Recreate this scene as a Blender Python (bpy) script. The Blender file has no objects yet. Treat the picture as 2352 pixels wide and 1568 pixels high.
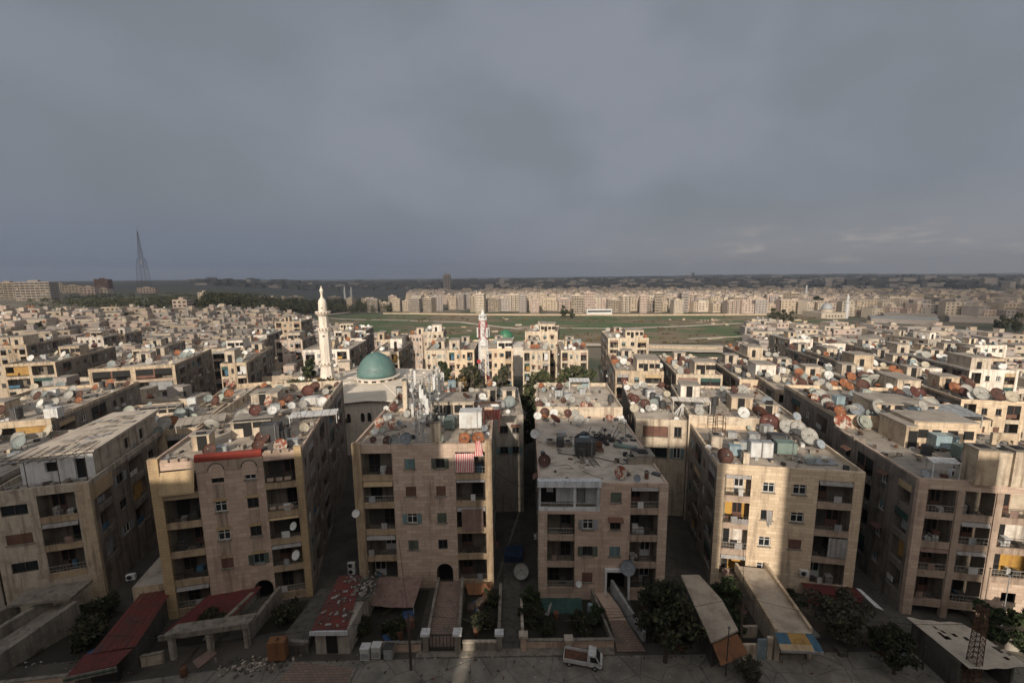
import bpy, math, random
from mathutils import Vector, Matrix
C = bpy.context.scene.collection
S = bpy.context.scene
R = random.Random(7)
rad = math.radians
# ------------------------------------------------------------------ camera model (photo points are written in a 2352 x 1568 frame)
FPX, PITCH, ROLL, CZ = 1000.0, rad(8.53), rad(0.6), 34.0
_f = Vector((0, math.cos(PITCH), -math.sin(PITCH)))
_r0 = Vector((1, 0, 0)); _u0 = _r0.cross(_f)
_r = _r0*math.cos(ROLL) - _u0*math.sin(ROLL)
_u = _u0*math.cos(ROLL) + _r0*math.sin(ROLL)
def ray(x, y): return (_f*FPX + _r*(x-1176) - _u*(y-784)).normalized()
def atz(x, y, z):
    d = ray(x, y); t = (z-CZ)/d.z
    return Vector((0, 0, CZ)) + d*t
def aty(x, y, Y):
    d = ray(x, y); return Vector((0, 0, CZ)) + d*(Y/d.y)
def proj(p):
    v = Vector(p)-Vector((0, 0, CZ)); w = v.dot(_f)
    return 1176+FPX*v.dot(_r)/w, 784-FPX*v.dot(_u)/w
def smooth(a, b, x):
    t = max(0, min(1, (x-a)/(b-a))); return t*t*(3-2*t)
def hgt(x, y):
    r = math.hypot(x, y)
    az = math.degrees(math.atan2(x, y)) if r > 1 else 0
    h = -12.5*smooth(105, 235, r)
    if y > 0:
        rid = smooth(-21, -37, az)
        h += rid*(26*smooth(230, 520, r) + 10.5*smooth(120, 235, r)*(1-smooth(230, 330, r)))
        h += 16*smooth(900, 2600, r)
    return h
def onground(x, y):
    d = ray(x, y); t = 20.0
    for i in range(400):
        p = Vector((0, 0, CZ)) + d*t
        e = p.z-hgt(p.x, p.y)
        if e < 0.02: break
        t += max(0.05, e*1.2)
    return p
# ------------------------------------------------------------------ mesh builder
class MB:
    def __init__(s): s.v = []; s.f = []; s.m = []; s.T = None
    def add(s, p):
        p = Vector(p)
        if s.T is not None: p = s.T @ p
        s.v.append(p); return len(s.v)-1
    def face(s, pts, m=0):
        s.f.append([s.add(p) for p in pts]); s.m.append(m)
    def idx(s, ids, m=0): s.f.append(ids); s.m.append(m)
    def box(s, x0, x1, y0, y1, z0, z1, m=0, top=None):
        i = [s.add(p) for p in ((x0,y0,z0),(x1,y0,z0),(x1,y1,z0),(x0,y1,z0),(x0,y0,z1),(x1,y0,z1),(x1,y1,z1),(x0,y1,z1))]
        for k, q in enumerate(((0,3,2,1),(4,5,6,7),(0,1,5,4),(1,2,6,5),(2,3,7,6),(3,0,4,7))):
            s.f.append([i[a] for a in q]); s.m.append(top if (top is not None and k == 1) else m)
    def prism(s, poly, z0, z1, m=0, top=None):
        n = len(poly)
        za = z0 if hasattr(z0, '__len__') else [z0]*n
        zb = z1 if hasattr(z1, '__len__') else [z1]*n
        a = [s.add((p[0], p[1], za[k])) for k, p in enumerate(poly)]
        b = [s.add((p[0], p[1], zb[k])) for k, p in enumerate(poly)]
        s.idx(a[::-1], m); s.idx(b, m if top is None else top)
        for k in range(n):
            j = (k+1) % n; s.idx([a[k], a[j], b[j], b[k]], m)
    def tube(s, pts, r, m=0, n=6, cap=True):
        pts = [Vector(p) for p in pts]
        rs = r if hasattr(r, '__len__') else [r]*len(pts)
        rings = []
        for k, p in enumerate(pts):
            d = (pts[min(k+1, len(pts)-1)]-pts[max(k-1, 0)])
            d = d.normalized() if d.length > 1e-6 else Vector((0, 0, 1))
            a = d.cross(Vector((0, 0, 1)) if abs(d.z) < .9 else Vector((1, 0, 0))).normalized(); b = d.cross(a)
            rings.append([s.add(p+(a*math.cos(t)+b*math.sin(t))*rs[k]) for t in [2*math.pi*i/n for i in range(n)]])
        for k in range(len(rings)-1):
            for i in range(n):
                j = (i+1) % n; s.idx([rings[k][i], rings[k][j], rings[k+1][j], rings[k+1][i]], m)
        if cap: s.idx(rings[0][::-1], m); s.idx(rings[-1], m)
    def lathe(s, prof, c=(0, 0, 0), n=20, m=0, ms=None):
        rings = []
        for (r, z) in prof:
            rings.append([s.add((c[0]+r*math.cos(2*math.pi*i/n), c[1]+r*math.sin(2*math.pi*i/n), c[2]+z)) for i in range(n)])
        for k in range(len(rings)-1):
            for i in range(n):
                j = (i+1) % n; s.idx([rings[k][i], rings[k][j], rings[k+1][j], rings[k+1][i]], ms[k] if ms else m)
        s.idx(rings[0][::-1], ms[0] if ms else m); s.idx(rings[-1], ms[-1] if ms else m)
    def wall(s, P, U, z0, z1, holes, dep, m=0, mr=None):
        """sheet with rectangular openings; P(u,d,z) gives the point, d = depth behind the face"""
        us = sorted({0.0, U} | {min(max(h[0], 0), U) for h in holes} | {min(max(h[1], 0), U) for h in holes})
        zs = sorted({z0, z1} | {min(max(h[2], z0), z1) for h in holes} | {min(max(h[3], z0), z1) for h in holes})
        for a, b in zip(us, us[1:]):
            run = None
            for c, d in zip(zs, zs[1:]):
                uc, zc = (a+b)/2, (c+d)/2
                if any(h[0] < uc < h[1] and h[2] < zc < h[3] for h in holes):
                    if run: s.face([P(a,0,run[0]),P(b,0,run[0]),P(b,0,run[1]),P(a,0,run[1])], m); run = None
                else:
                    run = (run[0], d) if run else (c, d)
            if run: s.face([P(a,0,run[0]),P(b,0,run[0]),P(b,0,run[1]),P(a,0,run[1])], m)
        for h in holes:
            dd = h[4] if len(h) > 4 else dep
            u0, u1, c, d = h[:4]; k = m if mr is None else mr
            s.face([P(u0,0,c),P(u0,dd,c),P(u0,dd,d),P(u0,0,d)], k); s.face([P(u1,0,c),P(u1,0,d),P(u1,dd,d),P(u1,dd,c)], k)
            s.face([P(u0,0,c),P(u1,0,c),P(u1,dd,c),P(u0,dd,c)], k); s.face([P(u0,0,d),P(u0,dd,d),P(u1,dd,d),P(u1,0,d)], k)
    def mesh(s, name, mats, smooth_=False):
        me = bpy.data.meshes.new(name)
        me.from_pydata([tuple(p) for p in s.v], [], s.f)
        for k in (mats if isinstance(mats, (list, tuple)) else [mats]): me.materials.append(k)
        me.polygons.foreach_set('material_index', s.m)
        if smooth_: me.polygons.foreach_set('use_smooth', [True]*len(s.f))
        me.update(); return me
    def build(s, name, mats, parent=None, smooth_=False):
        return link(name, s.mesh(name, mats, smooth_), parent)
def link(name, data, parent=None, loc=None, rz=None):
    o = bpy.data.objects.new(name, data); C.objects.link(o)
    if parent is not None: o.parent = parent
    if loc is not None: o.location = loc
    if rz is not None: o.rotation_euler = (0, 0, rz)
    return o
def thing(name, label, cat, loc=(0, 0, 0), rz=0.0, group=None, sc=1.0):
    o = link(name, None, None, loc, rz); o.empty_display_size = .5
    o.scale = (sc, sc, sc); tag(o, label, cat, group); return o
USED = {}
def tag(o, label, cat, group=None, kind=None):
    o['label'] = label; o['category'] = cat
    if group: o['group'] = group
    if kind: o['kind'] = kind
    return o
def struct(o): o['kind'] = 'structure'; return o
def dup(root, loc, rz=None, sc=None, label=None, group=None):
    r = root.copy(); C.objects.link(r); r.location = loc
    if rz is not None: r.rotation_euler = (0, 0, rz)
    if sc is not None: r.scale = (sc, sc, sc)
    if label: r['label'] = label
    if group: r['group'] = group
    for ch in list(root.children):
        c = ch.copy(); C.objects.link(c); c.parent = r
        for g in ch.children:
            d = g.copy(); C.objects.link(d); d.parent = c
    return r
# ------------------------------------------------------------------ materials
def nmat(name, rough=.85, metal=0.0, spec=None):
    m = bpy.data.materials.new(name); m.use_nodes = True
    nt = m.node_tree; b = nt.nodes['Principled BSDF']
    b.inputs['Roughness'].default_value = rough; b.inputs['Metallic'].default_value = metal
    if spec is not None: b.inputs['Specular IOR Level'].default_value = spec
    return m, nt, b
def N(nt, t, **kw):
    n = nt.nodes.new(t)
    for k, v in kw.items(): setattr(n, k, v)
    return n
def L(nt, a, b): nt.links.new(a, b)
def setin(n, **kw):
    for k, v in kw.items(): n.inputs[k].default_value = v
    return n
def c4(c): return (c[0], c[1], c[2], 1)
def mixc(nt, fac, a, b, mode='MIX'):
    n = N(nt, 'ShaderNodeMix', data_type='RGBA', blend_type=mode)
    for sock, v in ((n.inputs[0], fac), (n.inputs[6], a), (n.inputs[7], b)):
        if hasattr(v, 'is_output'): L(nt, v, sock)
        elif isinstance(v, (int, float)): sock.default_value = v
        else: sock.default_value = c4(v)
    return n.outputs[2]
def ramp(nt, src, lo, hi):
    n = N(nt, 'ShaderNodeMapRange'); setin(n, **{'From Min': lo, 'From Max': hi}); n.interpolation_type = 'SMOOTHSTEP'
    L(nt, src, n.inputs[0]); return n.outputs[0]
def noise(nt, vec, scale, detail=4, rough=.6):
    n = setin(N(nt, 'ShaderNodeTexNoise'), Scale=scale, Detail=detail, Roughness=rough)
    L(nt, vec, n.inputs['Vector']); return n.outputs['Fac']
def mul(nt, vec, s):
    n = N(nt, 'ShaderNodeVectorMath', operation='MULTIPLY'); L(nt, vec, n.inputs[0]); n.inputs[1].default_value = s; return n.outputs[0]
def pos(nt): return N(nt, 'ShaderNodeNewGeometry').outputs['Position']
def objc(nt): return N(nt, 'ShaderNodeTexCoord').outputs['Object']
def grime(name, col, rough=.85, dirt=None, amt=.6, scale=.9, metal=0.0, streak=True, spec=None, fine=6.0):
    """plain painted or rendered surface with blotches, streaks and fine grain"""
    m, nt, b = nmat(name, rough, metal, spec); p = pos(nt)
    d = dirt or [c*.5 for c in col]
    c = mixc(nt, ramp(nt, noise(nt, p, scale, 5, .65), .42, .72), col, d)
    n = nt.nodes[-1]
    c = mixc(nt, amt, col, c)
    if streak:
        c = mixc(nt, ramp(nt, noise(nt, mul(nt, p, (1.6, 1.6, .12)), 1.3, 4, .6), .46, .72), c, d)
        nt.nodes[-1]
    g = noise(nt, p, fine, 3, .7)
    c = mixc(nt, ramp(nt, g, .3, .75), mixc(nt, 1.0, c, (.8, .8, .8), 'MULTIPLY'), c)
    L(nt, c, b.inputs['Base Color']); return m
def stone(name, c1, c2, mortar, bw=1.05, bh=.385, dirt=(.17, .125, .095), rough=.9):
    """coursed stone cladding, local x+y along the wall and z up"""
    m, nt, b = nmat(name, rough); o = objc(nt); p = pos(nt)
    sx = N(nt, 'ShaderNodeSeparateXYZ'); L(nt, o, sx.inputs[0])
    ad = N(nt, 'ShaderNodeMath', operation='ADD'); L(nt, sx.outputs[0], ad.inputs[0]); L(nt, sx.outputs[1], ad.inputs[1])
    cb = N(nt, 'ShaderNodeCombineXYZ'); L(nt, ad.outputs[0], cb.inputs[0]); L(nt, sx.outputs[2], cb.inputs[1])
    br = setin(N(nt, 'ShaderNodeTexBrick'), Scale=1.0, **{'Mortar Size': .016, 'Mortar Smooth': .4, 'Bias': 0.0, 'Brick Width': bw, 'Row Height': bh})
    br.inputs['Color1'].default_value = c4(c1); br.inputs['Color2'].default_value = c4(c2); br.inputs['Mortar'].default_value = c4(mortar)
    L(nt, cb.outputs[0], br.inputs['Vector']); c = br.outputs['Color']
    c = mixc(nt, ramp(nt, noise(nt, mul(nt, p, (1, 1, 2.2)), 1.1, 4, .7), .45, .75), c, c2)
    f = N(nt, 'ShaderNodeMath', operation='MULTIPLY'); f.inputs[1].default_value = .8
    L(nt, ramp(nt, noise(nt, mul(nt, p, (1.3, 1.3, .16)), .9, 5, .65), .5, .76), f.inputs[0])
    c = mixc(nt, f.outputs[0], c, dirt)
    L(nt, c, b.inputs['Base Color'])
    bp = setin(N(nt, 'ShaderNodeBump'), Strength=.35, Distance=.03); L(nt, br.outputs['Fac'], bp.inputs['Height']); bp.invert = True
    L(nt, bp.outputs[0], b.inputs['Normal']); return m
def plain(name, col, rough=.8, metal=0.0, spec=None):
    m, nt, b = nmat(name, rough, metal, spec); b.inputs['Base Color'].default_value = c4(col); return m
def rust(name, c1, c2, lo=.45, hi=.55, rough=.75, scale=1.6, vert=1.0):
    m, nt, b = nmat(name, rough); o = objc(nt)
    i = N(nt, 'ShaderNodeObjectInfo').outputs['Random']
    w = N(nt, 'ShaderNodeVectorMath', operation='ADD'); L(nt, mul(nt, o, (1, 1, vert)), w.inputs[0])
    q = N(nt, 'ShaderNodeMath', operation='MULTIPLY'); L(nt, i, q.inputs[0]); q.inputs[1].default_value = 37.0
    L(nt, q.outputs[0], w.inputs[1])
    c = mixc(nt, ramp(nt, noise(nt, w.outputs[0], scale, 5, .65), lo, hi), c1, c2)
    c = mixc(nt, ramp(nt, noise(nt, w.outputs[0], 9, 3, .6), .35, .7), mixc(nt, 1.0, c, (.7, .7, .7), 'MULTIPLY'), c)
    L(nt, c, b.inputs['Base Color']); return m
def stripes(name, ca, cb_, n, axis=0, soft=.06):
    m, nt, b = nmat(name, .85); o = objc(nt); sx = N(nt, 'ShaderNodeSeparateXYZ'); L(nt, o, sx.inputs[0])
    a = N(nt, 'ShaderNodeMath', operation='MULTIPLY'); L(nt, sx.outputs[axis], a.inputs[0]); a.inputs[1].default_value = n
    fr = N(nt, 'ShaderNodeMath', operation='FRACT'); L(nt, a.outputs[0], fr.inputs[0])
    c = mixc(nt, ramp(nt, fr.outputs[0], .5-soft, .5+soft), ca, cb_)
    c = mixc(nt, ramp(nt, noise(nt, o, 2.5, 3), .4, .8), c, mixc(nt, 1.0, c, (.72, .68, .66), 'MULTIPLY'))
    L(nt, c, b.inputs['Base Color']); return m
M = {}
M['stone_pink'] = stone('stone_pink', (.56, .435, .345), (.42, .31, .24), (.27, .2, .16))
M['stone_buff'] = stone('stone_buff', (.44, .34, .24), (.36, .275, .20), (.22, .17, .13))
M['stone_cream'] = stone('stone_cream', (.66, .53, .385), (.50, .385, .27), (.34, .26, .19))
M['stone_rose'] = stone('stone_rose', (.54, .405, .32), (.41, .30, .235), (.27, .2, .16), 1.3, .46)
M['stone_tan'] = stone('stone_tan', (.46, .335, .195), (.38, .27, .15), (.22, .15, .09), .8, .3)
M['render_pale'] = grime('render_pale', (.52, .445, .36), dirt=(.22, .175, .135))
M['render_cream'] = grime('render_cream', (.60, .505, .39), dirt=(.27, .21, .155))
M['render_sand'] = grime('render_sand', (.53, .42, .30), dirt=(.22, .165, .115))
M['render_grey'] = grime('render_grey', (.40, .36, .31), dirt=(.20, .17, .14))
M['render_white'] = grime('render_white', (.76, .70, .63), dirt=(.40, .33, .27))
M['render_rose'] = grime('render_rose', (.58, .47, .39), dirt=(.27, .2, .16))
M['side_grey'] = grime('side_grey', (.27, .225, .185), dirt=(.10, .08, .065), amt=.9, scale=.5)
M['roof'] = grime('roof_screed', (.46, .39, .315), dirt=(.26, .21, .165), amt=.95, scale=.6, streak=False)
M['roof_pale'] = grime('roof_screed_pale', (.55, .475, .395), dirt=(.34, .28, .225), amt=.95, scale=.6, streak=False)
M['roof_grey'] = grime('roof_screed_grey', (.36, .315, .265), dirt=(.2, .17, .14), amt=.95, scale=.6, streak=False)
M['concrete'] = grime('concrete', (.26, .23, .19), dirt=(.11, .095, .08))
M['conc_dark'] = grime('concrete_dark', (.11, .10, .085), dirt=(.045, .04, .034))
M['band'] = grime('band_tan', (.43, .325, .215), dirt=(.23, .16, .1))
M['band_rose'] = grime('band_rose', (.42, .32, .25), dirt=(.22, .16, .12))
M['recess'] = grime('recess_wall_shaded', (.22, .185, .145), dirt=(.10, .08, .062))  # tone lowered for the shade inside balconies; sunlit bays use paler backs
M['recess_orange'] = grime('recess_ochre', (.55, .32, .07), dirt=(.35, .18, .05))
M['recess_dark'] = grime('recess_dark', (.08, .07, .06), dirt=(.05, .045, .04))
M['white'] = grime('white_paint', (.68, .68, .68), dirt=(.42, .42, .43), amt=.5)
M['white_blue'] = grime('white_blue_paint', (.62, .64, .67), dirt=(.38, .39, .41), amt=.5)
M['dark'] = plain('dark_interior', (.012, .011, .011), .9)
M['glass'] = plain('window_glass', (.018, .021, .024), .12, 0, .6)
M['frame_white'] = plain('frame_white', (.55, .54, .52), .5)
M['frame_dark'] = plain('frame_dark', (.05, .042, .036), .6)
M['frame_blue'] = plain('frame_blue', (.12, .2, .24), .6)
M['shut_teal'] = grime('shutter_teal', (.16, .25, .26), dirt=(.09, .13, .14))
M['shut_brown'] = grime('shutter_brown', (.17, .085, .06), dirt=(.09, .045, .035))
M['shut_grey'] = grime('shutter_grey', (.32, .33, .34), dirt=(.16, .16, .165))
M['shut_green'] = grime('shutter_green', (.11, .13, .10), dirt=(.06, .07, .055))
M['rail'] = plain('railing_metal', (.055, .05, .045), .55, .3)
M['rail_pale'] = plain('railing_pale', (.30, .29, .27), .55, .3)
M['metal'] = grime('galvanised', (.42, .44, .45), rough=.5, dirt=(.22, .2, .18), metal=.3)
M['metal_white'] = grime('metal_white', (.62, .63, .63), rough=.5, dirt=(.4, .36, .32))
M['metal_dark'] = grime('metal_dark', (.06, .06, .062), rough=.6, dirt=(.03, .028, .026))
M['tank_blue'] = grime('tank_blue', (.27, .36, .40), rough=.55, dirt=(.16, .2, .22))
M['tank_green'] = grime('tank_green', (.18, .24, .21), rough=.6, dirt=(.09, .115, .1))
M['rusty'] = rust('rusty_metal', (.09, .045, .03), (.16, .07, .035))
M['red_roof'] = rust('red_roof', (.18, .042, .033), (.105, .05, .042), .42, .66, .85, 1.1)
M['red_trim'] = grime('red_trim', (.25, .035, .022), dirt=(.15, .03, .02), streak=False)
M['red_cloth'] = grime('red_cloth', (.125, .024, .021), dirt=(.07, .018, .016))
M['pink_cloth'] = grime('pink_cloth', (.27, .18, .15), dirt=(.17, .105, .09))
M['tan_cloth'] = grime('tan_cloth', (.50, .37, .22), dirt=(.36, .26, .15), amt=.4)
M['green_cloth'] = grime('green_cloth', (.035, .085, .075), dirt=(.02, .05, .045))
M['orange_paint'] = grime('orange_paint', (.24, .105, .045), dirt=(.13, .06, .03))
M['lilac_cloth'] = stripes('lilac_cloth', (.36, .34, .37), (.24, .2, .3), .9)
M['rw_cloth'] = stripes('red_white_cloth', (.72, .68, .65), (.55, .04, .05), 5.2)
M['grey_cloth'] = grime('grey_cloth', (.36, .34, .33), dirt=(.2, .19, .18))
M['tarp'] = grime('pale_tarp', (.52, .46, .38), dirt=(.33, .28, .22), amt=.7, streak=False)
M['black'] = plain('black_matter', (.015, .014, .014), .8)
M['soil'] = grime('garden_soil_shaded', (.028, .025, .017), dirt=(.013, .016, .008), streak=False)  # soil taken near black to stand in for the garden shade
M['wood'] = grime('weathered_wood', (.09, .065, .05), dirt=(.045, .032, .025))
M['ochre'] = grime('ochre_paint', (.42, .25, .075), dirt=(.27, .15, .05))
M['sky_blue_cloth'] = grime('blue_cloth', (.06, .15, .23), dirt=(.04, .085, .13))
M['blue_tarp'] = grime('blue_tarp', (.05, .12, .28), dirt=(.03, .06, .14))
M['dark_tarp'] = grime('dark_blue_tarp', (.025, .05, .11), dirt=(.015, .025, .05))
M['dome'] = rust('dome_green', (.085, .175, .162), (.13, .215, .2), .35, .65, .55, .45)
M['dome2'] = rust('dome_bright_green', (.035, .16, .085), (.05, .2, .1), .4, .6, .5, 1.1)
M['dome3'] = rust('dome_grey', (.33, .35, .37), (.4, .42, .43), .4, .6, .5, 1.1)
M['mosque'] = grime('mosque_stone', (.72, .65, .57), dirt=(.55, .48, .40), amt=.6, scale=.25, fine=2.0)
M['mosque_roof'] = grime('mosque_roof', (.70, .62, .52), dirt=(.55, .47, .38), amt=.7, scale=.2, streak=False)
M['leaf_a'] = rust('leaf_dark', (.015, .021, .008), (.032, .04, .015), .4, .6, .9, .9)
M['leaf_b'] = rust('leaf_olive', (.06, .062, .026), (.085, .08, .036), .4, .6, .9, .9)
M['leaf_c'] = rust('leaf_green', (.035, .055, .017), (.055, .08, .024), .4, .6, .9, .9)
M['leaf_d'] = rust('leaf_rusty', (.13, .085, .025), (.17, .1, .035), .4, .6, .9, .9)
M['hill_dark'] = plain('hill_dark', (.075, .075, .074), .95)
M['bark'] = plain('bark', (.07, .055, .042), .95)
M['bush_grey'] = rust('leaf_dusty', (.075, .07, .05), (.13, .105, .085), .4, .6, .9, 1.2)
# ------------------------------------------------------------------ buildings
BL = []; CACHE = {}
class Bld: pass
def cached(key, fn):
    if key not in CACHE: CACHE[key] = fn()
    return CACHE[key]
def window_meshes(w, h, st):
    """frame, pane, sill (and shutters) with the origin at the lower outer corner, outside is -y"""
    fm = {'w': 'frame_white', 'd': 'frame_dark', 'b': 'frame_blue'}[st[0]]
    def fr():
        b = MB(); t = .07
        for a in ((0, t, 0, h), (w-t, w, 0, h), (t, w-t, 0, t), (t, w-t, h-t, h)): b.box(a[0], a[1], .09, .15, a[2], a[3])
        b.box(w/2-t*.5, w/2+t*.5, .085, .15, t, h-t)
        if h < 1.35 and st[0] == 'w': b.box(t, w-t, .1, .145, h*.68, h*.68+.05)
        return b.mesh('window_frame', M[fm])
    def pn():
        b = MB(); b.face([(0, .16, 0), (w, .16, 0), (w, .16, h), (0, .16, h)]); return b.mesh('pane', M['glass'])
    def sl():
        b = MB(); b.box(-.12, w+.12, -.09, .08, -.12, -.003); return b.mesh('sill', M['concrete'])
    return cached(('f', w, h, st[0]), fr), cached(('p', w, h), pn), cached(('s', w), sl)
def put_window(root, w, h, st, loc, rz, detail=True):
    w, h = round(w, 2), round(h, 2)
    f, p, s = window_meshes(w, h, st)
    if not detail:
        vr = int(abs(loc[0]*7.3+loc[1]*3.1+loc[2]*5.7)) % 7
        def one():
            b = MB()
            b.face([(0, .16, 0), (w, .16, 0), (w, .16, h), (0, .16, h)], 1)
            for a in ((0, .1, 0, h), (w-.1, w, 0, h), (.1, w-.1, 0, .08), (w/2-.06, w/2+.06, .08, h)): b.box(a[0], a[1], .08, .15, a[2], a[3], 0)
            if vr == 1: b.box(.1, w-.1, .04, .075, h*.45, h, 3)
            if vr == 2: b.box(-w*.4, -.02, -.06, -.02, 0, h, 3); b.box(w+.02, w*1.4, -.06, -.02, 0, h, 3)
            if vr == 3: b.box(.05, w-.05, .04, .075, .05, h-.05, 4)
            if vr == 4: b.box(w*.2, w*.8, -.35, .0, -.55, -.12, 5)
            if vr == 5: b.prism([(-.2, -.55), (w+.2, -.55), (w+.2, 0), (-.2, 0)], [h-.1, h-.1, h+.15, h+.15], [h-.05, h-.05, h+.2, h+.2], 4)
            b.box(-.1, w+.1, -.08, .07, -.1, -.004, 2)
            return b.mesh('window', [f.materials[0], M['glass'], M['concrete'], M['shut_grey' if w > 1.2 else 'shut_teal'], M['shut_brown'], M['metal_white']])
        return link('window', cached(('w1', w, h, st[0], vr), one), root, loc, rz)
    o = link('window', f, root, loc, rz); link('pane', p, o)
    if len(st) > 1 and 'n' in st[1:]: pass
    else: link('sill', s, o)
    for ch in st[1:]:
        if ch in 'TBGK':        # open shutters either side
            mt = {'T': 'shut_teal', 'B': 'shut_brown', 'G': 'shut_grey', 'K': 'shut_green'}[ch]
            def sh(x0=0, x1=0):
                b = MB(); b.box(x0, x1, -.06, -.02, 0, h)
                for k in range(6): b.box(x0+.04, x1-.04, -.075, -.06, .06+k*(h-.1)/6, .12+k*(h-.1)/6)
                return b.mesh('shutter', M[mt])
            link('shutter', cached(('sh', w, h, ch, 0), lambda: sh(-w*.42, -.02)), o)
            link('shutter', cached(('sh', w, h, ch, 1), lambda: sh(w+.02, w*1.42)), o)
        if ch in 'tbgk':        # shutters closed over the opening
            mt = {'t': 'shut_teal', 'b': 'shut_brown', 'g': 'shut_grey', 'k': 'shut_green'}[ch]
            def cl():
                b = MB(); b.box(.03, w/2-.01, .03, .07, .03, h-.03); b.box(w/2+.01, w-.03, .03, .07, .03, h-.03)
                for k in range(7): b.box(.08, w-.08, .015, .03, .1+k*(h-.2)/7, .16+k*(h-.2)/7)
                return b.mesh('shutter', M[mt])
            link('shutter', cached(('cl', w, h, ch), cl), o)
        if ch == 'r':           # projecting hood
            def hd():
                b = MB(); b.prism([(-.2, -.5), (w+.2, -.5), (w+.2, .0), (-.2, .0)], [h-.05, h-.05, h+.22, h+.22], [h, h, h+.28, h+.28]); return b.mesh('hood', M['shut_brown'])
            link('hood', cached(('hd', w, h), hd), o)
        if ch == 'c':           # torn curtain hanging out
            def cu():
                b = MB()
                for k in range(5):
                    x0 = w*.5+k*w*.09; b.face([(x0, .05-.05*(k % 2), h*.95), (x0+w*.09, .05-.05*((k+1) % 2), h*.95), (x0+w*.08, -.12-.05*((k+1) % 2), -h*(.2+.35*(k % 3))), (x0+.01, -.12-.05*(k % 2), -h*(.3+.3*(k % 2)))])
                return b.mesh('curtain', M['grey_cloth'])
            link('curtain', cached(('cu', w, h), cu), o)
    return o
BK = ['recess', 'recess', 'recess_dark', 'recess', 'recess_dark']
def put_balcony(root, w, h, loc, rz, bandm, back, st='', detail=True, seed=0, dep=1.5):
    """recessed balcony: back wall, solid band, railing, door, odds and ends; origin at floor level on the outer face"""
    rr = random.Random(seed); w, h = round(w, 2), round(h, 2)
    def bal():
        b = MB()
        b.face([(0, dep-.004, 0), (w, dep-.004, 0), (w, dep-.004, h), (0, dep-.004, h)], 1)
        b.box(.002, w-.002, -.05, .10, -.34, .26, 0)
        b.box(-.02, w+.02, -.08, .13, .26, .32, 0)
        if not detail:
            x0 = w*(.15 if seed % 2 else .5); b.box(x0, x0+w*.3, dep-.06, dep-.02, .0, 2.1, 2)
            b.box(w*.12 if seed % 2 == 0 else w*.62, w*.32 if seed % 2 == 0 else w*.86, dep-.05, dep-.02, .9, 2.0, 2)
            if seed % 3 == 0: b.box(.05, w-.05, .0, .04, h-.75, h-.02, 3)
            if seed % 3 == 1: b.box(.05, w*.5, .02, .05, .56, 1.2, 4)
            if seed % 4 == 2: b.box(w*.3, w*.95, .4, .44, .5, h-.05, 4)
            if seed % 5 == 1: b.box(.03, w-.03, .03, .06, 1.25, h-.03, 2); b.box(w*.48, w*.52, .0, .03, .56, h-.03, 4)
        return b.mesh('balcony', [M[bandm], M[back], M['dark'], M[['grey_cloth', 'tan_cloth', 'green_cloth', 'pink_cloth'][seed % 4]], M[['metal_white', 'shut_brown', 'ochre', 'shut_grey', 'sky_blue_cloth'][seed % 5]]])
    o = link('balcony', cached(('ba', w, h, bandm, back, detail, seed % 60 if not detail else 0, dep), bal), root, loc, rz)
    if not detail: return o
    def rail():
        b = MB()
        b.box(.0, w, .01, .05, 1.0, 1.05)
        b.box(.0, w, .015, .045, .6, .63)
        n = int(w/.28)
        for k in range(n+1):
            x = w*k/n; b.box(max(0, x-.012), min(w, x+.012), .02, .04, .32, 1.0)
        return b.mesh('railing', M['rail' if seed % 3 else 'rail_pale'])
    link('railing', cached(('ra', w, seed % 3 == 0), rail), o)
    side = rr.random() < .5 if 'L' not in st and 'R' not in st else 'L' in st
    dk = 'o' if 'o' in st else rr.choice('owbdd')
    def door():
        b = MB(); x0 = w*.10 if side else w*.52; x1 = x0+min(1.35, w*.38); y = dep
        if dk == 'o': b.box(x0, x1, y-.035, y-.01, .02, 2.15, 0)
        else:
            b.box(x0, x1, y-.05, y-.01, .02, 2.15, 0)
            k = {'w': 1, 'b': 2, 'd': 3}[dk]
            for a in (x0, (x0+x1)/2-.03, x1-.07): b.box(a, a+.07, y-.085, y-.05, .02, 2.15, k)
            for z in (.02, .75, 2.08): b.box(x0+.07, x1-.07, y-.08, y-.05, z, z+.07, k)
            if dk != 'd': b.box(x0+.08, x1-.08, y-.07, y-.05, .1, .75, k)
        return b.mesh('door', [M['dark'], M['frame_white'], M['shut_brown'], M['frame_dark']])
    link('door', cached(('do', w, side, dk, dep), door), o)
    x = rr.random()
    if 'A' in st or (x < .28 and 'x' not in st):          # rolled or half lowered shade
        dz = rr.uniform(.25, .6); mt = rr.choice(['grey_cloth', 'tan_cloth', 'pink_cloth', 'grey_cloth'])
        b = MB(); b.face([(.06, .02, h-.05), (w-.06, .02, h-.05), (w-.06, -.12, h-dz), (.06, -.12, h-dz)]); b.build('shade', M[mt], o).location = (0, 0, 0)
    if x > .45 and 'x' not in st:
        b = MB()
        for k in range(rr.randint(2, 5)):
            a = rr.uniform(.1, w-.8); q = rr.uniform(.25, .7); b.box(a, a+q, rr.uniform(.5, .9), 1.2, .01, rr.uniform(.3, 1.0), k % 3)
        b.build('clutter', [M[rr.choice(['metal_white', 'recess_dark', 'wood'])], M['recess_dark'], M[rr.choice(['shut_brown', 'grey_cloth', 'sky_blue_cloth'])]], o)
    if x < .5 and 'x' not in st:                           # washing on the rail
        b = MB()
        a = rr.uniform(.1, w-.9); b.box(a, a+rr.uniform(.4, .8), -.085, -.06, .35, 1.07, 0)
        b.build('laundry', M[rr.choice(['grey_cloth', 'metal_white', 'pink_cloth', 'shut_grey'])], o)
    return o
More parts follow.
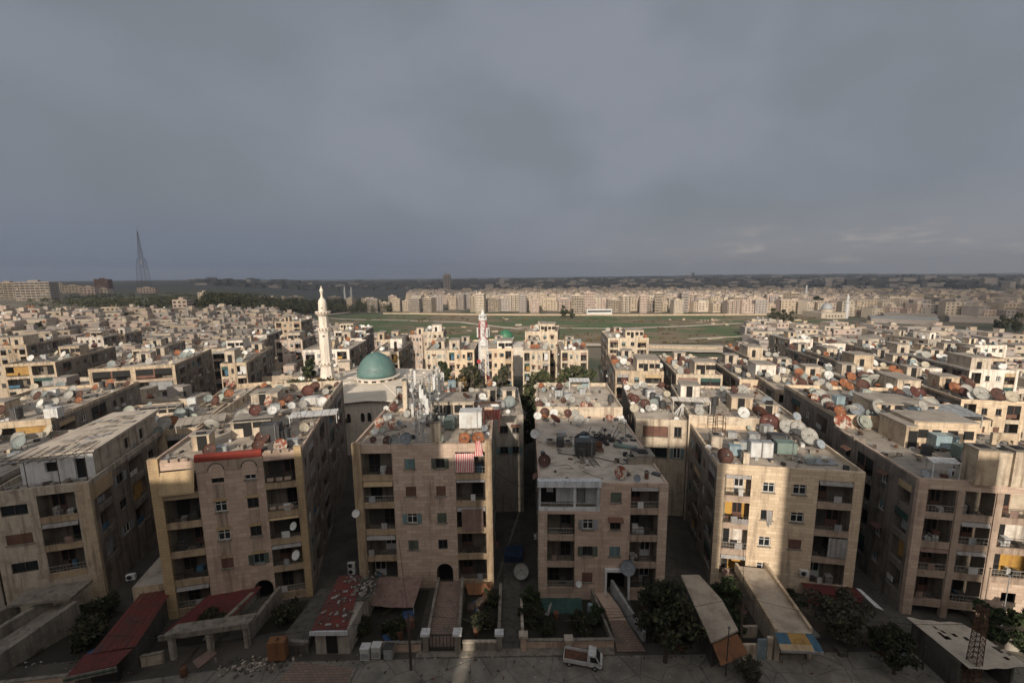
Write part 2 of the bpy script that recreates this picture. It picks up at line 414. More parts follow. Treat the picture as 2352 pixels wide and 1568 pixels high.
def block(key, label, P0, yaw, W, D, z0, zt, wm='stone_buff', side='side_grey', floors=(), fh=3.05, front=(), left=(), right=(), parapet=.45, roofm='roof',
          band='band_rose', detail=True, ref='', houses=(), group=None, extra_holes=(), pillars=(), wins=None, cat='apartment block', name='apartment_block', skip=(), backs=None, ptop=None, wh=1.1):
    B = Bld(); B.W, B.D, B.zt, B.yaw = W, D, zt, rad(yaw); B.P0 = Vector((P0[0], P0[1], 0)); B.ref = ref; B.key = key; B.label = label
    B.tops = []
    root = thing(name, label, cat, (P0[0], P0[1], 0), rad(yaw), group); B.root = root; BL.append(B)
    rr = random.Random(sum(map(ord, key)))
    FP = lambda u, d, z: (u, d, z)
    LP = lambda u, d, z: (d, u, z)
    RP = lambda u, d, z: (W-d, u, z)
    BP = lambda u, d, z: (u, D-d, z)
    fh_, lh, rh = list(extra_holes), [], []
    for i, zf in enumerate(floors):
        for j, c in enumerate(front):
            if (i, j) in skip: continue
            if c[0] == 'b':
                hh = fh-.38; fh_.append((c[1], c[2], zf, zf+hh, 1.5))
                bk = (backs or {}).get((i, j), BK[rr.randrange(5)])
                put_balcony(root, c[2]-c[1], hh, (c[1], 0, zf), 0, band, bk, c[3] if len(c) > 3 else '', detail, rr.randrange(1000))
            else:
                st = (wins or {}).get((i, j), rr.choice(['w', 'd', 'w', 'dn', 'b']) if detail else rr.choice('wdd'))
                if st == 'X': continue
                w = c[2]-c[1]; zz = zf+.95; fh_.append((c[1], c[2], zz, zz+wh, .16))
                put_window(root, w, wh, st, (c[1], 0, zz), 0, detail)
        for c in left:
            if c[0] == 'b':
                hh = fh-.5; lh.append((c[1], c[2], zf, zf+hh, 1.2)); put_balcony(root, c[2]-c[1], hh, (0, c[2], zf), -math.pi/2, 'concrete', BK[rr.randrange(5)], '', False, rr.randrange(60), 1.2)
            else:
                lh.append((c[1], c[2], zf+.95, zf+2.05, .16)); put_window(root, c[2]-c[1], 1.1, rr.choice('wd'), (0, c[2], zf+.95), -math.pi/2, False)
        for c in right:
            if c[0] == 'b':
                hh = fh-.5; rh.append((c[1], c[2], zf, zf+hh, 1.2)); put_balcony(root, c[2]-c[1], hh, (W, c[1], zf), math.pi/2, 'concrete', BK[rr.randrange(5)], '', False, rr.randrange(60), 1.2)
            else:
                rh.append((c[1], c[2], zf+.95, zf+2.05, .16)); put_window(root, c[2]-c[1], 1.1, rr.choice('wd'), (W, c[1], zf+.95), math.pi/2, False)
    b = MB(); zw = zt-.004
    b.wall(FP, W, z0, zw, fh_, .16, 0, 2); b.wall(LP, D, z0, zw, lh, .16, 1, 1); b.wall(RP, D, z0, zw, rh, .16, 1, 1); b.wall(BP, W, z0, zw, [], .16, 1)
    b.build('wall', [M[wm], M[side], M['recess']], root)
    b = MB(); b.box(.002, W-.002, .002, D-.002, zt-.3, zt, 0); b.build('roof', M[roofm], root)
    if parapet:
        b = MB(); t = .22; h = zt+parapet; e = .003
        b.box(-e, W+e, -e, t, zt, h); b.box(-e, t, t, D-t, zt, h); b.box(W-t, W+e, t, D-t, zt, h); b.box(-e, W+e, D-t, D+e, zt, h)
        b.build('parapet', M[ptop or wm], root)
    for (u0, u1, v0, v1, h, mt) in houses:
        b = MB(); b.box(u0, u1, v0, v1, zt+.002, zt+h, 0); b.box(u0-.12, u1+.12, v0-.12, v1+.12, zt+h+.002, zt+h+.14, 1)
        dx = u0+(u1-u0)*.3
        if u1-u0 > 4:
            for q in (.08, .55, .8): b.box(u0+(u1-u0)*q, u0+(u1-u0)*q+1.0, v0-.02, v0+.05, zt+1.0, zt+2.0, 2)
        b.box(dx, dx+.9, v0-.02, v0+.1, zt+.01, zt+2.0, 2)
        b.build('stair_house', [M[mt], M['roof_grey'], M['dark']], root)
        B.tops.append((u0, u1, v0, v1, zt+h+.14))
    for (u0, u1, za, zb, mt, dy) in pillars:
        b = MB(); b.box(u0, u1, -dy, .3, za, zb); b.build('pillar', M[mt], root)
    return B
def local(B, p):
    q = Vector((p[0]-B.P0.x, p[1]-B.P0.y)); c, s = math.cos(B.yaw), math.sin(B.yaw)
    return q.x*c+q.y*s, -q.x*s+q.y*c
def world(B, u, v, z):
    c, s = math.cos(B.yaw), math.sin(B.yaw)
    return Vector((B.P0.x+u*c-v*s, B.P0.y+u*s+v*c, z))
def roof_hit(px, py, up, marg=.3):
    """first roof under the photo point when the thing's middle stands `up` above the roof; else the nearest roof edge"""
    best = None; alt = None
    for B in BL:
        for (u0, u1, v0, v1, z) in B.tops+[(0, B.W, 0, B.D, B.zt)]:
            p = atz(px, py, z+up); u, v = local(B, p)
            if u0-.2 <= u <= u1+.2 and v0+marg <= v <= v1-.1:
                if best is None or p.y < best[0].y: best = (Vector((p.x, p.y, z)), B)
                break
            uc, vc = min(max(u, u0+.4), u1-.4), min(max(v, v0+.5), v1-.5); d = math.hypot(u-uc, (v-vc)*.6)
            if d < 3.2 and (alt is None or d < alt[2]): q = world(B, uc, vc, z); alt = (q, B, d)
    return best or (alt[:2] if alt else None)
# ------------------------------------------------------------------ the six blocks along the street and the ones right behind them
P = lambda B, W, us: None
b3 = block('b3', 'five storey stone block with red and white striped cloths on its top right balcony', (-16.9, 43.5), 1, 14.6, 13, -1.2, 16.3, 'stone_pink', floors=[13.0, 9.9, 6.8, 3.7, .6], fh=3.1,
    front=[('b', .9, 4.1), ('w', 5.4, 6.5), ('w', 8.65, 9.65), ('b', 10.75, 13.9)], left=[('b', 3, 6), ('w', 8, 9.2)], right=[('w', 3, 4), ('b', 6, 9)], parapet=.35, band='band',
    wins={(0, 1): 'bt', (0, 2): 'dK', (1, 1): 'db', (1, 2): 'db', (2, 1): 'wT', (2, 2): 'wk', (3, 1): 'dk', (3, 2): 'dn', (4, 1): 'X', (4, 2): 'X'}, ref='the roof of the striped cloth block',
    extra_holes=[(8.35, 10.15, -.2, 2.9, 1.4)], pillars=[(-.02, .88, -1.2, 16.9, 'band', .14), (13.92, 14.62, -1.2, 17.0, 'band', .14)], houses=[(6.9, 12.2, 8.5, 12.9, 2.3, 'render_cream')])
b2 = block('b2', 'five storey stone block with a dark red roof edge above two blind arches', (-35.0, 39.6), 13.2, 13.5, 14, -1.2, 16.3, 'stone_rose', floors=[13.0, 9.9, 6.8, 3.7, .6], fh=3.1,
    front=[('b', .85, 3.87), ('w', 5.15, 6.25), ('w', 8.1, 9.15), ('b', 9.9, 12.85)], right=[('w', 1.2, 2.1), ('b', 3.2, 5.8), ('w', 7, 8), ('b', 9.5, 12.5)], parapet=.3, band='band',
    wins={(0, 1): 'dn', (0, 2): 'w', (1, 1): 'w', (1, 2): 'dn', (2, 1): 'w', (2, 2): 'd', (3, 1): 'db', (3, 2): 'bK', (4, 1): 'X', (4, 2): 'X'}, ref='the roof with the dark red edge',
    extra_holes=[(7.9, 9.7, -.2, 2.7, 1.4)], pillars=[(-.03, .85, -.2, 17.0, 'stone_tan', .16), (12.85, 13.53, -.2, 17.0, 'stone_tan', .16)], houses=[(2.4, 4.0, 3.2, 4.6, 1.6, 'render_sand'), (4.9, 9.0, 6.4, 9.6, 1.7, 'render_cream')])
b4 = block('b4', 'four storey rose block with a white terrace room on its top left', (2.55, 41.8), -2, 13.1, 21.5, -1.2, 13.0, 'stone_rose', floors=[10.1, 7.1, 4.1, 1.1], fh=3.0,
    front=[('b', .9, 3.75), ('w', 4.55, 5.65), ('w', 7.35, 8.45), ('b', 9.4, 12.2)], left=[('w', 3, 4), ('w', 8, 9)], right=[('w', 3, 4), ('b', 6, 9), ('w', 12, 13)], parapet=.14, band='band_rose', skip={(0, 0), (0, 1)},
    wins={(0, 2): 'dk', (1, 1): 'wG', (1, 2): 'dr', (2, 1): 'dK', (2, 2): 'bt', (3, 1): 'db', (3, 2): 'X'}, roofm='roof_pale', ref='the bare front roof above the white terrace',
    extra_holes=[(0, 6.3, 10.05, 12.66, 1.5), (7.1, 9.3, .4, 3.2, 1.5)], pillars=[(-.02, .88, -.2, 9.99, 'stone_pink', .12), (12.22, 13.12, -.2, 13.1, 'stone_pink', .12)])
b5 = block('b5', 'four storey cream block half in sunlight with torn balcony curtains', (21.7, 43.8), -10.2, 14.0, 13, -1.2, 13.6, 'stone_cream', floors=[10.3, 7.2, 4.15, 1.1], fh=3.05,
    front=[('b', .85, 3.45), ('w', 4.6, 5.75), ('w', 7.5, 8.75), ('b', 9.85, 13.05)], left=[('b', .6, 3.2), ('w', 4.6, 5.4), ('b', 6.6, 9.6), ('w', 10.8, 11.8)], right=[('w', 3, 4)], parapet=.5, band='band_rose',
    wins={(0, 1): 'w', (0, 2): 'w', (1, 1): 'dc', (1, 2): 'w', (2, 1): 'w', (2, 2): 'db', (3, 1): 'w', (3, 2): 'X'}, backs={(0, 0): 'stone_cream', (1, 0): 'recess_orange', (2, 0): 'render_white', (3, 0): 'recess_orange', (0, 3): 'recess', (1, 3): 'recess_dark', (2, 3): 'recess_dark', (3, 3): 'recess'}, ref='the roof of the half sunlit block', roofm='roof')
b6 = block('b6', 'broad grey stone block with rows of open empty balconies at the street corner', (39.0, 39.4), -10, 18.0, 15, -1.2, 14.2, 'stone_pink', floors=[10.7, 7.65, 4.6, 1.5], fh=3.05,
    front=[('b', .85, 3.3), ('b', 3.95, 6.45), ('b', 7.1, 11.0), ('b', 12, 16)], left=[('b', .7, 2.6), ('w', 4.2, 5.1), ('b', 6.6, 9.6), ('w', 11, 12)], parapet=.2, band='band_rose', skip={(3, 2)}, ref='the corner roof at the right', roofm='roof_grey',
    wins={}, backs={(0, 2): 'render_cream', (1, 2): 'render_white', (2, 2): 'recess_orange', (0, 0): 'recess', (0, 1): 'recess', (1, 0): 'recess', (1, 1): 'recess', (2, 0): 'recess', (2, 1): 'recess', (3, 0): 'recess', (3, 1): 'recess'}, extra_holes=[(.9, 6.4, -1.0, 1.0, 2.0), (8.2, 9.4, 2.3, 3.3, .2)],
    pillars=[(-.02, .8, -1.2, 14.2, 'stone_rose', .16), (3.35, 3.9, -.5, 13.4, 'band_rose', .12), (6.5, 7.05, -.5, 13.4, 'band_rose', .12)], houses=[(5.4, 11.6, 9.5, 13.6, 2.9, 'stone_cream'), (4.2, 5.2, 8.8, 13.4, 2.5, 'render_sand')])
a1 = rad(17); c1 = (-43.9, 42.4)
b1 = block('b1', 'shaded block at the street corner with a white rooftop room and peeling balconies', (c1[0]-8.2*math.cos(a1), c1[1]-8.2*math.sin(a1)), 17, 8.2, 20, -1.2, 12.9, 'render_pale', side='side_grey', floors=[9.9, 6.8, 3.7], fh=3.1,
    front=[('w', .9, 3.0), ('b', 3.8, 6.9)], right=[('b', 1.0, 3.4), ('w', 4.6, 6.0), ('b', 7.4, 10.6), ('w', 12, 13.4), ('b', 14.5, 17.5)], parapet=.6, band='band', ref='the patched roof of the white rooftop room',
    wins={(0, 0): 'dn', (1, 0): 'db', (2, 0): 'dn'}, roofm='roof_grey', pillars=[(7.1, 8.22, .5, 13.4, 'render_sand', .1)])
b0 = block('b0', 'shaded block cut by the left border beside the corner block', tuple(world(b1, -13.2, .6, 0)[:2]), 17, 12.6, 18, -1.2, 13.4, 'render_grey', side='side_grey', floors=[10.3, 7.2, 4.1], fh=3.1, front=[('w', 1, 3), ('b', 4.2, 7.6), ('w', 9.4, 11.6)], right=[('w', 2, 3)], parapet=.6, band='band_rose', ref='the roof cut by the left border', roofm='roof_grey')
def arch_head(B, u0, u1, zt, mt):
    b = MB(); r = (u1-u0)/2; c = (u0+u1)/2; n = 8
    for s in (-1, 1):
        pts = [(c+s*r, zt)]+[(c+s*r*math.cos(math.pi/2*k/n), zt-r+r*math.sin(math.pi/2*k/n)) for k in range(n+1)]
        f = [b.add((p[0], -.004, p[1])) for p in pts]; g = [b.add((p[0], .35, p[1])) for p in pts]; b.idx(f, 0); b.idx(g, 0)
        for k in range(len(f)): j = (k+1) % len(f); b.idx([f[k], f[j], g[j], g[k]], 0)
    b.build('arch_head', M[mt], B.root)
    b = MB(); b.face([(u0-.2, 1.38, -.2), (u1+.2, 1.38, -.2), (u1+.2, 1.38, zt), (u0-.2, 1.38, zt)]); b.build('entrance_door', M['dark'], B.root)
arch_head(b3, 8.35, 10.15, 2.9, 'stone_pink'); arch_head(b2, 7.9, 9.7, 2.7, 'stone_rose')
# second units standing behind those fronts
b2b = block('b2b', 'long stepped block behind the dark red roof edge, sheets and dishes on top', tuple(world(b2, .2, 14.02, 0)[:2]), 12, 13.0, 16, -1, 15.9, 'render_cream', floors=[12.8, 9.7, 6.6], left=[('w', 3, 4)], right=[('w', 1, 2), ('b', 3.5, 6.5), ('w', 8, 9), ('b', 10.5, 13.5)], parapet=1.1, detail=False, ref='the cluttered roof behind the dark red edge', houses=[(2.0, 5.5, 7, 10, 1.7, 'render_pale')])
b3b = block('b3b', 'block behind the striped cloth block carrying the phone antennas', tuple(world(b3, .1, 13.02, 0)[:2]), 4, 9.6, 15, -1, 15.6, 'render_sand', floors=[12.5, 9.4, 6.3], left=[('b', 2, 5), ('w', 7, 8), ('b', 10, 13)], parapet=.8, detail=False, ref='the phone antenna roof', roofm='roof_grey', houses=[(.8, 3.0, 8.5, 11.5, 1.4, 'render_sand')])
b3c = block('b3c', 'low grey block beside the dark alley with pale rooftop partitions', (-6.9, 59.0), 2, 8.4, 15, -1, 14.2, 'render_grey', floors=[11.0, 7.9], front=[('w', 5, 6.2), ('w', 6.8, 7.8)], right=[('w', 3, 4), ('b', 6, 9)], parapet=.5, detail=False, ref='the roof beside the dark alley', houses=[(3.2, 4.6, 8, 10, 2.0, 'render_cream'), (5.6, 7.6, 8.2, 10, 1.8, 'render_cream')])
b4b = block('b4b', 'higher roofed block behind the bare front roof, long blank parapet', tuple(world(b4, .3, 21.52, 0)[:2]), -3, 12.8, 15, -1, 14.0, 'render_cream', floors=[10.8, 7.7], left=[('b', 3, 6)], right=[('w', 2, 3)], parapet=.55, detail=False, ref='the roof behind the blank parapet', roofm='roof_pale')
b4r = block('b4r', 'rooftop flat with a wide barred window facing the bare roof', (17.2, 58.6), -9, 7.0, 21, -1, 13.8, 'render_cream', floors=[10.7, 7.6], front=[('w', 1.0, 4.4), ('w', 5.2, 6.2)], left=[('b', 2, 5), ('w', 8, 9)], right=[('w', 3, 4), ('b', 7, 10)], parapet=.35, detail=False, ref='the roof over the wide barred window', roofm='roof_pale', wh=1.5)
b5b = block('b5b', 'stepped block behind the half sunlit block with a white rooftop room', tuple(world(b5, -.2, 13.02, 0)[:2]), -12, 13.6, 17, -1, 14.9, 'render_cream', floors=[11.6, 8.5, 5.4], left=[('b', 1, 4), ('w', 6, 7), ('b', 9, 12), ('w', 14, 15)], right=[('w', 3, 4), ('b', 8, 11)], parapet=.35, detail=False, ref='the stepped roof with the white rooftop room', roofm='roof', houses=[(.4, 3.2, 9.5, 12.5, 2.0, 'render_white'), (6.3, 9.0, 4.0, 6.5, 1.9, 'render_sand'), (9.6, 12.0, 3.0, 4.2, 1.3, 'render_cream')])
b6b = block('b6b', 'taller rear wing behind the street corner block with grey sheet roofs', tuple(world(b6, .2, 15.02, 0)[:2]), -11, 16, 16, -1, 15.4, 'stone_cream', floors=[12, 8.9], left=[('b', 2, 5), ('w', 7, 8), ('b', 10, 13)], parapet=.5, detail=False, ref='the rear wing behind the corner roof', roofm='roof_grey', houses=[(4.8, 11.5, .6, 6, 1.9, 'stone_cream')])
b6l = block('b6l', 'long narrow grey block between the half sunlit block and the corner block', (46.0, 74.0), -14, 13, 22, -1, 13.6, 'render_sand', floors=[10.4, 7.3], left=[('b', 2, 5), ('w', 7, 8), ('b', 10, 13), ('w', 16, 17)], front=[('b', .7, 3.6), ('w', 5, 6), ('w', 8, 9), ('b', 10, 12.4)], parapet=.35, detail=False, ref='the narrow roof behind the corner block')
# ------------------------------------------------------------------ blocks farther back: photo points of the two front top corners, roof height, depth
PATS = {
 'A': lambda W: [('b', W*.05, W*.25), ('w', W*.34, W*.43), ('w', W*.56, W*.65), ('b', W*.73, W*.94)],
 'B': lambda W: [('b', W*.04, W*.47), ('b', W*.53, W*.96)],
 'C': lambda W: [('w', W*.1, W*.2), ('w', W*.32, W*.42), ('w', W*.56, W*.66), ('w', W*.78, W*.88)],
 'D': lambda W: [('b', W*.04, W*.28), ('w', W*.4, W*.5), ('b', W*.62, W*.96)]}
def mid(key, label, tl, tr, zt, D, pat, wm, ref, side='side_grey', nf=4, yaw=None, houses=True, parapet=.4, z0=None):
    p0, p1 = atz(tl[0], tl[1], zt+parapet), atz(tr[0], tr[1], zt+parapet)
    W = (p1-p0).length; y = math.degrees(math.atan2(p1.y-p0.y, p1.x-p0.x)) if yaw is None else yaw
    y = max(-24, min(24, y)); W = max(5, min(26, W))
    mdl = (p0+p1)/2; p0 = (mdl.x-W/2*math.cos(rad(y)), mdl.y-W/2*math.sin(rad(y)))
    rr = random.Random(sum(map(ord, key))+5)
    rows = [('b', D*.1, D*.22), ('w', D*.3, D*.34), ('w', D*.42, D*.46), ('b', D*.55, D*.68), ('w', D*.78, D*.82), ('w', D*.9, D*.94)]
    hs = []
    if houses:
        u = rr.uniform(.1, .55)*W; hs = [(u, u+rr.uniform(2.2, 3.4), D*.35, D*.35+3, rr.uniform(1.8, 2.4), rr.choice(['render_cream', 'render_pale', 'render_sand']))]
        if rr.random() < .55:
            v = rr.choice([.3, D*.1, D*.45]); u = rr.choice([.25, W*.45]); hs = [(u, u+W*rr.uniform(.38, .52), v, v+rr.uniform(4, 6.5), rr.uniform(2.5, 3.0), rr.choice(['render_cream', 'render_pale', 'render_sand', 'render_white']))]
        if D > 15: hs.append((W*.3, W*.3+2.6, D*.75, D*.75+2.6, 2.0, 'render_pale'))
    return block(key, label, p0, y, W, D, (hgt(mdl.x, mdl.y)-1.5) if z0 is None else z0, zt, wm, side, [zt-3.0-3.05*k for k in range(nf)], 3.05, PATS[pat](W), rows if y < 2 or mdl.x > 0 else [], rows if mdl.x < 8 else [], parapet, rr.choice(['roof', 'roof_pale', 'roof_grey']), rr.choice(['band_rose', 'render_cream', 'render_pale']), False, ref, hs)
mid('r1', 'cream block with two small grilled windows under a long blank parapet', (1413, 851), (1525, 853), 13, 22, 'D', 'render_sand', 'the roof under the red hoarding', yaw=-8)
mid('r2', 'block with white balcony bands and an ochre door panel', (1554, 859), (1660, 861), 13, 22, 'B', 'render_cream', 'the roof over the ochre door panel', yaw=-9)
mid('r3', 'plain sunlit block with one cross barred window and end balconies', (1699, 871), (1802, 874), 13, 24, 'A', 'stone_cream', 'the roof over the cross barred window', yaw=-10)
mid('r4', 'sunlit block whose long dark flank has rows of small windows', (1848, 889), (1970, 893), 13, 26, 'A', 'stone_cream', 'the roof with the dark windowed flank', yaw=-11)
mid('r5', 'wide low sunlit block with flaking top band and shaded end balcony', (2021, 904), (2154, 915), 13, 24, 'D', 'render_cream', 'the flaking band roof', yaw=-12)
mid('r6', 'wide sunlit block at the right border with an air conditioner on its front', (2210, 917), (2356, 922), 13, 24, 'A', 'stone_cream', 'the roof at the right border', yaw=-12)
mid('r7', 'block with orange brick end bays behind a row of dishes', (1959, 841), (2050, 843), 13, 22, 'A', 'render_sand', 'the roof with orange brick end bays', yaw=-10)
mid('r8', 'small block with a sharp grey flank beside the field road', (1720, 820), (1802, 822), 12, 20, 'A', 'render_cream', 'the roof nearest the field road', yaw=-8)
mid('r9', 'white trimmed block with a flat white cornice', (2089, 844), (2165, 846), 12, 20, 'B', 'render_white', 'the white cornice roof', yaw=-10)
mid('r10', 'bright white block with a curved top between square ends', (2229, 848), (2340, 850), 13, 20, 'A', 'render_white', 'the curved top white roof', yaw=-10)
mid('r11', 'pale block behind the orange brick one with broken cornice', (1878, 821), (1926, 826), 12, 18, 'D', 'render_pale', 'the broken cornice roof', yaw=-9)
mid('r12', 'low cream block with long top band right of the broken cornice', (2034, 811), (2095, 811), 11, 18, 'D', 'render_cream', 'the long top band roof', yaw=-8)
mid('r13', 'cream block with lone left post and wide shadow slot', (2122, 811), (2203, 813), 11, 18, 'B', 'render_cream', 'the shadow slot roof', yaw=-8)
mid('r14', 'block with yellow lower balcony far at the right', (2246, 822), (2316, 824), 12, 18, 'B', 'render_sand', 'the yellow balcony roof', yaw=-9)
mid('r15', 'long white house with a row of small black windows', (2233, 791), (2321, 794), 8, 14, 'C', 'render_white', 'the long white house roof', yaw=-6, nf=3)
mid('r16', 'unfinished grey block in shade with square holes for windows', (2123, 777), (2172, 780), 9, 16, 'C', 'render_grey', 'the unfinished grey roof', yaw=8)
mid('r17', 'white unfinished block with grey flank at the field edge', (1811, 777), (1872, 780), 11, 14, 'C', 'render_white', 'the white unfinished roof at the field edge', yaw=-4)
mid('r18', 'pale house with long white roof slab beside the white unfinished block', (1885, 788), (1965, 790), 8, 14, 'C', 'render_white', 'the long white slab roof', yaw=-6, nf=3)
mid('m1', 'sunlit block with low annex left of the striped lattice tower', (979, 803), (1027, 805), 12.5, 16, 'C', 'render_cream', 'the annex roof left of the lattice tower', yaw=2)
mid('m2', 'sunlit block directly left of the striped lattice tower', (1028, 804), (1089, 803), 12.5, 20, 'A', 'stone_cream', 'the roof left of the lattice tower', yaw=0)
mid('m3', 'sunlit block directly right of the striped lattice tower', (1113, 801), (1178, 800), 12.5, 20, 'A', 'stone_cream', 'the roof right of the lattice tower', yaw=0)
mid('m4', 'four storey block with square balconies right of the dark gap', (1201, 805), (1263, 804), 12.5, 20, 'A', 'render_cream', 'the square balcony roof', yaw=-2)
mid('m5', 'block above the round green trees with a green shaded balcony', (1289, 805), (1350, 803), 12.5, 20, 'A', 'render_cream', 'the roof above the round trees', yaw=-3)
mid('m6', 'tall plain block with red strip and rows of tiny square windows', (1210, 759), (1278, 763), 15.5, 18, 'C', 'render_cream', 'the red strip roof', yaw=-8, nf=5)
mid('m7', 'detached five storey block with cluttered roof at the field edge', (1399, 773), (1490, 779), 14, 18, 'A', 'render_cream', 'the detached roof at the field edge', yaw=-5, nf=5)
mid('m8', 'block with grey flank and white roof hut before the green field', (975, 764), (1012, 759), 12, 14, 'C', 'render_cream', 'the white hut roof before the field', yaw=4)
mid('m9', 'pink washed block with dark flank left of the white roof hut', (941, 768), (968, 769), 11, 14, 'C', 'render_rose', 'the pink washed roof', yaw=4)
mid('m10', 'block half hidden by the big green dome', (852, 809), (916, 807), 12.5, 20, 'A', 'render_cream', 'the roof behind the green dome', yaw=3)
mid('m11', 'small house with red tiled gable beyond the green dome', (902, 776), (924, 775), 11, 12, 'C', 'render_pale', 'the red gable house', yaw=5)
mid('m12', 'block with pale gable left of the red tiled house', (864, 780), (900, 779), 12, 14, 'A', 'render_cream', 'the roof left of the red gable', yaw=5)
mid('m13', 'bright white four storey block directly behind the tall minaret', (700, 802), (798, 803), 12.5, 20, 'A', 'render_white', 'the white roof behind the minaret', yaw=4)
mid('m14', 'long pale roof block right of the minaret shaft', (766, 761), (840, 758), 12, 16, 'B', 'render_white', 'the long pale roof right of the minaret', yaw=6)
mid('m15', 'low white fronted block under the long pale roof', (785, 777), (830, 777), 11.5, 14, 'C', 'render_white', 'the low white front roof', yaw=5)
mid('m16', 'pink fronted house with roof urns left of the minaret', (630, 782), (694, 780), 11.5, 16, 'A', 'render_rose', 'the roof with urns left of the minaret', yaw=8)
mid('l1', 'block with sunlit loggias and steel grilles at the left border', (-6, 841), (134, 827), 14, 26, 'B', 'render_sand', 'the grilled loggia roof at the left border', yaw=17)
mid('l2', 'long block with sunlit ochre loggias and white balcony bands', (196, 850), (404, 835), 14, 24, 'B', 'render_sand', 'the ochre loggia roof', yaw=17)
mid('l3', 'shaded balcony block between the ochre loggias and the minaret', (504, 836), (566, 831), 14, 26, 'D', 'render_sand', 'the shaded balcony roof', yaw=16)
mid('l4', 'pale banded block with a long shaded flank behind the ochre loggias', (486, 801), (560, 799), 13, 22, 'B', 'render_cream', 'the pale banded roof', yaw=12)
mid('l5', 'flat white fronted block in the packed roofs left of the minaret', (560, 771), (613, 769), 12, 18, 'C', 'render_white', 'the flat white front roof', yaw=10)
mid('l6', 'five storey block standing tall above the low quarter on its own', (628, 740), (692, 736), 13, 16, 'A', 'render_sand', 'the tall lone block roof', yaw=6, nf=5)
mid('l7', 'block with dark water tank at the far left border', (0, 793), (54, 792), 14, 20, 'A', 'render_sand', 'the dark tank roof at the far left', yaw=15)
mid('l8', 'small three storey pale house left of the ochre loggias', (192, 773), (222, 775), 10, 10, 'C', 'render_white', 'the small pale house roof', yaw=12, nf=3)
mid('l9', 'ochre topped house among the packed roofs', (252, 768), (288, 765), 10, 12, 'C', 'render_sand', 'the ochre topped roof', yaw=12, nf=3)
mid('l10', 'block with bright parapet strip behind the ochre loggias', (300, 803), (362, 799), 13, 18, 'D', 'render_cream', 'the bright parapet strip roof', yaw=14)
bl4 = block('l11', 'long shaded block in the left foreground with glazed balconies on its flank', (-83, 57), 16, 16, 24, -1, 13.6, 'render_sand', 'side_grey', [10.5, 7.4, 4.3], 3.05, PATS['D'](16), [], [('b', 1.5, 5), ('w', 6.5, 7.6), ('b', 9, 13), ('w', 15, 16), ('w', 17.3, 18.2), ('w', 20, 21)], .5, 'roof', 'band_rose', False, 'the long shaded roof at the left', [(3, 7, 6, 9, 2, 'render_sand')])
bl5 = block('l12', 'low block with smooth parapet and bare roof beside the dark trees', (-52, 70), 17, 15, 15, -1, 12.4, 'render_sand', 'side_grey', [9.2, 6.1], 3.05, PATS['D'](15), [], [('w', 3, 4), ('w', 5, 6), ('w', 9, 10)], .9, 'roof_pale', 'band_rose', False, 'the bare roof beside the dark trees', [])
bl6 = block('l13', 'block with a leaning tarpaulin and many dishes left of the dark red roof edge', (-58, 55), 17, 14, 16, -1, 13.0, 'render_sand', 'side_grey', [9.9, 6.8], 3.05, PATS['A'](14), [], [('w', 3, 4), ('b', 6, 9)], .4, 'roof', 'band_rose', False, 'the dish strewn roof left of the red edge', [(4, 9, 7, 9.5, 1.6, 'render_cream')])
# ------------------------------------------------------------------ rooms built on two of the roofs
def box_part(name, B, x0, x1, y0, y1, z0, z1, mt, parent=None):
    b = MB(); b.box(x0, x1, y0, y1, z0, z1); return b.build(name, M[mt], parent or B.root)
# white terrace room (inside the cut-back top floor of the rose block)
tr = MB()
FPt = lambda u, d, z: (u, 1.45+d, z)
tr.wall(FPt, 6.29, 10.06, 12.62, [(.25, 1.9, 10.07, 12.4), (4.1, 5.0, 10.07, 12.3)], .3, 0)
tr.box(.002, .25, .3, 1.44, 10.06, 12.6, 0); tr.box(3.6, 3.85, .15, .4, 10.1, 12.6, 0); tr.box(6.02, 6.288, .1, 1.44, 10.1, 12.6, 0)
tr.box(.0, 6.28, .02, .2, 10.0, 10.45, 1)
tw = tr.build('terrace_room', [M['white'], M['white'], M['dark']], b4.root)
b = MB(); b.box(-.1, 6.4, -.1, -.012, 12.67, 13.3, 0); b.box(-.1, 6.4, -.1, .5, 13.301, 13.36, 0); b.build('terrace_canopy', M['white_blue'], b4.root)
b = MB(); b.box(.3, 1.85, 1.7, 1.74, 10.1, 12.35, 0); b.box(.9, 1.6, 1.62, 1.69, 11.3, 12.2, 1); b.box(4.15, 4.95, 1.6, 1.66, 10.1, 12.25, 2); b.build('terrace_door', [M['dark'], M['frame_white'], M['shut_grey']], tw)
b = MB()
for k in range(12): b.box(1.0+k*.22, 1.03+k*.22, .05, .09, 10.45, 11.0)
b.box(.95, 3.6, .04, .1, 11.0, 11.05); b.build('terrace_railing', M['rail'], tw)
# entrance frame of the rose block
b = MB(); b.box(6.9, 7.1, -.35, .02, .3, 3.45); b.box(9.3, 9.5, -.35, .02, .3, 3.45); b.box(6.9, 9.5, -.35, .02, 3.451, 3.75); b.build('entrance_frame', M['white'], b4.root)
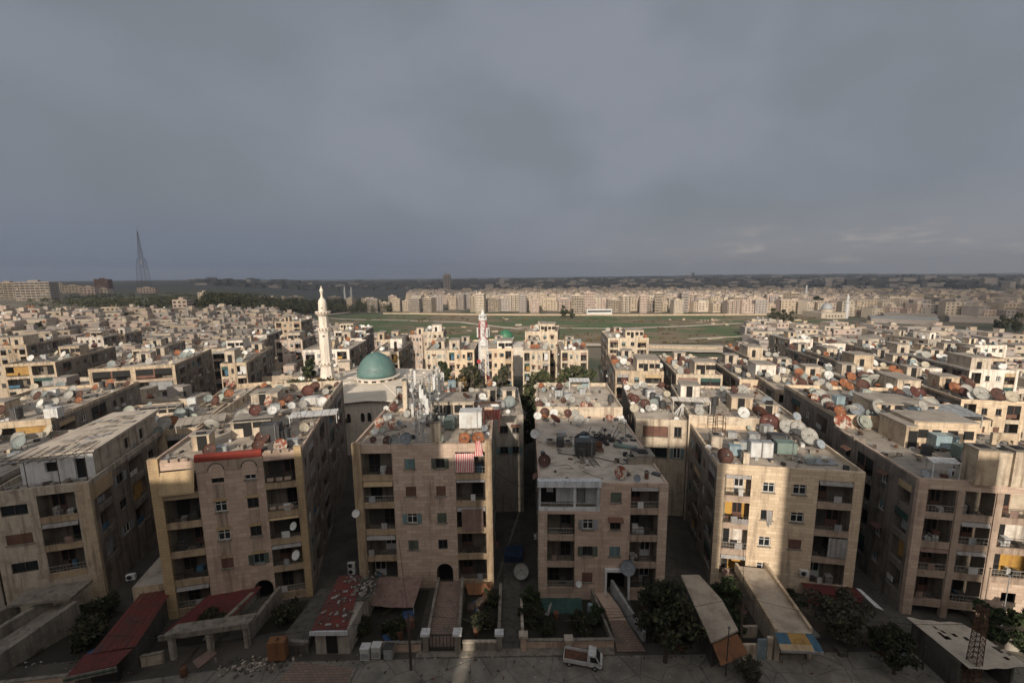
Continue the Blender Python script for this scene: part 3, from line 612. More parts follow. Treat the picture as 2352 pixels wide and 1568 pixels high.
# rooftop room of the corner block at the left
b = MB()
b.wall(lambda u, d, z: (1.3+u, 2.6+d, z), 6.2, 12.9, 15.9, [(2.0, 3.1, 14.0, 15.1), (4.5, 5.5, 12.92, 15.2)], .3, 0)
b.box(1.3, 1.5, 2.9, 11.8, 12.91, 15.9, 0)
b.wall(lambda u, d, z: (7.5-d, 2.6+u, z), 14.0, 12.9, 15.9, [(6, 7.1, 13.6, 15), (9.5, 10.6, 13.6, 15)], .25, 1)
rm = b.build('rooftop_room', [M['white'], M['render_pale'], M['dark']], b1.root)
for q in ([(3.2, 2.88, 13.9), (4.5, 2.88, 13.9), (4.5, 2.88, 15.2), (3.2, 2.88, 15.2)], [(5.7, 2.88, 12.92), (6.9, 2.88, 12.92), (6.9, 2.88, 15.3), (5.7, 2.88, 15.3)], [(7.26, 8.5, 13.5), (7.26, 9.8, 13.5), (7.26, 9.8, 15.1), (7.26, 8.5, 15.1)], [(7.26, 12, 13.5), (7.26, 13.3, 13.5), (7.26, 13.3, 15.1), (7.26, 12, 15.1)]):
    b = MB(); b.face(q); b.build('dark_opening', M['dark'], rm)
b = MB(); b.prism([(.8, 2.1), (7.9, 2.1), (7.9, 17), (2.6, 17)], [15.92]*4, [16.08, 16.08, 16.3, 16.3], 0)
rr = random.Random(3)
for k in range(40):
    x, y = rr.uniform(2.4, 6.6), rr.uniform(2.1, 15); q = rr.uniform(.3, 1.2); z = 16.11+(y-2.1)*.0148+k*.0021
    b.prism([(x, y), (x+q, y+rr.uniform(-.2, .2)), (x+q+.1, y+rr.uniform(.3, 1.1)), (x+.1, y+rr.uniform(.4, 1.0))], [z-.01]*4, [z+.01]*4, k % 3+1)
b.build('patched_roof', [M['roof_pale'], M['roof'], M['grey_cloth'], M['roof_grey']], rm)
b = MB()
for k in range(8): b.tube([(.4+k*.95, .3, 15.95), (1.2+k*.9, 4.2, 16.35)], .04, n=4)
for k in range(3): b.tube([(.0, .5+k*1.0, 16.06), (8.1, .6+k*1.0, 16.1)], .035, n=4)
for x in (.5, 3.0, 5.6, 7.9): b.tube([(x, .5, 12.9), (x, .5, 16.05)], .04, n=5)
b.build('bare_trellis', M['wood'], rm)
b = MB(); r2 = random.Random(19)
for k in range(40): x, y = r2.uniform(.3, 7.8), r2.uniform(.4, 2.3); s_ = r2.uniform(.1, .35); b.T = Matrix.Translation((x, y, 13.0)) @ Matrix.Rotation(r2.uniform(0, 3), 4, 'Z'); b.box(-s_, s_, -s_*.5, s_*.5, -.06, r2.uniform(.05, .3), k % 3)
b.build('terrace_rubble', [M['concrete'], M['grey_cloth'], M['wood']], b1.root)['kind'] = 'stuff'
for zf in (12.95, 9.9): box_part('ochre_panel', b1, 8.203, 8.23, .05, 3.9, zf-1.6+(.0 if zf > 12 else 0), zf-.05, 'tan_cloth') if zf > 12 else None
# red roof edge, blind arches and window panels of the red edged block
b = MB(); b.box(3.9, 9.86, -.12, .3, 16.3, 17.0); b.build('red_roof_edge', M['red_trim'], b2.root)
b = MB(); b.box(3.87, 9.9, -.10, -.004, 15.2, 16.3); b.build('top_band', M['band_rose'], b2.root)
for x in (5.1, 8.05):
    b = MB(); n = 10; ring = [(x-.12+1.4*(.5-.5*math.cos(math.pi*k/n)), 15.35+.7*math.sin(math.pi*k/n)) for k in range(n+1)]
    pts = [(x-.12, 14.5)]+ring+[(x+1.28, 14.5)]
    q = [b.add((p[0], -.13, p[1])) for p in pts]; q2 = [b.add((p[0], -.003, p[1])) for p in pts]
    b.idx(q[::-1], 0)
    for k in range(len(q)): b.idx([q[k], q[(k+1) % len(q)], q2[(k+1) % len(q)], q2[k]], 0)
    b.tube([(p[0], -.14, p[1]) for p in pts[1:-1]], .05, 1, 4); b.build('blind_arch', [M['stone_rose'], M['recess_dark']], b2.root)
    for zf in (9.9, 6.8, 3.7):
        box_part('sill_panel', b2, x+.1, x+1.06, -.035, -.003, zf+2.4, zf+3.9, 'band_rose')
        box_part('lintel', b2, x-.1, x+1.24, -.05, -.003, zf+2.07, zf+2.36, 'stone_tan')
def planters(B, u0, u1, zs, mt='band_rose'):
    for z in zs:
        b = MB(); n = 3
        for k in range(n):
            x = u0+.25+(u1-u0-.5)*k/n; b.box(x, x+(u1-u0)/n*.62, -.22, .02, z+.58, z+.86)
        b.build('planter', M[mt], B.root)
planters(b2, .85, 3.87, [16.0]); planters(b2, 9.9, 12.85, [16.0, 13.0, 9.9])
# lowered tan awning on the top left balcony, sunlit
b = MB(); b.face([(.9, -.12, 15.62), (3.82, -.12, 15.62), (3.75, -.5, 13.5), (.8, -.5, 13.5)]); b.face([(.8, -.5, 13.5), (3.75, -.5, 13.5), (3.75, -.48, 13.3), (.8, -.48, 13.3)]); b.build('awning', M['tan_cloth'], b2.root)
# striped cloths on the top right balcony and their neighbours
def cloth(name, B, u0, u1, z0, z1, y, mt, folds=7, bunch=0, depth=.05):
    b = MB(); n = folds*2
    for k in range(n):
        x0, x1 = u0+(u1-u0)*k/n, u0+(u1-u0)*(k+1)/n; a, c = (depth if k % 2 else -depth), (-depth if k % 2 else depth)
        m0 = (u0+u1)/2
        t0, t1 = m0+(x0-m0)*(1-bunch), m0+(x1-m0)*(1-bunch)
        b.face([(x0, y+a, z0), (x1, y+c, z0), (t1, y+c, z1), (t0, y+a, z1)])
    return b.build(name, M[mt], B.root)
def free_cloth(name, label, cat, B, u0, u1, z0, z1, y, mt, **kw):
    o = cloth(name, B, u0, u1, z0, z1, y, mt, **kw); o.parent = None; o.location = B.P0; o.rotation_euler = (0, 0, B.yaw); tag(o, label, cat); return o
free_cloth('striped_curtain', 'flat red and white striped curtain hung across the top right balcony', 'curtain', b3, 10.8, 12.75, 13.5, 15.62, -.16, 'rw_cloth', folds=3, depth=.03)
free_cloth('striped_curtain', 'red and white striped cloth gathered up over the roof band', 'curtain', b3, 12.75, 13.75, 15.3, 17.0, -.2, 'rw_cloth', folds=4, bunch=.55)
free_cloth('balcony_curtain', 'faded mauve curtain closing a balcony two floors under the striped one', 'curtain', b3, 11.3, 13.6, 6.75, 9.35, -.16, 'pink_cloth', folds=5, depth=.05)
free_cloth('torn_sheet', 'torn grey sheet hanging in a shaded balcony of the half sunlit block', 'sheet', b5, 11.2, 13.0, 4.6, 6.75, -.12, 'grey_cloth', folds=4, depth=.06)
free_cloth('torn_sheet', 'thin white sheet slumped over a sunlit balcony railing', 'sheet', b5, 1.7, 3.4, 7.5, 8.1, -.16, 'grey_cloth', folds=5, depth=.07)
free_cloth('lilac_awning', 'lilac striped awning sheet hanging under the left corner block balcony', 'awning', b1, 12.6, 16.3, .9, 3.3, -.6, 'lilac_cloth', folds=3, depth=.03)
def wbox(name, label, cat, B, parts, mts, group=None):
    b = MB()
    for p in parts: b.box(*p)
    o = b.build(name, mts); o.location = B.P0; o.rotation_euler = (0, 0, B.yaw); tag(o, label, cat, group); return o
def ac_unit(label, B, u, y, z, rz=0, group='air conditioner units on walls'):
    w = world(B, u, y, z)
    t = thing('air_conditioner', label, 'air conditioner', w, B.yaw+rz, group)
    b = MB(); b.box(-.42, .42, -.32, 0, .05, .65); b.box(-.36, -.3, -.3, -.05, 0, .05); b.box(.3, .36, -.3, -.05, 0, .05); b.build('casing', M['metal_white'], t)
    b = MB(); n = 14
    b.idx([b.add((-.1+.25*math.cos(2*math.pi*k/n), -.326, .35+.25*math.sin(2*math.pi*k/n))) for k in range(n)], 0); b.build('fan_grille', M['black'], t)
    return t
ac_unit('white air conditioner high on the shaded facade beside the right balcony', b5, 9.2, 0, 2.2)
ac_unit('air conditioner on the left corner block above the concrete entrance', b1, 10.6, 0, 1.9)
ac_unit('air conditioner on the low annex left of the dark red edged block', b2, -1.2, .3, 1.6)
ac_unit('upper air conditioner of the pair beside the red shed', b3, -1.3, 1.2, 1.9); ac_unit('lower air conditioner of the pair beside the red shed', b3, -1.3, 1.2, 1.15)
ac_unit('air conditioner standing on the corner roof by the blue dish', b6, 3.6, 1.6, 14.2, .6)
wbox('tan_annex', 'low tan annex with flat roof left of the dark red edged block', 'annex', b2, [(-3.2, -.05, .6, 6, -1, 3.6, 0, 1)], [M['render_sand'], M['roof_grey']])
# ------------------------------------------------------------------ satellite dishes
DC = {'white': ('white', rust('dish_white', (.66, .66, .64), (.50, .48, .44), .5, .8)), 'grey': ('grey', rust('dish_grey', (.37, .36, .33), (.28, .265, .24), .4, .75)),
 'cream': ('cream', rust('dish_cream', (.47, .42, .33), (.35, .28, .2), .45, .75)), 'brown': ('rusty brown', rust('dish_brown', (.06, .024, .017), (.115, .045, .028), .4, .7)),
 'red': ('dark red rusty', rust('dish_red', (.075, .021, .016), (.12, .038, .024), .4, .7)), 'orange': ('orange rusted', rust('dish_orange', (.30, .11, .04), (.15, .05, .025), .4, .65)),
 'mix': ('white and rust streaked', rust('dish_mix', (.5, .45, .37), (.24, .055, .025), .42, .56, .75, 1.7, .5)), 'slate': ('slate blue', rust('dish_slate', (.2, .225, .25), (.15, .165, .185), .4, .7)),
 'teal': ('faded teal', rust('dish_teal', (.235, .265, .26), (.165, .185, .18), .4, .7)), 'green': ('pale green grey', rust('dish_green', (.36, .385, .335), (.27, .285, .24), .4, .7)),
 'blue': ('light blue', rust('dish_blue', (.33, .37, .41), (.26, .285, .31), .4, .7))}
def reflector_mesh(col, lod):
    b = MB(); n, k = (20, 4) if lod else (14, 2); tilt = rad(32)
    T = Matrix.Translation((0, 0, 1.12)) @ Matrix.Rotation(-tilt, 4, 'X')
    b.T = T
    def ring(r, off): return [b.add((r*math.cos(2*math.pi*i/n), -.22*r*r+off, r*math.sin(2*math.pi*i/n))) for i in range(n)]
    for off, s in ((0, 1), (.045, -1)):
        c = b.add((0, off, 0)); prev = None
        for q in range(1, k+1):
            rg = ring(q/k, off)
            for i in range(n):
                j = (i+1) % n
                if prev is None: b.idx([c, rg[i], rg[j]], 0)
                else: b.idx([prev[i], rg[i], rg[j], prev[j]], 0)
            prev = rg
        if off == 0: rim = prev
        else:
            for i in range(n): b.idx([rim[i], rim[(i+1) % n], prev[(i+1) % n], prev[i]], 1)
    if not lod:
        b.T = None; b.tube([(0, .1, 0), (0, .12, 1.1)], .05, 1, 5)
        b.T = T; b.tube([(0, -.0, -.8), (0, -.85, -.1)], .02, 1, 4)
    return b.mesh('reflector', [DC[col][1], M['metal_dark']], True)
def dish_parts():
    T = Matrix.Translation((0, 0, 1.12)) @ Matrix.Rotation(-rad(32), 4, 'X')
    b = MB(); b.tube([(0, .16, 0), (0, .16, 1.15)], .05, 0, 6); b.tube([(-.4, .5, 0), (0, .16, .6)], .03, 0, 4); b.tube([(.4, .5, 0), (0, .16, .6)], .03, 0, 4); b.box(-.16, .16, .03, .2, 1.0, 1.25); mo = b.mesh('mount', M['metal_dark'])
    b = MB(); b.T = T
    for a in (90, 210, 330): b.tube([(.93*math.cos(rad(a)), -.2, .93*math.sin(rad(a))), (0, -.85, 0)], .014, 0, 4)
    b.tube([(0, -.95, 0), (0, -.78, 0)], .06, 1, 7); fe = b.mesh('feed', [M['metal_dark'], M['metal_white']])
    return mo, fe
DMO, DFE = dish_parts()
NTH = ['leftmost', 'second from the left', 'third from the left', 'fourth from the left', 'fifth from the left', 'sixth from the left', 'seventh from the left', 'eighth from the left', 'ninth from the left', 'tenth from the left', 'eleventh from the left', 'twelfth from the left']
DISHES = []
def dish(loc, r, col, yaw, lod, B):
    if lod:
        t = thing('satellite_dish', '', 'satellite dish', loc, yaw, 'satellite dishes on the roofs', r)
        link('reflector', cached(('rf', col, 1), lambda: reflector_mesh(col, 1)), t); link('mount', DMO, t); link('feed', DFE, t)
    else:
        t = link('satellite_dish', cached(('rf', col, 0), lambda: reflector_mesh(col, 0)), None, loc, yaw); t.scale = (r, r, r); tag(t, '', 'satellite dish', 'satellite dishes on the roofs')
    DISHES.append((t, col, r, B, proj(loc)[0])); return t
TL = {1: (0, 890.9), 2: (427.6, 855.3), 3: (798.2, 819.6), 4: (1176, 819.6), 5: (1532.3, 855.3), 6: (1924.3, 855.3)}
DL = {4: '''410,1310,80,brown 1365,1460,80,mix 1580,1530,42,slate 295,970,62,white 250,745,52,white 272,630,55,brown 410,660,62,brown 405,755,40,orange 450,605,34,white 522,690,55,white 540,785,75,red
610,670,45,cream 705,710,52,red 775,660,52,grey 845,795,72,grey 920,635,48,mix 990,635,40,red 1080,615,42,cream 1375,890,60,cream 1230,770,45,mix 1350,770,22,white 1450,765,22,white 1405,805,22,white 1492,812,22,white
410,550,42,grey 648,548,38,brown 755,540,45,grey 955,535,38,grey 320,538,18,white 302,375,32,cream 368,360,35,orange 455,350,35,cream 600,365,45,brown 680,320,40,brown 702,350,42,green 855,390,42,green 915,400,35,grey 400,415,35,teal
1300,295,45,red 1350,385,38,white 1435,335,38,mix 1570,370,42,grey 1672,355,38,grey 1635,345,40,white 1895,355,38,red 1958,468,42,cream 1440,500,50,brown 1555,530,55,red 1445,588,18,white 1545,650,55,cream 1680,590,60,brown 1720,650,45,grey 1785,635,45,white 1795,580,55,teal 1642,678,22,white 2078,785,22,white
1490,50,35,brown 1470,85,30,cream 1880,80,35,brown 1870,110,35,white 2230,60,35,brown 2310,50,35,red 2230,100,35,slate''',
 5: '''728,1055,92,brown 703,1107,37,cream 580,1048,36,blue 518,948,36,white 1785,805,92,grey 1935,905,50,blue 1805,1095,55,teal 1505,680,80,grey 1655,700,75,grey 960,510,68,white 945,580,30,white 988,655,28,green 1128,672,32,white 1165,500,82,brown 1270,610,95,red
795,330,68,green 915,402,25,white 1010,335,60,mix 1262,365,62,slate 1400,465,25,blue 705,215,45,grey 848,215,45,brown 950,240,80,grey 745,270,50,grey 1780,600,50,blue 1885,390,65,grey 1735,420,45,grey 2060,430,55,brown 2175,490,60,orange 2215,625,80,mix 2330,560,70,grey 440,545,60,grey
1820,135,40,brown 1940,115,35,grey 2110,140,35,orange 2100,30,42,white 2230,130,45,orange 2300,175,45,orange 1660,325,45,mix 1745,310,45,orange 1870,300,45,grey 2000,330,45,brown''',
 6: '''520,455,100,grey 410,500,25,white 592,548,30,white 560,595,45,teal 440,350,50,cream 575,385,55,brown 945,375,55,green 835,355,50,grey 1065,410,50,grey 1170,1315,42,blue 1800,265,62,grey 2015,280,60,brown 2195,305,50,cream 1465,195,55,orange 880,205,45,white 960,245,55,red 350,75,50,grey 460,90,70,grey 730,215,30,orange 505,170,25,orange 240,470,65,slate 170,470,60,grey 215,560,70,green 1560,85,45,brown 1660,130,45,brown 1590,250,45,red 1930,50,45,orange 2050,90,35,red 640,40,40,mix 1075,220,35,orange 1250,130,40,brown''',
 3: '''410,1195,62,brown 325,1045,40,brown 410,830,66,mix 565,850,55,mix 655,828,36,slate 445,920,40,green 343,943,28,white 570,1080,65,teal 690,1120,80,slate 1115,1095,75,green 1455,1130,75,orange 1635,1120,78,orange 1655,1000,70,grey 1730,900,45,slate 1340,690,55,white 1260,590,50,teal 585,635,55,red 485,650,20,white 925,625,50,red 450,575,38,grey 475,480,35,grey 755,720,50,grey 905,715,45,grey
1487,510,50,brown 1605,515,50,brown 1703,500,48,white 1748,537,18,white 1850,497,45,grey 2028,690,28,white 1435,380,35,grey 1465,330,25,cream 1585,330,30,grey 1665,330,38,orange 1765,325,35,cream 1857,332,32,white 680,500,35,brown 490,410,35,red 620,350,40,blue''',
 2: '''295,975,62,brown 95,910,35,grey 1180,920,75,mix 905,920,60,brown 325,665,80,grey 1480,700,60,cream 745,670,60,orange 700,560,80,grey 1390,945,25,white 1080,480,50,white 1325,420,45,white 870,480,60,red 1200,390,40,orange 1465,400,50,grey 1910,160,40,brown 1760,240,40,grey 1860,330,50,mix 1440,310,35,brown 2110,190,30,cream 1265,600,60,grey 960,820,70,brown
185,190,50,grey 555,135,35,grey 620,105,35,grey 430,150,45,mix 690,345,35,red 275,325,45,teal 360,315,28,orange 885,370,40,grey 1260,340,30,orange''',
 1: '''1280,540,70,green 1950,410,50,white 2075,430,60,grey 2190,405,45,orange 1415,440,25,white 1520,510,45,cream 1740,420,45,brown 1640,430,40,mix 2000,540,40,teal'''}
rr = random.Random(11); miss = []
for tl, txt in DL.items():
    for tok in txt.split():
        x, y, r, col = tok.split(','); px, py = TL[tl][0]+float(x)*.1818, TL[tl][1]+float(y)*.1818; rp = float(r)*.1818
        h = None; rm_ = 1.0
        for it in range(3):
            h = roof_hit(px, py, 1.12*rm_, .15)
            if not h: break
            dist = (Vector((h[0].x, h[0].y, h[0].z))-Vector((0, 0, CZ))).length; rm_ = max(.35, min(1.22, rp*dist/FPX*.97))
        if not h: miss.append((tl, tok)); continue
        yw = rr.uniform(-.4, .3) if px > 760 else rr.uniform(.2, .85)
        if rr.random() < .06: yw += 2.6
        dish(h[0], rm_, col, yw, rm_*FPX/dist > 5.5, h[1])
print('dishes placed', len(DISHES), 'missed', len(miss), miss[:12])
# more dishes on the roofs farther back, up to about 300 in all; the many tiny ones beyond become one mass
rr = random.Random(5); cols = ['brown', 'red', 'grey', 'grey', 'cream', 'white', 'orange', 'mix', 'brown', 'green', 'slate', 'teal']
spots = []
for B in BL:
    near = B.key in ('b1', 'b2', 'b3', 'b4', 'b5', 'b6', 'b4r', 'b4b', 'b5b')
    if near: continue
    cx, cy = world(B, B.W/2, B.D/2, 0)[:2]
    n = int(B.W*B.D/ (9 if cx > 12 else 17))
    for k in range(n):
        u, v = rr.uniform(.6, B.W-.6), rr.uniform(.8, B.D-.6)
        if any(t[0]-.7 < u < t[1]+.7 and t[2]-.7 < v < t[3]+.7 for t in B.tops): continue
        p = world(B, u, v, B.zt)
        if any((p.xy-d[0].location.xy).length < 1.3 for d in DISHES if abs(d[0].location.z-p.z) < 3): continue
        if any((p.xy-q[0].xy).length < 1.15 for q in spots): continue
        spots.append((p, B, rr.uniform(.5, .95), rr.choice(cols), rr.uniform(-.45, .35)))
spots.sort(key=lambda s: (s[0].y if proj(s[0])[0] > -50 and proj(s[0])[0] < 2400 else 9e9)); take = max(0, 296-len(DISHES))
for p, B, r, col, yw in spots[:take]: dish(p, r, col, yw, False, B)
for col in ('brown', 'grey', 'white'): pass
mass = MB(); mm = [DC[c][1] for c in ('brown', 'grey', 'cream', 'white', 'orange', 'teal')]
def mass_dish(p, r, k, yw):
    T = Matrix.Translation(p) @ Matrix.Rotation(yw, 4, 'Z') @ Matrix.Translation((0, 0, 1.0*r)) @ Matrix.Rotation(-rad(32), 4, 'X')
    mass.T = T; n = 8; c = mass.add((0, 0, 0)); q = [mass.add((r*math.cos(2*math.pi*i/n), -.22*r, r*math.sin(2*math.pi*i/n))) for i in range(n)]
    c2 = mass.add((0, .06*r, 0))
    for i in range(n): mass.idx([c, q[i], q[(i+1) % n]], k); mass.idx([c2, q[(i+1) % n], q[i]], k)
    mass.T = Matrix.Translation(p); mass.tube([(0, .05, 0), (0, .05, r)], .04, 1, 4, False)
for p, B, r, col, yw in spots[take:]: mass_dish(p, r, rr.randrange(6), yw)
# labels: colour, place in its own row, roof
byk = {}
for d in DISHES: byk.setdefault((d[3].key, d[1]), []).append(d)
for (k, col), ds in byk.items():
    ds.sort(key=lambda d: d[4]); B = ds[0][3]
    for i, d in enumerate(ds):
        big = 'large ' if d[2] > 1.05 else ('small ' if d[2] < .62 else '')
        o = '' if len(ds) == 1 else (', '+(NTH[i] if i < len(ds)-1 or i > 11 else 'rightmost') if i < 12 else ', far right')
        d[0]['label'] = (f"{big}{DC[col][0]} dish{o} on {B.ref}").replace('  ', ' ')
        d[0]['label'] = ' '.join(d[0]['label'].split()[:16])
# ------------------------------------------------------------------ tanks, chimneys, cabinets and junk on the roofs
def put(px, py, up): return roof_hit(px, py, up, .15)
ROOFN = {}
def tank(px, py, w, h, d, mt, label, yaw=0, kind='box'):
    q = put(px, py, h/2+.25)
    if not q: return
    t = thing('water_tank', label, 'water tank', q[0], q[1].yaw+yaw, 'water tanks on the roofs')
    b = MB()
    if kind == 'box':
        b.box(-w/2, w/2, -d/2, d/2, .28, .28+h)
        for k in range(1, 3): b.box(-w/2-.015, w/2+.015, -d/2-.015, d/2+.015, .28+h*k/3-.02, .28+h*k/3+.02)
    else: b.lathe([(w/2*.95, .28), (w/2, .34), (w/2, .28+h*.9), (w/2*.5, .28+h), (w/2*.2, .3+h)], n=18)
    b.build('vessel', M[mt], t)
    b = MB()
    for x in (-w*.4, w*.4):
        for y in (-d*.4, d*.4): b.box(x-.04, x+.04, y-.04, y+.04, 0, .279)
    b.build('stand', M['metal_dark'], t)
    b = MB(); b.tube([(w*.3, -d*.3, .28+h), (w*.3, -d*.3, .45+h), (w*.3, -d*.62, .45+h), (w*.3, -d*.62, 0)], .025, 0, 5); b.build('pipe', M['metal'], t)
    return t
def T6(x, y): return 1924.3+x*.1818, 855.3+y*.1818
def T5(x, y): return 1532.3+x*.1818, 855.3+y*.1818
def T4(x, y): return 1176+x*.1818, 819.6+y*.1818
def T3(x, y): return 798.2+x*.1818, 819.6+y*.1818
def T2(x, y): return 427.6+x*.1818, 855.3+y*.1818
def T1(x, y): return x*.1818, 890.9+y*.1818
tank(*T6(1320, 860), 2.2, 1.5, 1.5, 'tank_blue', 'pale blue metal tank on the walled part of the corner roof')
tank(*T6(1620, 1000), 1.9, 1.3, 1.3, 'tank_green', 'grey green metal tank on a brown frame at the corner roof')
tank(*T6(1010, 530), 1.9, 1.5, 1.3, 'tank_blue', 'pale blue tank beside the grey sheet roof')
tank(*T5(1485, 940), 2.0, 1.3, 1.3, 'tank_green', 'dark green tank on the half sunlit block behind the grey cabinets')
tank(*T5(1400, 840), 2.0, 1.2, 1.3, 'metal_dark', 'black tank behind the grey cabinets')
tank(*T4(920, 1130), 2.3, 1.6, 1.5, 'metal_dark', 'black tank in the burnt clutter of the bare roof')
tank(*T3(1560, 770), 2.6, 1.9, 1.8, 'metal_white', 'white panelled tank beside the red hanging sheet')
tank(*T3(1560, 630), 2.4, 1.3, 1.6, 'metal', 'flat grey tank behind the white panelled tank')
tank(*T3(1290, 830), 1.2, 1.2, 1.0, 'tank_green', 'small dark tank under the phone antennas')
tank(*T2(1080, 740), 1.9, 1.7, 1.5, 'metal_dark', 'dark tank with pale lid behind the rusty dishes')
tank(*T1(1280, 630), 2.0, 1.3, 2.0, 'metal_dark', 'round black tank on the patched rooftop', 0, 'round')
tank(*T1(205, 310), 1.4, 1.6, 1.4, 'metal_dark', 'dark round tank on the long shaded roof', 0, 'round')
tank(*T1(800, 300), 1.6, 1.5, 1.4, 'metal_white', 'white cube tank on the long shaded roof')
tank(*T2(1600, 350), 1.8, 1.0, 1.4, 'metal_white', 'long white tank between the sheets and dishes')
# grey double cabinet and black one behind
q = put(*T5(1180, 960), 1.0)
if q:
    t = thing('metal_cabinet', 'pair of tall grey metal cabinets on the half sunlit roof', 'cabinet', q[0], q[1].yaw)
    b = MB(); b.box(-1.2, -.05, -.5, .5, .1, 1.9, 0); b.box(.0, 1.15, -.5, .5, .1, 1.9, 0); b.build('body', M['metal'], t)
    for x in (-1.12, .08):
        b = MB(); b.box(x, x+1.0, -.53, -.503, .2, 1.8); b.box(x+.82, x+.9, -.56, -.53, .9, 1.2); b.build('door', M['metal_white'], t)
    b = MB(); b.box(-1.2, -1.1, -.5, .5, 0, .099); b.box(1.05, 1.15, -.5, .5, 0, .099); b.build('foot', M['rusty'], t)
def chimney(px, py, w, h, mt, label):
    q = put(px, py, h/2)
    if not q: return
    b = MB(); b.box(-w/2, w/2, -w/2, w/2, 0, h, 0); b.box(-w/2-.08, w/2+.08, -w/2-.08, w/2+.08, h+.001, h+.1, 1); b.box(-w/4, w/4, -w/4, w/4, h+.101, h+.2, 2)
    o = b.build('chimney', [M[mt], M['concrete'], M['dark']]); o.location = q[0]; o.rotation_euler = (0, 0, q[1].yaw); tag(o, label, 'chimney', 'chimneys and shafts on the roofs')
chimney(*T5(865, 945), .6, 1.5, 'render_cream', 'pale chimney midway on the half sunlit roof')
chimney(*T5(990, 1080), .6, 1.4, 'render_cream', 'pale chimney at the front edge of the half sunlit roof')
chimney(*T5(610, 870), 1.2, 1.6, 'render_pale', 'pale block shaft near the left edge of the half sunlit roof')
chimney(*T6(1845, 1190), 1.7, 3.4, 'render_sand', 'stout sunlit pier on the corner roof')
chimney(*T6(2195, 1260), 1.1, 3.2, 'render_cream', 'slim pale pier at the right end of the corner roof')
chimney(*T6(2320, 1220), 1.6, 3.4, 'render_cream', 'pale pier cut by the right border')
chimney(*T4(485, 1080), .9, .5, 'concrete', 'low vent box at the left of the bare roof')
chimney(*T4(705, 1095), .9, .5, 'concrete', 'low vent box in the middle of the bare roof')
chimney(*T4(1640, 1255), 2.2, .9, 'concrete', 'broad brick shaft at the right edge of the bare roof')
chimney(*T4(1510, 1300), .9, .7, 'concrete', 'small shaft beside the broad brick one')
chimney(*T4(1700, 1495), .35, .7, 'rusty', 'short rusty flue at the front of the bare roof')
chimney(*T4(890, 1310), .4, .6, 'concrete', 'small grey flue beside the leaning ladder')
chimney(*T3(1120, 960), 1.0, 2.6, 'render_cream', 'cream shaft under the phone antennas')
chimney(*T3(730, 490), .6, 4.2, 'render_cream', 'tall cream post among the phone antennas')
chimney(*T2(225, 810), .22, 1.5, 'metal_white', 'thin white vent pipe on the red edged roof')
# arch ornament on the corner roof
q = put(*T6(2085, 1050), 1.6)
if q:
    b = MB(); b.box(-1.1, -.7, 0, .3, 0, 3.2); b.box(.7, 1.1, 0, .3, 0, 3.2); b.box(-1.1, 1.1, 0, .3, 3.201, 3.9); b.tube([(-.7, .15, 2.6), (-.35, .15, 3.15), (0, .15, 3.3), (.35, .15, 3.15), (.7, .15, 2.6)], .12, 0, 5)
    o = b.build('arch_frame', M['render_sand']); o.location = q[0]; o.rotation_euler = (0, 0, q[1].yaw); tag(o, 'free standing arched stone frame on the corner roof', 'arch')
# burnt heap on the bare roof
q = put(*T4(1050, 1010), .4)
if q:
    b = MB(); r2 = random.Random(4)
    for k in range(60):
        x, y = r2.gauss(0, 1.9), r2.gauss(0, .9); s = r2.uniform(.15, .5); h = r2.uniform(.2, 1.1)*math.exp(-(x*x/8))
        b.T = Matrix.Translation((x, y, h*.5)) @ Matrix.Rotation(r2.uniform(0, 3), 4, 'Z') @ Matrix.Rotation(r2.uniform(-.5, .5), 4, 'X'); b.box(-s, s, -s*.5, s*.5, -s*.3, s*.3, k % 3)
    for k in range(10):
        b.T = None; x = r2.uniform(-2.5, 2.5); b.tube([(x, r2.uniform(-.6, .6), 0), (x+r2.uniform(-1.5, 1.5), r2.uniform(-1, 1), r2.uniform(.5, 2.2))], .04, 0, 4)
    o = b.build('rubble_heap', [M['black'], M['metal_dark'], M['conc_dark']]); o.location = q[0]; tag(o, 'burnt black heap of junk on the bare roof', 'rubble heap')
q = put(*T4(1430, 1120), .3)
if q:
    b = MB(); b.T = Matrix.Rotation(-.5, 4, 'Z'); b.box(-1.4, 1.4, -.4, .4, .05, .35); o = b.build('wooden_crate', M['tank_green']); o.location = q[0]; tag(o, 'long dark green crate lying askew on the bare roof', 'crate')
q = put(*T4(1090, 1150), .5)
if q:
    t = thing('garden_chair', 'brown wooden armchair left beside the black tank', 'chair', q[0], .1)
    b = MB(); b.box(-.6, .6, -.4, .4, .3, .45); b.build('seat', M['rusty'], t); b = MB(); b.box(-.6, .6, .35, .45, .451, 1.2); b.build('backrest', M['rusty'], t)
    for x in (-.55, .47):
        for y in (-.38, .3): b = MB(); b.box(x, x+.08, y, y+.08, 0, .299); b.build('leg', M['wood'], t)
q = put(*T4(1030, 1330), .1)
if q:
    b = MB(); b.T = Matrix.Rotation(.25, 4, 'Z') @ Matrix.Rotation(.12, 4, 'X')
    for x in (-.35, .35): b.tube([(x, -1.2, .1), (x, 1.2, .1)], .05, 0, 5)
    for k in range(7): b.tube([(-.35, -1+k*.33, .1), (.35, -1+k*.33, .1)], .035, 0, 4)
    o = b.build('wooden_ladder', M['conc_dark']); o.location = q[0]; tag(o, 'grey wooden ladder lying on the bare roof', 'ladder')
pp = [put(*T4(600, 1215), .1), put(*T4(1060, 1265), .1), put(*T4(1400, 1345), .1), put(*T4(1540, 1345), .1)]
if all(pp):
    b = MB(); b.tube([p[0]+Vector((0, 0, .08)) for p in pp], .05, 0, 5); tag(b.build('roof_pipe', M['metal_dark']), 'long thin pipe running across the bare roof', 'pipe')
pp = [put(*T4(535, 1080), .1), put(*T4(760, 1035), .1)]
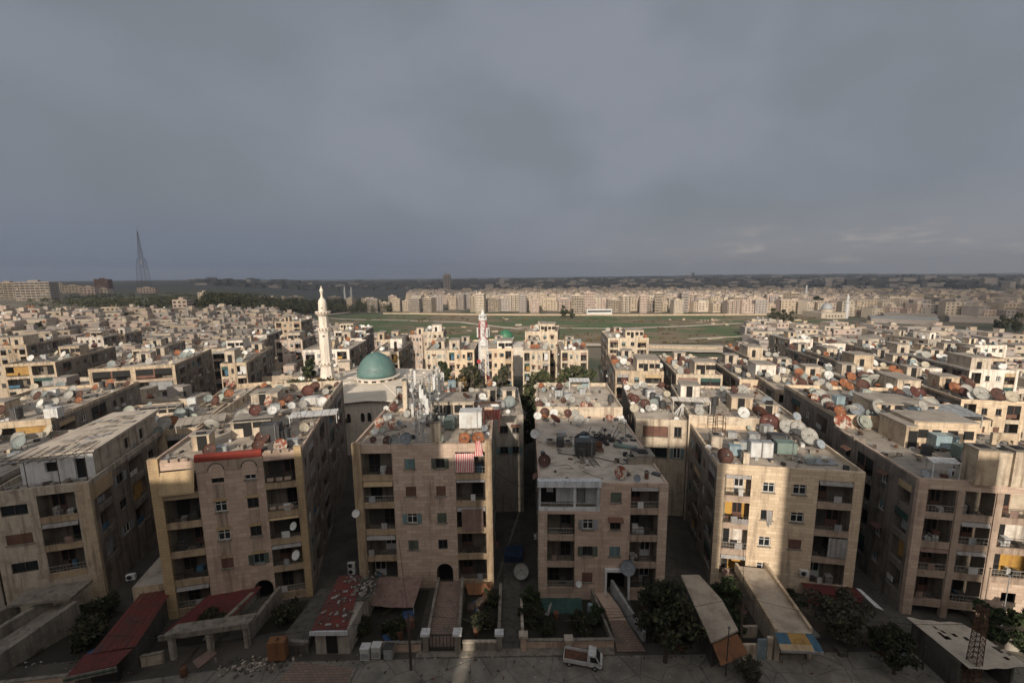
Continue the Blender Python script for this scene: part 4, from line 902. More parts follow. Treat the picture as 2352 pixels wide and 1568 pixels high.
if all(pp):
    b = MB(); b.tube([p[0]+Vector((0, 0, .08)) for p in pp], .045, 0, 5); tag(b.build('roof_pipe', M['metal_dark']), 'short thin pipe by the vent boxes on the bare roof', 'pipe')
# loose sheets and frames
def sheet(px, py, w, d, mt, label, yaw=0, tilt=.1, up=.5):
    q = put(px, py, up)
    if not q: return
    b = MB(); b.T = Matrix.Translation((0, 0, up)) @ Matrix.Rotation(tilt, 4, 'X'); n = 6
    for k in range(n): b.box(-w/2+w*k/n, -w/2+w*(k+.94)/n, -d/2, d/2, -.02+.015*(k % 2), .02+.015*(k % 2))
    b.T = None
    for x in (-w/2+.1, w/2-.1):
        for y in (-d/2*.9, d/2*.9): b.box(x-.04, x+.04, y-.04, y+.04, 0, max(.05, up+y*math.sin(tilt)-.03))
    o = b.build('metal_sheet', M[mt]); o.location = q[0]; o.rotation_euler = (0, 0, q[1].yaw+yaw); tag(o, label, 'metal sheet', 'loose sheets on the roofs')
sheet(*T5(1950, 1120), 2.6, 1.6, 'metal', 'flat grey sheet at the front of the half sunlit roof', .1, .05, .15)
sheet(*T6(1330, 500), 7.5, 4.0, 'metal', 'wide grey sheet roof behind the corner roof', 0, .08, 1.6)
sheet(*T6(1650, 600), 6.0, 2.4, 'conc_dark', 'lower dark sheet along the rear wing', 0, .05, .9)
sheet(*T2(1620, 515), 5.5, 1.8, 'metal_white', 'pale sheets laid over a pergola behind the red edged roof', 0, .12, 1.2)
sheet(*T2(1330, 480), 4.0, 1.5, 'roof_grey', 'brownish sheet pile behind the white dish', .1, .1, .8)
sheet(*T2(200, 590), 5.0, 2.2, 'roof_grey', 'grey lean-to sheet left of the large grey dish', .2, .15, 1.0)
sheet(*T6(1340, 1110), 2.4, 1.0, 'metal_white', 'white sheet resting over a dark doorway on the corner roof', 0, .2, 1.9)
sheet(*T3(1825, 730), 2.0, 3.0, 'red_roof', 'red sheet sloping beside the white panelled tank', 0, -.7, 1.6)
sheet(*T3(1500, 585), 9.0, .8, 'rusty', 'long rusty beam cover behind the white tank', 0, .05, 1.9)
sheet(*T4(1360, 40), 4.2, .4, 'orange_paint', 'faded orange hoarding on the cream block', 0, 1.3, .9)
sheet(*T4(850, 290), 3.6, 1.6, 'metal_white', 'white corrugated shelter in front of the green trees', 0, .2, 1.8)
sheet(*T5(300, 340), 5.0, 1.6, 'render_white', 'white awning sheet over the rooftop room', 0, .1, 1.9)
# tangle of white bars and a water barrel frame on the stepped roof
q = put(*T5(190, 470), .9)
if q:
    b = MB(); r2 = random.Random(8)
    for k in range(12): a = -1.2+k*.2; b.tube([(0, 0, 1.8), (a*1.2, -.5-r2.random()*.6, .2+r2.random()*.3)], .05, 0, 4)
    o = b.build('bar_frame', M['metal_white']); o.location = q[0]; tag(o, 'fan of white metal bars on the stepped roof', 'bar frame')
q = put(*T5(655, 715), .9)
if q:
    b = MB()
    for x in (-.6, .6):
        for y in (-.5, .5): b.tube([(x, y, 0), (x, y, 2.6)], .05, 0, 4)
    for z in (.9, 1.8, 2.6):
        for a, c in (((-.6, -.5), (.6, -.5)), ((.6, -.5), (.6, .5)), ((.6, .5), (-.6, .5)), ((-.6, .5), (-.6, -.5))): b.tube([(a[0], a[1], z), (c[0], c[1], z)], .04, 0, 4)
    o = b.build('steel_stand', M['rusty']); o.location = q[0]; o.rotation_euler = (0, 0, q[1].yaw); tag(o, 'tall empty steel stand against the sunlit roof wall', 'stand')
# phone antennas: three lattice masts with white panels, plus cabinets
def mast(px, py, h, npan, label, seed):
    q = put(px, py, h/2)
    if not q: return
    t = thing('antenna_mast', label, 'antenna mast', q[0], q[1].yaw, 'phone antenna masts'); r2 = random.Random(seed)
    b = MB(); s = .38
    for x in (-s, s):
        for y in (-s, s): b.tube([(x, y, 0), (x*.8, y*.8, h)], .035, 0, 4)
    n = int(h/.7)
    for k in range(n):
        z0, z1 = h*k/n, h*(k+1)/n
        for (a, c) in (((-s, -s), (s, -s)), ((s, -s), (s, s)), ((s, s), (-s, s)), ((-s, s), (-s, -s))):
            b.tube([(a[0], a[1], z0), (c[0], c[1], z1)], .02, 0, 3, False); b.tube([(a[0], a[1], z1), (c[0], c[1], z1)], .02, 0, 3, False)
    b.build('lattice', M['metal'], t)
    for k in range(npan):
        a = r2.uniform(0, 6.28); z = h*r2.uniform(.35, .75); x, y = .9*math.cos(a), .75*math.sin(a)
        b = MB(); b.box(x-.13, x+.13, y-.06, y+.06, z, z+r2.uniform(1.4, 2.1), 0); b.build('panel', M['metal_white'], t)
        b = MB(); b.tube([(x, y+.1, z-.4), (x, y+.1, z+2.2)], .03, 0, 5); b.tube([(x, y+.1, z+.6), (0, 0, z+.6)], .025, 0, 4); b.build('bracket', M['metal_dark'], t)
    for k in range(2):
        z = h*r2.uniform(.3, .6); a = r2.uniform(3.6, 5.6); b = MB(); b.T = Matrix.Translation((.7*math.cos(a), .7*math.sin(a), z)); b.lathe([(.05, -.1), (.28, -.08), (.3, .08), (.1, .12)], n=12); b.build('drum', M['metal_white'], t)
mast(*T3(880, 880), 5.0, 5, 'nearest lattice phone mast at the middle of the antenna roof', 1)
mast(*T3(1010, 560), 6.5, 7, 'tall crowded phone mast with long white panels', 2)
mast(*T3(1120, 480), 6.5, 6, 'right hand tall phone mast beside the red brown trees', 3)
mast(*T3(790, 430), 5.5, 5, 'left hand phone mast next to the cream post', 4)
for k, (x, y, lb) in enumerate(((1010, 790, 'grey round faced cabinet under the masts'), (1190, 800, 'dark equipment cabinet right of the masts'), (870, 480, 'pale equipment box behind the masts'), (660, 440, 'small equipment box left of the cream post'))):
    q = put(*T3(x, y), .7)
    if q:
        t = thing('equipment_cabinet', lb, 'cabinet', q[0], q[1].yaw, 'equipment cabinets'); b = MB(); b.box(-.5, .5, -.4, .4, .08, 1.5); b.build('casing', M['metal' if k % 2 == 0 else 'metal_dark'], t); b = MB(); b.box(-.4, .4, -.43, -.403, .2, 1.4); b.build('door', M['metal_dark' if k % 2 == 0 else 'metal'], t)
# bits and cables on every nearer roof
rr = random.Random(90)
for B in BL:
    yy = world(B, B.W/2, B.D/2, 0).y
    if yy > 125: continue
    b = MB()
    for k in range(int(B.W*B.D*(.32 if B.key not in ('b4', 'b1') else .16))):
        u, v = rr.uniform(.4, B.W-.4), rr.uniform(.4, B.D-.4)
        if any(t[0]-.2 < u < t[1]+.2 and t[2]-.2 < v < t[3]+.2 for t in B.tops): continue
        s_ = rr.uniform(.05, .32)*(1 if rr.random() < .9 else 1.8); b.T = Matrix.Translation((u, v, B.zt)) @ Matrix.Rotation(rr.uniform(0, 3), 4, 'Z'); b.box(-s_, s_, -s_*rr.uniform(.3, .9), s_*.6, -.05, rr.uniform(.04, .5)*min(1, s_*5), rr.choice((0, 0, 1, 1, 2, 3, 4, 5)))
    b.T = None
    for k in range(int(B.D/2.5)):
        u, v = rr.uniform(.5, B.W-.5), rr.uniform(.5, B.D-.5); pts = [(u, v, B.zt+.04)]
        for q in range(5): u, v = min(B.W-.3, max(.3, u+rr.uniform(-1.3, 1.3))), min(B.D-.3, max(.3, v+rr.uniform(-1.3, 1.3))); pts.append((u, v, B.zt+.04))
        b.tube(pts, .025, 1, 3, False)
    b.build('roof_litter', [M['concrete'], M['metal_dark'], M['rusty'], M['metal_white'], M['wood'], M['render_cream']], B.root)['kind'] = 'stuff'
# assorted small junk per roof
rr = random.Random(21); JN = 0
for B in BL:
    if B.key in ('b4', 'b5', 'b6', 'b2', 'b3', 'b1'): n = 9
    elif world(B, B.W/2, B.D/2, 0).y < 80: n = 12
    elif world(B, B.W/2, B.D/2, 0).y < 105: n = 8
    else: n = 4
    seen = {}
    for k in range(n):
        u, v = rr.uniform(1, B.W-1), rr.uniform(2, B.D-1)
        if any(t[0]-1 < u < t[1]+1 and t[2]-1 < v < t[3]+1 for t in B.tops): continue
        p = world(B, u, v, B.zt)
        if any((p.xy-d[0].location.xy).length < 1.2 for d in DISHES): continue
        kind = rr.randrange(4); b = MB(); nm, lb = None, None
        if kind == 0: hb = rr.uniform(.5, 1.0); b.box(-.5, .5, -.35, .35, 0, hb, 0); b.box(-.54, .54, -.39, .39, hb+.001, hb+.05, 0); nm, lb, mt = 'storage_box', 'grey metal box', 'metal'
        elif kind == 1: b.lathe([(.45, 0), (.48, .1), (.48, 1.1), (.2, 1.25)], n=12); nm, lb, mt = 'barrel', rr.choice(['black barrel', 'dark barrel']), 'metal_dark'
        elif kind == 2: b.tube([(0, 0, 0), (0, 0, 2.6)], .03, 0, 5); b.tube([(-.6, 0, 2.5), (.6, 0, 2.5)], .02, 0, 4); b.tube([(-.4, 0, 2.2), (.4, 0, 2.2)], .02, 0, 4); nm, lb, mt = 'aerial', 'thin television aerial', 'metal_dark'
        else: b.box(-.6, .6, -.5, .5, .25, 1.35, 0); b.box(-.5, -.4, -.4, .4, 0, .249, 0); b.box(.4, .5, -.4, .4, 0, .249, 0); nm, lb, mt = 'water_tank', rr.choice(['galvanised tank', 'square tank']), rr.choice(['metal', 'tank_blue', 'metal_white'])
        o = b.build(nm, M[mt]); o.location = p; o.rotation_euler = (0, 0, B.yaw+rr.uniform(-.2, .2)); seen.setdefault((nm, lb), []).append((proj(p)[0], o, nm, lb))
    for key, ls in seen.items():
        ls.sort(key=lambda t: t[0])
        for i, (x, o, nm, lb) in enumerate(ls):
            od = '' if len(ls) == 1 else ', '+NTH[i]
            tag(o, f"{lb}{od} on {B.ref}", nm.replace('_', ' '), 'odds and ends on the roofs')
# ------------------------------------------------------------------ ground, street, gardens
def region_ground():
    b = MB(); rs = [0, 8, 16, 24, 32, 40, 50, 62, 76, 92, 110, 130, 150, 172, 196, 222, 250, 282, 318, 358, 402, 450, 505, 565, 635, 715, 805, 910, 1030, 1170, 1330, 1520, 1740, 2000, 2300, 2650, 3100, 3700, 4500, 5600, 7200, 9500]
    azs = [-180, -150, -120, -95]+[-75+1.5*k for k in range(101)]+[95, 120, 150]
    c = b.add((0, 0, 0)); prev = None
    for r in rs[1:]:
        cur = [b.add((r*math.sin(rad(a)), r*math.cos(rad(a)), hgt(r*math.sin(rad(a)), r*math.cos(rad(a))))) for a in azs]
        n = len(azs)
        for i in range(n):
            j = (i+1) % n
            if prev is None: b.idx([c, cur[j], cur[i]])
            else: b.idx([prev[i], prev[j], cur[j], cur[i]])
        prev = cur
    return b
m, nt, bs = nmat('ground', .95); p = pos(nt)
ln = N(nt, 'ShaderNodeVectorMath', operation='LENGTH'); L(nt, p, ln.inputs[0])
near = mixc(nt, ramp(nt, noise(nt, p, .35, 5, .7), .35, .7), (.085, .075, .062), (.045, .04, .034))  # near ground tone lowered to deepen the shade between blocks
far = mixc(nt, ramp(nt, noise(nt, p, .012, 6, .65), .42, .6), (.15, .125, .09), (.05, .062, .032))
far2 = mixc(nt, ramp(nt, noise(nt, p, .004, 6, .7), .4, .65), (.05, .055, .05), (.095, .088, .078))
c = mixc(nt, ramp(nt, ln.outputs['Value'], 110, 190), near, far); c = mixc(nt, ramp(nt, ln.outputs['Value'], 700, 1500), c, far2)
L(nt, c, bs.inputs['Base Color']); struct(region_ground().build('ground', m, None, True))
def sheet_on_ground(name, pts, mt, lift, kind='structure'):
    """flat sheet laid on the terrain: polygon of world points, subdivided along its rows"""
    b = MB()
    for row_a, row_b in zip(pts, pts[1:]):
        for k in range(len(row_a)-1):
            q = [row_a[k], row_a[k+1], row_b[k+1], row_b[k]]
            b.face([(a[0], a[1], hgt(a[0], a[1])+lift) for a in q])
    o = b.build(name, mt); o['kind'] = kind; return o
def flat(name, poly, z, mt): b = MB(); b.face([(a[0], a[1], z) for a in poly]); return struct(b.build(name, mt))
# street surface in front of the blocks, worn concrete with dark seams
m, nt, bs = nmat('street', .9); p = pos(nt)
c = mixc(nt, ramp(nt, noise(nt, p, .55, 6, .7), .38, .66), (.22, .205, .175), (.12, .112, .095))
c = mixc(nt, ramp(nt, noise(nt, p, 2.2, 5, .7), .5, .72), c, (.2, .15, .125))
vo = N(nt, 'ShaderNodeTexVoronoi', feature='DISTANCE_TO_EDGE'); setin(vo, Scale=.45); L(nt, p, vo.inputs['Vector'])
c = mixc(nt, ramp(nt, vo.outputs['Distance'], .0, .03), mixc(nt, 1.0, c, (.55, .55, .55), 'MULTIPLY'), c)
L(nt, c, bs.inputs['Base Color'])
flat('street', [(-90, 8), (90, 8), (90, 34.8), (60, 34.9), (26, 34.8), (-6, 34.6), (-22, 34.4), (-40, 31.5), (-90, 20)], .012, m)
m, nt, bs = nmat('pavers', .9); p = pos(nt)
br = setin(N(nt, 'ShaderNodeTexBrick'), Scale=1.0, **{'Mortar Size': .02, 'Brick Width': .5, 'Row Height': .25}); br.inputs['Color1'].default_value = (.27, .18, .14, 1); br.inputs['Color2'].default_value = (.21, .145, .115, 1); br.inputs['Mortar'].default_value = (.09, .07, .06, 1); L(nt, p, br.inputs['Vector'])
L(nt, mixc(nt, ramp(nt, noise(nt, p, .9, 5), .45, .75), br.outputs['Color'], (.12, .1, .085)), bs.inputs['Base Color']); PAV = m
b = MB(); b.prism([(-21.3, 29.5), (-14.2, 29.5), (-14.2, 33.6), (-19.6, 34.3)], 0, .13, 0); b.box(-14.2, -14.0, 29.5, 33.6, 0, .16, 1); struct(b.build('pavement', [PAV, M['concrete']]))
b = MB(); b.prism([(-9.0, 34.65), (9.0, 34.75), (9.0, 35.5), (-9.0, 35.45)], 0, .12, 0); struct(b.build('pavement', [M['concrete']]))
b = MB(); b.prism([(-30, 28), (40, 28), (40, 31.2), (6, 31.5), (-12, 31.1), (-30, 30.5)], 0, .11, 0); struct(b.build('pavement', [PAV]))
flat('alley_path', [(-1.2, 35.4), (.5, 35.4), (.9, 57), (-1.3, 57)], .02, M['conc_dark'])  # alley paths use dark concrete to deepen the alley shade
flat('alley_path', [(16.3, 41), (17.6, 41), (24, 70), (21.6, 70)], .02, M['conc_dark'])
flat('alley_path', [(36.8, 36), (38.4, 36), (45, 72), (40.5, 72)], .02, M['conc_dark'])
for k, poly in enumerate(([(-16.6, 36), (-9.3, 36), (-9.3, 43.3), (-16.6, 43.3)], [(-5.3, 36), (-1.4, 36), (-1.4, 43.3), (-5.3, 43.3)], [(.7, 36), (9.2, 36), (9.2, 41.7), (.7, 41.7)], [(12.2, 36), (16, 36), (16, 41.5), (12.2, 41.5)], [(-32, 36), (-22, 38), (-22, 42), (-34, 39.4)], [(-46, 34), (-38, 35), (-37, 40), (-44, 41)])):
    flat('garden_soil_shaded', poly, .03+.004*k, M['soil'])
# ------------------------------------------------------------------ things along the street
def part(name, mt, par, *boxes):
    b = MB()
    for q in boxes: b.box(*q)
    return b.build(name, M[mt] if isinstance(mt, str) else mt, par)
# stone ramp with gate in front of the striped cloth block
t = thing('entrance_ramp', 'brick paved ramp rising from the iron gate to a dark arched door', 'ramp', (0, 0, 0))
b = MB(); b.prism([(-8.1, 35.6), (-5.4, 35.6), (-5.85, 43.35), (-8.15, 43.35)], [0, 0, 0, 0], [.18, .18, 1.0, 1.0]); b.build('walkway', PAV, t)
for xs in (((-8.35, -8.1), (-8.45, -8.16)), ((-5.38, -5.12), (-5.84, -5.55))):
    b = MB(); b.prism([(xs[0][0], 35.6), (xs[0][1], 35.6), (xs[1][1], 43.35), (xs[1][0], 43.35)], 0, [.75, .75, 1.5, 1.5]); b.build('side_wall', M['concrete'], t)
t = thing('iron_gate', 'closed brown iron gate between two capped posts', 'gate', (0, 0, 0))
b = MB(); b.box(-7.9, -5.6, 35.28, 35.34, .12, .5)
for k in range(8): b.box(-7.9+k*.325, -7.84+k*.325, 35.28, 35.34, .5, 1.7)
b.box(-7.9, -5.57, 35.27, 35.35, 1.7, 1.78); b.build('grille', M['rail'], t)
for x in (-8.4, -5.5):
    b = MB(); b.box(x, x+.5, 35.05, 35.55, 0, 1.9, 0); b.box(x-.15, x+.65, 34.9, 35.7, 1.901, 2.15, 1); b.build('post', [M['concrete'], M['white']], t)
def low_wall(label, x0, x1, y, h, mt, cap='concrete', y1=None):
    y1 = y if y1 is None else y1
    b = MB(); n = Vector((x1-x0, y1-y, 0)); b.prism([(x0, y), (x1, y1), (x1, y1+.22), (x0, y+.22)], 0, h, 0); b.prism([(x0-.04, y-.05), (x1+.04, y1-.05), (x1+.04, y1+.27), (x0-.04, y+.27)], h+.001, h+.1, 1)
    tag(b.build('garden_wall', [M[mt], M[cap]]), label, 'wall')
low_wall('grey garden wall right of the iron gate, crossed by a strip of sun', -4.8, -1.7, 35.3, .9, 'concrete', 'render_pale')
low_wall('brick garden wall left of the iron gate behind the grey boxes', -12.4, -8.6, 35.3, .85, 'stone_rose')
low_wall('red brick garden wall behind the parked pickup truck', .8, 9.1, 35.5, .8, 'stone_rose')
b = MB(); b.box(-1.62, -1.4, 36.2, 43.0, 0, .9, 0); b.box(-1.66, -1.36, 36.2, 43.0, .901, 1.0, 0); tag(b.build('garden_wall', [M['concrete']]), 'low wall left of the alley path, running to the back', 'wall')
b = MB(); b.box(.6, .8, 36.0, 41.2, 0, .9, 0); b.box(.56, .84, 36.0, 41.2, .901, 1.0, 0); tag(b.build('garden_wall', [M['render_pale']]), 'thin pale wall right of the alley path, running to the back', 'wall')
def post(label, x, y, h, mt='concrete', cap='white'):
    b = MB(); b.box(x-.25, x+.25, y-.25, y+.25, 0, h, 0); b.box(x-.4, x+.4, y-.35, y+.35, h+.001, h+.22, 1); tag(b.build('gate_post', [M[mt], M[cap]]), label, 'gate post')
post('white capped post left of the alley path', -1.45, 35.4, 1.7); post('slim brick post right of the alley path', .75, 35.4, 1.5, 'stone_rose', 'render_pale'); post('pale post midway along the red brick garden wall', 4.9, 35.35, 1.1, 'render_pale', 'render_pale')
# boxes by the wall
for k, (x, lb) in enumerate(((-13.5, 'leftmost of the three grey metal boxes by the garden wall'), (-12.55, 'middle one of the three grey metal boxes, set a little back'), (-11.4, 'rightmost dark topped metal box of the three by the wall'))):
    t = thing('metal_box', lb, 'box', (x, 34.75+.15*(k == 1), 0), 0, 'metal boxes by the wall'); b = MB(); b.box(-.4, .4, -.35, .35, .06, 1.15); b.build('casing', M['metal_white' if k < 2 else 'metal'], t)
    b = MB(); b.box(-.33, .33, -.37, -.352, .2, .75); b.build('door', M['metal'], t); b = MB(); b.box(-.43, .43, -.38, .38, 1.151, 1.22); b.build('lid', M['metal_white' if k != 2 else 'metal_dark'], t); b = MB(); b.box(-.38, .38, -.3, .3, 0, .059); b.build('foot', M['metal_dark'], t)
# cloth canopies
def canopy(name, label, pts, mt, sag=.3, rows=6, cols=8, poles=()):
    A, B_, C_, D_ = [Vector(p) for p in pts]; b = MB(); g = []
    for i in range(rows+1):
        s = i/rows; r_ = []
        for j in range(cols+1):
            q = j/cols; p = (A*(1-q)+B_*q)*(1-s)+(D_*(1-q)+C_*q)*s; p.z -= sag*math.sin(math.pi*q)*math.sin(math.pi*s*.9)+.03*math.sin(j*2.3+i)
            r_.append(b.add(p))
        g.append(r_)
    for i in range(rows):
        for j in range(cols): b.idx([g[i][j], g[i][j+1], g[i+1][j+1], g[i+1][j]])
    t = thing(name, label, 'awning', tuple(A.lerp(C_, .5).xy)+(0,)); o = b.build('cloth', M[mt], t, True); o.location = (-t.location.x, -t.location.y, 0)
    for q in poles:
        b = MB(); b.tube([q[0], q[1]], .04, 0, 5); k = b.build('pole', M['metal'], t); k.location = (-t.location.x, -t.location.y, 0)
    return t
canopy('awning', 'wide sagging mauve awning between the dark pole and the red shed', [(-14.9, 43.2, 1.7), (-10.0, 43.2, 1.7), (-10.2, 39.4, 1.15), (-14.6, 39.6, 1.25)], 'pink_cloth', .35, poles=[((-14.6, 39.6, 0), (-14.6, 39.6, 1.25)), ((-10.2, 39.4, 0), (-10.2, 39.4, 1.15))])
canopy('awning', 'short dark red awning under the right balconies of the striped cloth block', [(-5.4, 43.3, .75), (-2.4, 43.3, .8), (-2.7, 42.2, .3), (-5.0, 42.2, .25)], 'orange_paint', .1)
canopy('awning', 'broad dark red awning slanting beside the arched door at the left', [(-31.5, 40.6, 1.9), (-26.6, 41.6, 2.0), (-27.6, 37.4, 1.3), (-33.0, 36.6, 1.2)], 'red_cloth', .25, poles=[((-33.0, 36.6, 0), (-33.0, 36.6, 1.2))])
canopy('awning', 'dark green awning below the left balconies of the rose block', [(2.6, 41.4, .45), (7.0, 41.4, .4), (6.9, 39.6, .1), (2.4, 39.6, .15)], 'green_cloth', .05)
# dark utility pole with stays
t = thing('utility_pole', 'dark wooden utility pole standing in front of the mauve awning', 'pole', (-9.15, 33.5, 0))
b = MB(); b.tube([(0, 0, 0), (0, 0, 5.6)], [.13, .09], 0, 8); b.build('shaft', M['wood'], t); b = MB(); b.tube([(0, 0, 5.2), (-1.6, 2.2, .1)], .02, 0, 4); b.tube([(0, 0, 5.0), (-1.1, 2.2, .1)], .02, 0, 4); b.build('stay_wire', M['metal_dark'], t)
# red roofed shed with debris
t = thing('red_shed', 'low shed with a debris strewn red sheet roof and pale front edge', 'shed', (0, 0, 0))
b = MB(); b.prism([(-18.2, 35.2), (-15.1, 35.2), (-14.6, 41.6), (-18.0, 41.6)], 0, 2.5); b.build('wall', M['render_grey'], t)
b = MB(); q = [(-18.4, 35.0, 2.52), (-15.2, 35.0, 2.56), (-16.0, 42.0, 2.8), (-18.6, 42.0, 2.75)]
n = 14
for k in range(n):
    a0, a1 = k/n, (k+.93)/n; L0, L1 = Vector(q[0]).lerp(Vector(q[1]), a0), Vector(q[0]).lerp(Vector(q[1]), a1); U0, U1 = Vector(q[3]).lerp(Vector(q[2]), a0), Vector(q[3]).lerp(Vector(q[2]), a1); up = Vector((0, 0, .05))
    b.face([L0, L1, U1, U0]); b.face([L0+up, L1+up, U1+up, U0+up]); b.face([L0, L1, L1+up, L0+up])
b.build('roof', M['red_roof'], t); part('fascia', 'white_blue', t, (-18.5, -15.1, 34.85, 34.98, 2.2, 2.62))
part('opening', 'dark', t, (-17.2, -16.2, 35.15, 35.199, .1, 1.9))
b = MB(); r2 = random.Random(2)
for k in range(120):
    x, y = (r2.uniform(-18.2, -15.3), r2.uniform(35.3, 41.8)) if k < 60 else (r2.gauss(-15.2, .7), r2.gauss(40.3, .8)); s = r2.uniform(.06, .24); z = 2.66+(y-35)*.035
    b.T = Matrix.Translation((x, y, z+(.15 if k >= 60 else 0)*r2.random())) @ Matrix.Rotation(r2.uniform(0, 3), 4, 'Z') @ Matrix.Rotation(r2.uniform(-.6, .6), 4, 'X'); b.box(-s, s, -s*.5, s*.5, -.03, .05, k % 3)
b.build('debris', [M['concrete'], M['grey_cloth'], M['conc_dark']], t)['kind'] = 'stuff'
part('lean_to', 'conc_dark', t, (-15.9, -14.3, 38.6, 41.9, 2.55, 2.66))
# long red roof at the left and its striped front stall
t = thing('red_shed', 'long narrow shed with a plain red roof running to the street at the left', 'shed', (0, 0, 0))
b = MB(); b.prism([(-36.0, 33.4), (-33.4, 34.0), (-35.2, 40.0), (-37.4, 39.6)], 0, 2.4); b.build('wall', M['conc_dark'], t)
b = MB(); q = [Vector(v) for v in ((-36.3, 32.9, 2.45), (-33.1, 33.6, 2.45), (-34.9, 40.3, 2.8), (-37.7, 39.8, 2.8))]; n = 16
for k in range(n):
    for f0, f1, z0, z1 in ((0, .5, 0, .07), (.5, 1, .07, 0)):
        a0, a1 = (k+f0)/n, (k+f1)/n; r2 = random.Random(k); d0 = Vector((0, 0, z0+.03*math.sin(k*1.9))); d1 = Vector((0, 0, z1+.03*math.sin(k*1.9))); b.face([q[0].lerp(q[1], a0)+d0, q[0].lerp(q[1], a1)+d1, q[3].lerp(q[2], a1)+d1, q[3].lerp(q[2], a0)+d0])
b.box(-35.6, -35.0, 36.2, 36.5, 2.62, 2.74); b.build('roof', M['red_roof'], t)
b = MB(); b.prism([(-36.9, 31.3), (-33.6, 32.3), (-33.2, 33.5), (-36.9, 33.0)], [1.85, 1.95, 2.35, 2.3], [1.9, 2.0, 2.4, 2.35]); b.build('lower_roof', M['red_cloth'], t)
b = MB(); b.prism([(-36.95, 31.1), (-33.5, 32.1), (-33.5, 32.2), (-36.95, 31.2)], [1.5]*4, [1.98]*4, 0); b.prism([(-36.9, 31.07), (-33.5, 32.07), (-33.5, 32.1), (-36.9, 31.1)], [1.7]*4, [1.82]*4, 1); b.build('fascia', [M['concrete'], M['green_cloth']], t)
part('counter', 'black', t, (-36.3, -34.0, 32.6, 33.0, 0, 1.5))
# pair of ramp walls, porch beam and posts of the red edged block
t = thing('concrete_porch', 'long crooked concrete porch beam on posts before the left ramp walls', 'porch', (0, 0, 0))
b = MB(); b.prism([(-31.6, 34.5), (-24.6, 35.9), (-24.5, 37.2), (-31.2, 36.0)], [2.3, 2.35, 2.35, 2.3], [2.55, 2.6, 2.6, 2.55]); b.prism([(-31.7, 34.35), (-24.5, 35.75), (-24.5, 35.9), (-31.7, 34.5)], 2.25, 2.75); b.build('beam', M['concrete'], t)
for x, y in ((-31.0, 34.9), (-28.0, 35.5), (-25.0, 36.1)): part('post', 'render_grey', t, (x-.2, x+.2, y-.2, y+.2, 0, 2.29))
t = thing('entrance_ramp', 'unpaved ramp between two sloping grey walls up to the left arched door', 'ramp', (0, 0, 0))
b = MB(); b.prism([(-28.2, 36.4), (-25.6, 37.0), (-25.2, 41.6), (-27.0, 41.3)], 0, [.3, .3, .9, .9]); b.build('walkway', M['conc_dark'], t)
for a, c in (((-28.6, 36.2), (-27.3, 41.2)), ((-25.5, 36.9), (-25.0, 41.7))):
    b = MB(); b.prism([a, (a[0]+.35, a[1]), (c[0]+.35, c[1]), c], 0, [1.5, 1.5, 1.9, 1.9]); b.build('side_wall', M['concrete'], t)
low_wall('pale low wall with square gaps beside the crooked porch', -33.2, -31.6, 34.0, 1.0, 'render_pale', 'concrete', 34.4)
low_wall('grey wall slanting beside the paved terrace left of the red shed', -20.6, -18.9, 35.4, 1.1, 'concrete', 'concrete', 35.2)
b = MB(); b.prism([(-21.9, 35.2), (-19.2, 35.2), (-18.8, 42), (-20.8, 42.3)], 0, [.9, .9, 1.1, 1.1]); tag(b.build('side_terrace', M['conc_dark']), 'sloping grey terrace between the red edged block and the red shed', 'terrace')
t = thing('oil_tank', 'upright orange brown oil tank beside the crooked porch', 'oil tank', (-21.3, 34.6, 0), .1); part('vessel', 'orange_paint', t, (-.75, .75, -.4, .4, .3, 2.1)); part('stand', 'metal_dark', t, (-.7, -.6, -.35, .35, 0, .299), (.6, .7, -.35, .35, 0, .299)); b = MB(); b.tube([(0, 0, 2.1), (0, 0, 2.25)], .16, 0, 10); b.build('cap', M['rusty'], t)
b = MB(); r2 = random.Random(9)
for k in range(130):
    x, y = r2.gauss(-23.2, 1.4), r2.gauss(34.0, .5); s = r2.uniform(.05, .2); b.T = Matrix.Translation((x, y, .08)) @ Matrix.Rotation(r2.uniform(0, 3), 4, 'Z') @ Matrix.Rotation(r2.uniform(-.6, .6), 4, 'X'); b.box(-s, s, -s*.6, s*.6, -.04, .06, k % 3)
tag(b.build('rubble', [M['concrete'], M['render_pale'], M['conc_dark']]), 'loose rubble scattered before the orange brown tank', 'rubble', kind='stuff')
# left corner: concrete stair ramps
t = thing('concrete_stair', 'double concrete ramp with thick parapets in the lower left corner', 'stair', (0, 0, 0))
b = MB(); b.prism([(-49.5, 32), (-46.2, 32), (-43.6, 38.6), (-45.9, 39.4)], 0, [.4, .4, 2.0, 2.0]); b.build('walkway', M['concrete'], t)
for a, c in (((-50.2, 32), (-46.6, 39.2)), ((-46.1, 32), (-43.4, 38.6)), ((-53.6, 32), (-49.2, 38.6))):
    b = MB(); b.prism([a, (a[0]+.5, a[1]), (c[0]+.5, c[1]), c], 0, [1.5, 1.5, 2.9, 2.9]); b.build('side_wall', M['concrete'], t)
b = MB(); b.prism([(-48.8, 37.6), (-43.6, 38.6), (-43.9, 41.2), (-49.4, 40)], 3.0, 3.25); b.build('porch_roof', M['concrete'], t)
low_wall('reddish brick wall at the bottom left between the stair and the red shed', -43.5, -37.5, 31.6, .9, 'stone_rose', 'concrete', 32.4)
